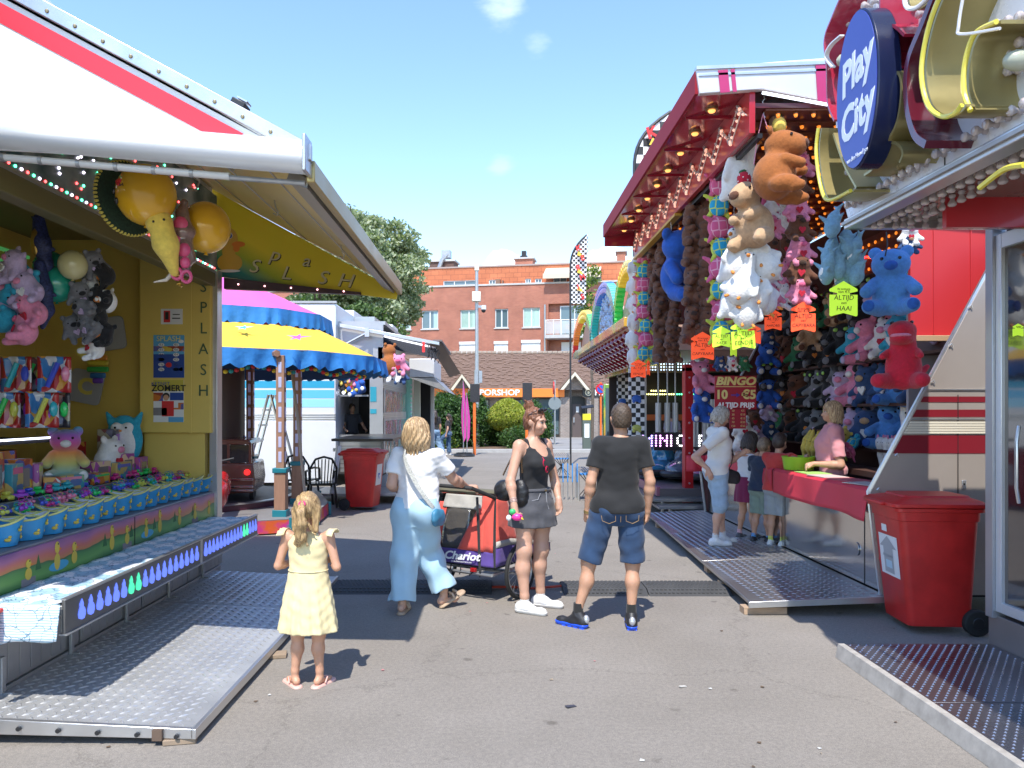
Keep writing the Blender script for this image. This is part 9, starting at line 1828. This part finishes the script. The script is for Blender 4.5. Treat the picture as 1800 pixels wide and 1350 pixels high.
card(1412,557,43,7.0,top2+[('ALTIJD',.03,.24),('een',-.15,.14),('CAPYBARA',-.35,.19)],co_,'orange arrow card reading altijd een capybara, under the pig and bear strand'); card(1483,525,50,5.7,top_+[('ALTIJD',.03,.24),('een',-.15,.14),('HAAI',-.35,.24)],cl_,'lime arrow card reading altijd een haai, under the shark bunch',R(3))
card(1122,648,26,11.2,top_+[('ALTIJD',.03,.24),('een',-.15,.14),('EENDJE',-.35,.22)],co_,'orange arrow card reading altijd een eendje, under the far turtle strand'); card(1140,646,22,11.6,top_,co_,'orange arrow card turned edgewise at the far turtle strand',R(65)); card(1790,580,18,5.0,top_,cl_,'lime card taped inside the arcade booth glass door')
# bingo sign
Yb=9.5; bs2=thing('bingo_sign','red bingo price sign with yellow letters and a blue arrow, hanging over the children','sign',P(1293,690,Yb)); rs_=mat('bingo_red',(.38,.012,.03),.4); ys_=mat('bingo_yellow',(.72,.60,.22),.5); bs3=mat('arrow_violet',(.06,.04,.3),.5)
w2=X(1329,Yb)-X(1256,Yb); hgt=Z(659,Yb)-Z(718,Yb); MB().bb(-w2/2,w2/2,0,.02,-hgt/2,hgt/2).build('board',rs_,bs2,bev=.003)
text('BINGO',.135,ys_,bs2,(0,-.003,hgt*.33),FCAM,.002,shear=.2,w=False,sx=1.15,bold=.006); MB().bb(-w2*.48,w2*.48,-.003,0,hgt*.165,hgt*.185).build('underline',ys_,bs2)
text('10',.15,ys_,bs2,(-w2*.34,-.003,-.03),FCAM,.002,w=False,bold=.006); text('€5',.15,ys_,bs2,(w2*.32,-.003,-.03),FCAM,.002,w=False,bold=.006)
MB().bb(-.055,.015,-.004,0,-.038,-.024).prism([(.01,-.004,-.058),(.055,-.004,-.031),(.01,-.004,-.004)],(0,.004,0)).build('arrow',bs3,bs2); text('ALTIJD PRIJS',.085,mat('white_lettering',None),bs2,(0,-.003,-hgt*.38),FCAM,.002,w=False,shear=.1,bold=.003)
pl_=thing('bingo_price_list','narrow red price list hanging below the bingo sign','sign',P(1297,735,Yb)); MB().bb(-.10,.10,0,.015,-.13,.12).build('board',rs_,pl_)
for i,(a,b) in enumerate((('10','€5'),('30','€10'),('45','€15'),('70','€20'),('150','€50'))): text(a,.035,ys_,pl_,(-.06,-.002,.09-.047*i),FCAM,.001,w=False); text(b,.035,ys_,pl_,(.06,-.002,.09-.047*i),FCAM,.001,w=False)
# ================= left stall stock
def balloon(px,py,Y,r,c,lab,tail=True):
 c0=P(px,py,Y); t=thing('balloon',lab,'balloon',c0); m=mat('balloon_'+c,{'yellow':(.75,.42,.02),'green':(.02,.30,.20),'cream':(.55,.50,.25)}[c],.22,coat=.5,trans=.05)
 MB().ball((0,0,0),(r,r,r*1.06),28).build('skin',m,t,ang=80); MB().cyl((0,0,-r*1.04),(0,0,-r*1.14),.005,.016,8).build('knot',m,t); return t
b1=balloon(257,343,4.75,.178,'yellow','big yellow balloon with a kissing face hanging under the white gable gutter')
m=MB(); r=.182
for (a,b,s_) in ((-.55,-.35,.024),(-.30,-.42,.024)): pass
fx=lambda a,e:(r*math.sin(a)*math.cos(e),-r*math.cos(a)*math.cos(e),r*1.05*math.sin(e))
m.ball(fx(-.95,-.02),(.014,.014,.022),10,rot=(0,.4,-.8)); m.ball(fx(-.85,-.35),(.014,.014,.022),10,rot=(0,.4,-.8)); m.build('eyes',eyeb,b1)
h=MB(); 
for da,de in ((-.06,.0),(.06,.02),(0,-.07)): h.ball(fx(-.6+da,.22+de),(.014,.006,.014),8)
h.build('heart',mat('heart_red',(.6,.02,.02),.4),b1); MB().tube([fx(-.55,.04),fx(-.48,.11),fx(-.45,.05),fx(-.38,.12),fx(-.34,.04)],.0025,5).build('mouth',eyeb,b1)
balloon(362,400,5.1,.16,'yellow','yellow balloon hanging beside the painted duck on the fascia'); balloon(100,500,5.6,.125,'green','dark green balloon in front of the left plush bunch'); balloon(88,470,5.9,.12,'green','second green balloon, behind the first'); balloon(128,466,5.5,.10,'cream','cream balloon between the two plush bunches')
inst('banana','long yellow plush banana hanging below the kissing balloon',P(286,412,4.8),(0,R(-16),R(20)),1.5,name='plush_banana'); 
ht=thing('straw_hat','green and yellow trimmed dark hat hanging edge on behind the kissing balloon','hat',P(222,350,4.95),0); ht.rotation_euler=(R(90),R(8),R(62)); MB().lathe([(.22,0),(.235,.01),(.235,.03),(.22,.035),(.10,.03),(.085,.13),(.04,.17),(0,.175)],n=36,caps=False).build('hat',mat('hat_dark_green',(.02,.05,.03),.8,var=.6,vsc=60),ht); m=MB()
for i in range(60): a=i*.105; m.ball((.232*math.cos(a),.232*math.sin(a),.02),(.011,.011,.02),5)
m.build('tassel_trim',mat('tassel_yellow',(.6,.5,.1),.8),ht)
bg=thing('toy_bag','clear bag of pink toys and straps hanging between the two yellow balloons','toy',P(322,420,4.9)); q=sd((.12,.08,.3),.01); q.chain([(0,0,.22),(0,0,.05),(.01,0,-.12),(.015,0,-.2)],[.03,.065,.055,.035],.03); q.disp(folds(.006,40)); q.build('clear_bag',mat('cellophane',(.35,.22,.2),.15,trans=.4,coat=.6,var=.5,vsc=20),bg)
for i,(x,z,s_) in enumerate(((-.03,-.02,.05),(.02,-.08,.045),(.0,.08,.05),(.03,-.16,.035))): MB().ball((x,-.045,z),(s_,.03,s_*1.1),10).build('pink_toy',mat('toy_bag_pink',(.62,.08,.2),.4),bg)
for x,z in ((-.02,-.23),(.04,-.25),(-.1,.02)): MB().tube([(x+.03*math.cos(t),-.05,z+.035*math.sin(t)) for t in np.linspace(0,6.28,15)[:-1]],.011,6,True).build('pink_ring',mat('toy_bag_pink',None),bg)
tag(MB().tube([P(300,462,4.9),P(303,480,4.9),P(292,492,4.88),P(270,496,4.86)],[.018,.017,.012,.004],8).build('tusk_toy',mat('tusk_cream',(.6,.52,.42),.5)),'curved cream tusk shaped toy below the banana','toy'); tag(MB().tube([P(315+5*math.sin(i*1.9),480+2.2*i,4.9) for i in range(12)],.01,6).build('gold_chain',mat('toy_gold',(.5,.33,.08),.3,.8)),'gold toy chain hanging under the clear toy bag','toy')
tag(MB().tube([P(335,300,4.6),P(350,318,4.75),P(345,335,4.85),P(330,330,4.85)],.006,5).build('wire_hook',hk),'wire hook above the clear toy bag','hook')
K1=['bear_lilac','bear_teal','pig','bear_lilac','bear_teal','bear_lilac','pig','bear_teal','bear_lilac','pig']
for i,k in enumerate(K1): inst(k,'%s plush, %s in the pastel bunch of the yellow stall'%(NAMEK[k][0],ORD[i]),P([28,40,22,50,15,38,58,12,30,48][i],[470,490,505,510,528,530,545,560,565,580][i],5.3+.06*(i%3)),(rp.uniform(-.8,.8),rp.uniform(-.9,.9),rp.uniform(-1.2,1.2)),.85,'pastel bunch',name=NAMEK[k][1])
K2=['bear_grey','bear_black','bear_white','bear_grey','bear_black','bear_white','bear_grey','bear_black','bear_grey','bear_grey','bear_black','bear_white']
for i,k in enumerate(K2): inst(k,'%s plush, %s in the grey bunch of the yellow stall'%(NAMEK[k][0],ORD[i]),P([163,186,160,140,178,192,152,175,130,160,182,170][i],[460,480,500,515,525,530,545,555,575,575,590,610][i],5.6+.06*(i%3)),(rp.uniform(-.8,.8),rp.uniform(-.9,.9),rp.uniform(-1.2,1.2)),.68,'grey bunch',name=NAMEK[k][1])
for i,(px,py,Y,lab) in enumerate(((68,440,5.5,'starry dark plush tail figure above the green balloons'),(70,520,5.45,'starry dark plush figure beside the green balloon'))):
 t=thing('plush_dragon',lab,'plush toy',P(px,py,Y)); q=sd((.14,.1,.26)); q.chain([(0,0,.22),(.02,0,.05),(.05,0,-.1),(.02,0,-.22)],[.04,.06,.045,.02],.03); q.cap((0,0,.05),(.12,-.02,.0),.03,.015,.02); q.cap((0,0,.2),(-.05,0,.24),.02,.008,.01); q.build('body',mat('starry_navy',(.03,.04,.13),.6,var=.9,vsc=70),t); MB().ball((.0,-.045,.05),(.035,.02,.1),8).build('gold_belly',mat('toy_gold',None),t)
pi_=thing('pop_toy','rainbow ice cream shaped pop toy on the yellow end wall','toy',P(172,640,7.4)); 
for i,(c,z,rx) in enumerate((((.55,.01,.01),.14,.08),((.55,.2,.02),.07,.11),((.5,.4,.03),.02,.12),((.03,.3,.05),-.04,.125),((.02,.12,.3),-.10,.09),((.12,.04,.3),-.15,.06))): MB().box((0,0,z-.01),(rx*1.7,.03,.052)).build('silicone_band',mat('pop_band_%d'%i,c,.5),pi_,bev=.015)
st_=thing('price_star','small yellow star price tag hanging by the grey bunch','price tag',P(143,618,6.4)); MB().prism([((.05 if i%2 else .038)*math.cos(i*math.pi/12),0,(.05 if i%2 else .038)*math.sin(i*math.pi/12)) for i in range(24)],(0,.004,0)).build('tag',mat('tag_yellow',(.6,.52,.1),.6),st_); text('€1',.04,pen,st_,(0,-.002,0),FCAM,.0005,w=False)
# blue duck tubs
tubm=mat('duck_tub_blue',(.025,.26,.52),.35); rimy=mat('duck_tub_rim',(.62,.60,.18),.4); inw=mat('duck_tub_inside',(.66,.68,.72),.4)
def tubmesh():
 m=MB(); n=24; rows=[(.105,.075,0),(.135,.095,.125)]
 vs=[]
 for (rx,ry,z) in rows: vs+=[(rx*math.copysign(abs(math.cos(t))**.75,math.cos(t)),ry*math.copysign(abs(math.sin(t))**.75,math.sin(t)),z+(.018*math.cos(2*t) if z else 0)) for t in np.linspace(0,6.283,n+1)[:-1]]
 m.add(vs,[(j,(j+1)%n,n+(j+1)%n,n+j) for j in range(n)]+[tuple(range(n))]); body=m.mesh('tub',tubm)
 rim=MB().tube([Vector(v) for v in vs[n:]],.006,6,True).mesh('rim',rimy)
 i=MB().add([(v[0]*.96,v[1]*.94,v[2]-.003) for v in vs[n:]]+[(v[0]*.93,v[1]*.9,.03) for v in vs[:n]],[(j,(j+1)%n,n+(j+1)%n,n+j) for j in range(n)]+[tuple(range(n,2*n))]).mesh('liner',inw)
 d=MB()
 for k in range(10):
  t=k*.63+.2; z=.035+.045*(k%2); rx=lerp(.105,.135,z/.125); ry=lerp(.075,.095,z/.125); cx=(rx+.003)*math.copysign(abs(math.cos(t))**.75,math.cos(t)); cy=(ry+.003)*math.copysign(abs(math.sin(t))**.75,math.sin(t)); tx,ty=-math.sin(t),math.cos(t)
  d.ball((cx,cy,z),(.003+.016*abs(tx),.003+.016*abs(ty),.010),8); d.ball((cx+tx*.010,cy+ty*.010,z+.014),(.003+.007*abs(tx),.003+.007*abs(ty),.008),8)
 return [('tub',body),('rim',rim),('liner',i),('duck_print',d.mesh('duck_print',mat('duck_yellow_print',None)))]
T['tub']=tubmesh(); keyc=[mat('key_%d'%i,c,.3,coat=.5) for i,c in enumerate([(.02,.55,.1),(.6,.02,.2),(.05,.08,.5),(.6,.6,.08),(.35,.05,.5),(.7,.2,.3),(.02,.4,.45)])]
FN='first second third fourth fifth sixth seventh eighth ninth tenth eleventh twelfth thirteenth fourteenth fifteenth'.split()
for i in range(14):
 y=4.52+i*.232+(.03 if i>6 else 0); t=inst('tub','blue duck patterned tub, %s from the near end of the counter'%FN[i],(-2.93+rp.uniform(-.01,.01),y,.905),(0,0,.5+rp.uniform(-.2,.2)),1.17,'blue duck tubs on the counter',cat='tub',name='duck_tub')
 for k in range(7):
  x_=-3.04+rp.uniform(-.06,.05); y_=y+rp.uniform(-.10,.1); c=rp.choice(keyc); s_=rp.uniform(.014,.021)
  o=tag(MB().ball((0,0,0),s_,8).ball((s_*1.3,.01,.005),s_*.75,8).tube([(.022*math.cos(a),0,s_+.012+.014*math.sin(a)) for a in np.linspace(0,6.28,9)[:-1]],.0025,4,True).build('key_charm',c,loc=(x_,y_,1.045+rp.uniform(0,.05))),'small ball key charm, %s in the bunch behind the %s duck tub'%(FN[k],FN[i]),'key charm','ball key charms behind the tubs')
# prize boxes and bags on the tiers
def printmat(name,cs,sc=9):
 m=mat(name,cs[0],.3,coat=.3); nt,b=nodes(m); N=nt.nodes.new; L=nt.links.new; tc=N('ShaderNodeTexCoord'); v=N('ShaderNodeTexVoronoi'); v.inputs['Scale'].default_value=sc; L(tc.outputs['Object'],v.inputs['Vector']); s_=N('ShaderNodeSeparateColor'); L(v.outputs['Color'],s_.inputs[0]); r=N('ShaderNodeValToRGB'); r.color_ramp.interpolation='CONSTANT'; e=r.color_ramp.elements
 e[0].position=0; e[0].color=(*cs[0],1); e[1].position=.35; e[1].color=(*cs[1],1)
 for k,c in enumerate(cs[2:]): q=e.new(.55+.15*k); q.color=(*c,1)
 L(s_.outputs[0],r.inputs[0]); L(r.outputs[0],b.inputs['Base Color']); return m
PM=[printmat('print_purple',[(.35,.06,.3),(.6,.25,.5),(.2,.1,.45),(.7,.5,.3)],16),printmat('print_redblue',[(.4,.02,.02),(.05,.2,.45),(.6,.3,.05),(.6,.6,.6)],14),printmat('print_teal',[(.03,.25,.3),(.2,.4,.2),(.05,.12,.3),(.5,.35,.1)],16),printmat('print_dark',[(.03,.03,.04),(.2,.06,.05),(.1,.1,.16),(.35,.3,.2)],18),printmat('print_orange',[(.55,.16,.02),(.3,.05,.02),(.6,.4,.05),(.1,.1,.3)],14),printmat('print_pinkblue',[(.5,.1,.25),(.1,.25,.5),(.6,.5,.6),(.3,.05,.4)],16)]
cello=mat('box_window',(.2,.17,.15),.1,coat=1)
adj=['red and blue','purple','teal','dark','orange','pink and blue']
boxes=[(-3.42,4.4,1.08,.16,.22,.30,1),(-3.40,4.72,1.08,.12,.16,.22,2),(-3.45,4.98,1.08,.10,.15,.24,4),(-3.5,5.22,1.08,.18,.18,.20,0),(-3.38,5.42,1.08,.10,.12,.10,1),(-3.42,5.62,1.08,.2,.26,.10,2),(-3.45,5.95,1.08,.18,.24,.09,5),(-3.4,6.25,1.08,.16,.24,.08,4),(-3.5,6.5,1.08,.2,.2,.16,0),(-3.42,6.8,1.08,.18,.24,.14,2),(-3.46,7.05,1.08,.18,.16,.2,0),(-3.6,7.22,1.08,.14,.2,.40,3),(-3.42,7.35,1.08,.16,.2,.16,5),(-3.75,4.6,1.08,.15,.2,.36,5),(-3.8,5.0,1.08,.15,.2,.34,3),(-3.8,5.5,1.08,.15,.22,.28,4),(-3.85,6.9,1.08,.15,.2,.3,1),(-3.8,4.2,1.08,.15,.25,.4,2)]
for i,(x,y,z,dx_,dy_,dz_,k) in enumerate(boxes):
 y=5.15+(y-4.4)*.74; dx_*=1.15; dy_*=1.1; dz_*=1.12
 t=thing('toy_box','%s toy box, %s along the prize shelf behind the duck tubs'%(adj[[1,0,2,3,4,5][k]],(FN+['sixteenth','seventeenth','eighteenth'])[i]),'toy box',(x,y,z),rp.uniform(-.5,.5),'toy boxes on the prize shelf'); MB().bb(-dx_/2,dx_/2,-dy_/2,dy_/2,0,dz_).build('carton',PM[k],t,bev=.004)
 if i%2==0: MB().bb(dx_/2,dx_/2+.003,-dy_*.3,dy_*.3,dz_*.25,dz_*.75).bb(-dx_*.3,dx_*.3,-dy_/2-.003,-dy_/2,dz_*.25,dz_*.7).build('window',cello,t)
 else: MB().bb(dx_/2,dx_/2+.002,-dy_*.42,dy_*.42,dz_*.72,dz_*.9).build('title_band',keyc[i%7],t)
for i in range(22):
 k=rp.randrange(7); c=keyc[k]; x=-3.33+rp.uniform(-.05,.04); y=5.0+i*.118; t=thing('small_toy','small shiny %s toy car, %s along the prize shelf edge'%(['green','pink','blue','yellow','purple','rose','teal'][k],(ORD[1:]+['next','further','last'])[i-1] if i else 'first'),'toy',(x,y,1.08),rp.uniform(0,3),'small toys on the prize shelf')
 MB().bb(-.05,.05,-.025,.025,.012,.045).bb(-.02,.03,-.02,.02,.045,.07).build('body',c,t,bev=.01); m=MB()
 for a in (-.03,.03):
  for b_ in (-.025,.025): m.cyl((a,b_-.006,.014),(a,b_+.006,.014),.014,n=10)
 m.build('wheels',black,t)
for i in range(10):
 x,y,z=P(8+22*(i%5),[752,690][i//5],5.75+.1*(i%3)); t=thing('toy_packet','%s hanging toy packet, %s on the pegs above the strip lamp'%(adj[[1,0,2,3,4,5][i%6]],FN[i]),'toy packet',(x,y,z),R(20)+rp.uniform(-.4,.4),'toy packets above the strip lamp')
 sheet('pouch',lambda u,v:(lerp(-.11,.11,u),.02*math.sin(u*3.1)*math.sin(v*3.1)-.012*math.sin(u*15),lerp(0,.27,v)),8,8,PM[(i*2+1)%6],t,.01,False); MB().tube([(-.05,-.04,.04),(.02,-.04,.22)],.02,8).build('toy_tube',keyc[i%7],t); MB().ball((.07,-.03,.14),(.03,.02,.06),8).build('toy_piece',keyc[(i+3)%7],t)
def rb(name):
 m=mat(name,(.6,.3,.4),.9,sheen=.4,bump=.4,bs=60); nt,b=nodes(m); N=nt.nodes.new; L=nt.links.new; tc=N('ShaderNodeTexCoord'); sp_=N('ShaderNodeSeparateXYZ'); L(tc.outputs['Object'],sp_.inputs[0]); q=N('ShaderNodeMapRange'); q.inputs[1].default_value=-.2; q.inputs[2].default_value=.26; L(sp_.outputs[2],q.inputs[0]); r=N('ShaderNodeValToRGB'); e=r.color_ramp.elements; e[0].position=0; e[0].color=(.1,.4,.5,1); e[1].position=1; e[1].color=(.1,.35,.5,1)
 for p_,c in ((.3,(.55,.5,.15)),(.5,(.65,.25,.06)),(.68,(.6,.1,.3)),(.85,(.35,.12,.5))): k=e.new(p_); k.color=(*c,1)
 L(q.outputs[0],r.inputs[0]); L(r.outputs[0],b.inputs['Base Color']); return m
bear('rb_bear',rb('plush_rainbow'),P_white,.009,muzzle=P_white); inst('rb_bear','large rainbow coloured plush bear sitting on the prize shelf of the yellow stall',(-3.5,6.3,1.33),(0,0,R(30)),.9,name='plush_bear')
ow=thing('owl_cushion','teal owl cushion with a white face leaning at the end wall','cushion',(-3.52,7.35,1.42),R(5)); q=sd((.24,.14,.32),.011); q.ell((0,0,0),(.17,.08,.24),.02); q.cap((-.12,0,.18),(-.16,0,.26),.04,.015,.03); q.cap((.12,0,.18),(.16,0,.26),.04,.015,.03); q.build('body',P_teal,ow); q=sd((.2,.16,.3),.011); q.ell((0,-.045,-.03),(.125,.05,.18),.02); q.ell((-.05,-.05,.12),(.055,.04,.05),.02); q.ell((.05,-.05,.12),(.055,.04,.05),.02); q.build('face',P_white,ow); MB().ball((-.05,-.095,.12),.011,8).ball((.05,-.095,.12),.011,8).build('eyes',eyeb,ow); MB().ball((0,-.098,.09),(.015,.01,.01),8).build('beak',beak,ow)
inst('bear_white','white plush animal lying before the owl cushion on the prize shelf',(-3.5,7.0,1.28),(0,0,R(80)),1.2,name='plush_bear')
for k,px,py,sc,lab in (('capy_big',685,632,1.75,'brown plush seen from behind hanging below the striped louvre awning'),('pig',701,642,1.6,'pink pig plush hanging beside the brown one below the louvre awning'),('bear_white',692,655,1.5,'white bear plush, lowest of the bunch below the louvre awning'),('bear_navy',704,660,1.3,'navy bear plush at the bottom right of the bunch below the louvre awning')):
 inst(k,lab,P(px,py,16.9),(0,0,R(200) if k=='capy_big' else 0),sc,'bunch below the louvre awning',name=NAMEK[k][1] if k in NAMEK else 'plush_capybara')
for i,k in enumerate(['bear_yellow','bear_navy','pig','bear_black','bear_yellow','blue_bear']): inst(k,'%s plush, %s in the bunch inside the kiosk window'%(NAMEK[k][0],ORD[i]),P([603,613,624,608,618,628][i],[662,658,664,674,678,674][i],17.75),(0,rp.uniform(-.5,.5),rp.uniform(-.5,.5)),1.25,'bunch inside the kiosk window',name=NAMEK[k][1])
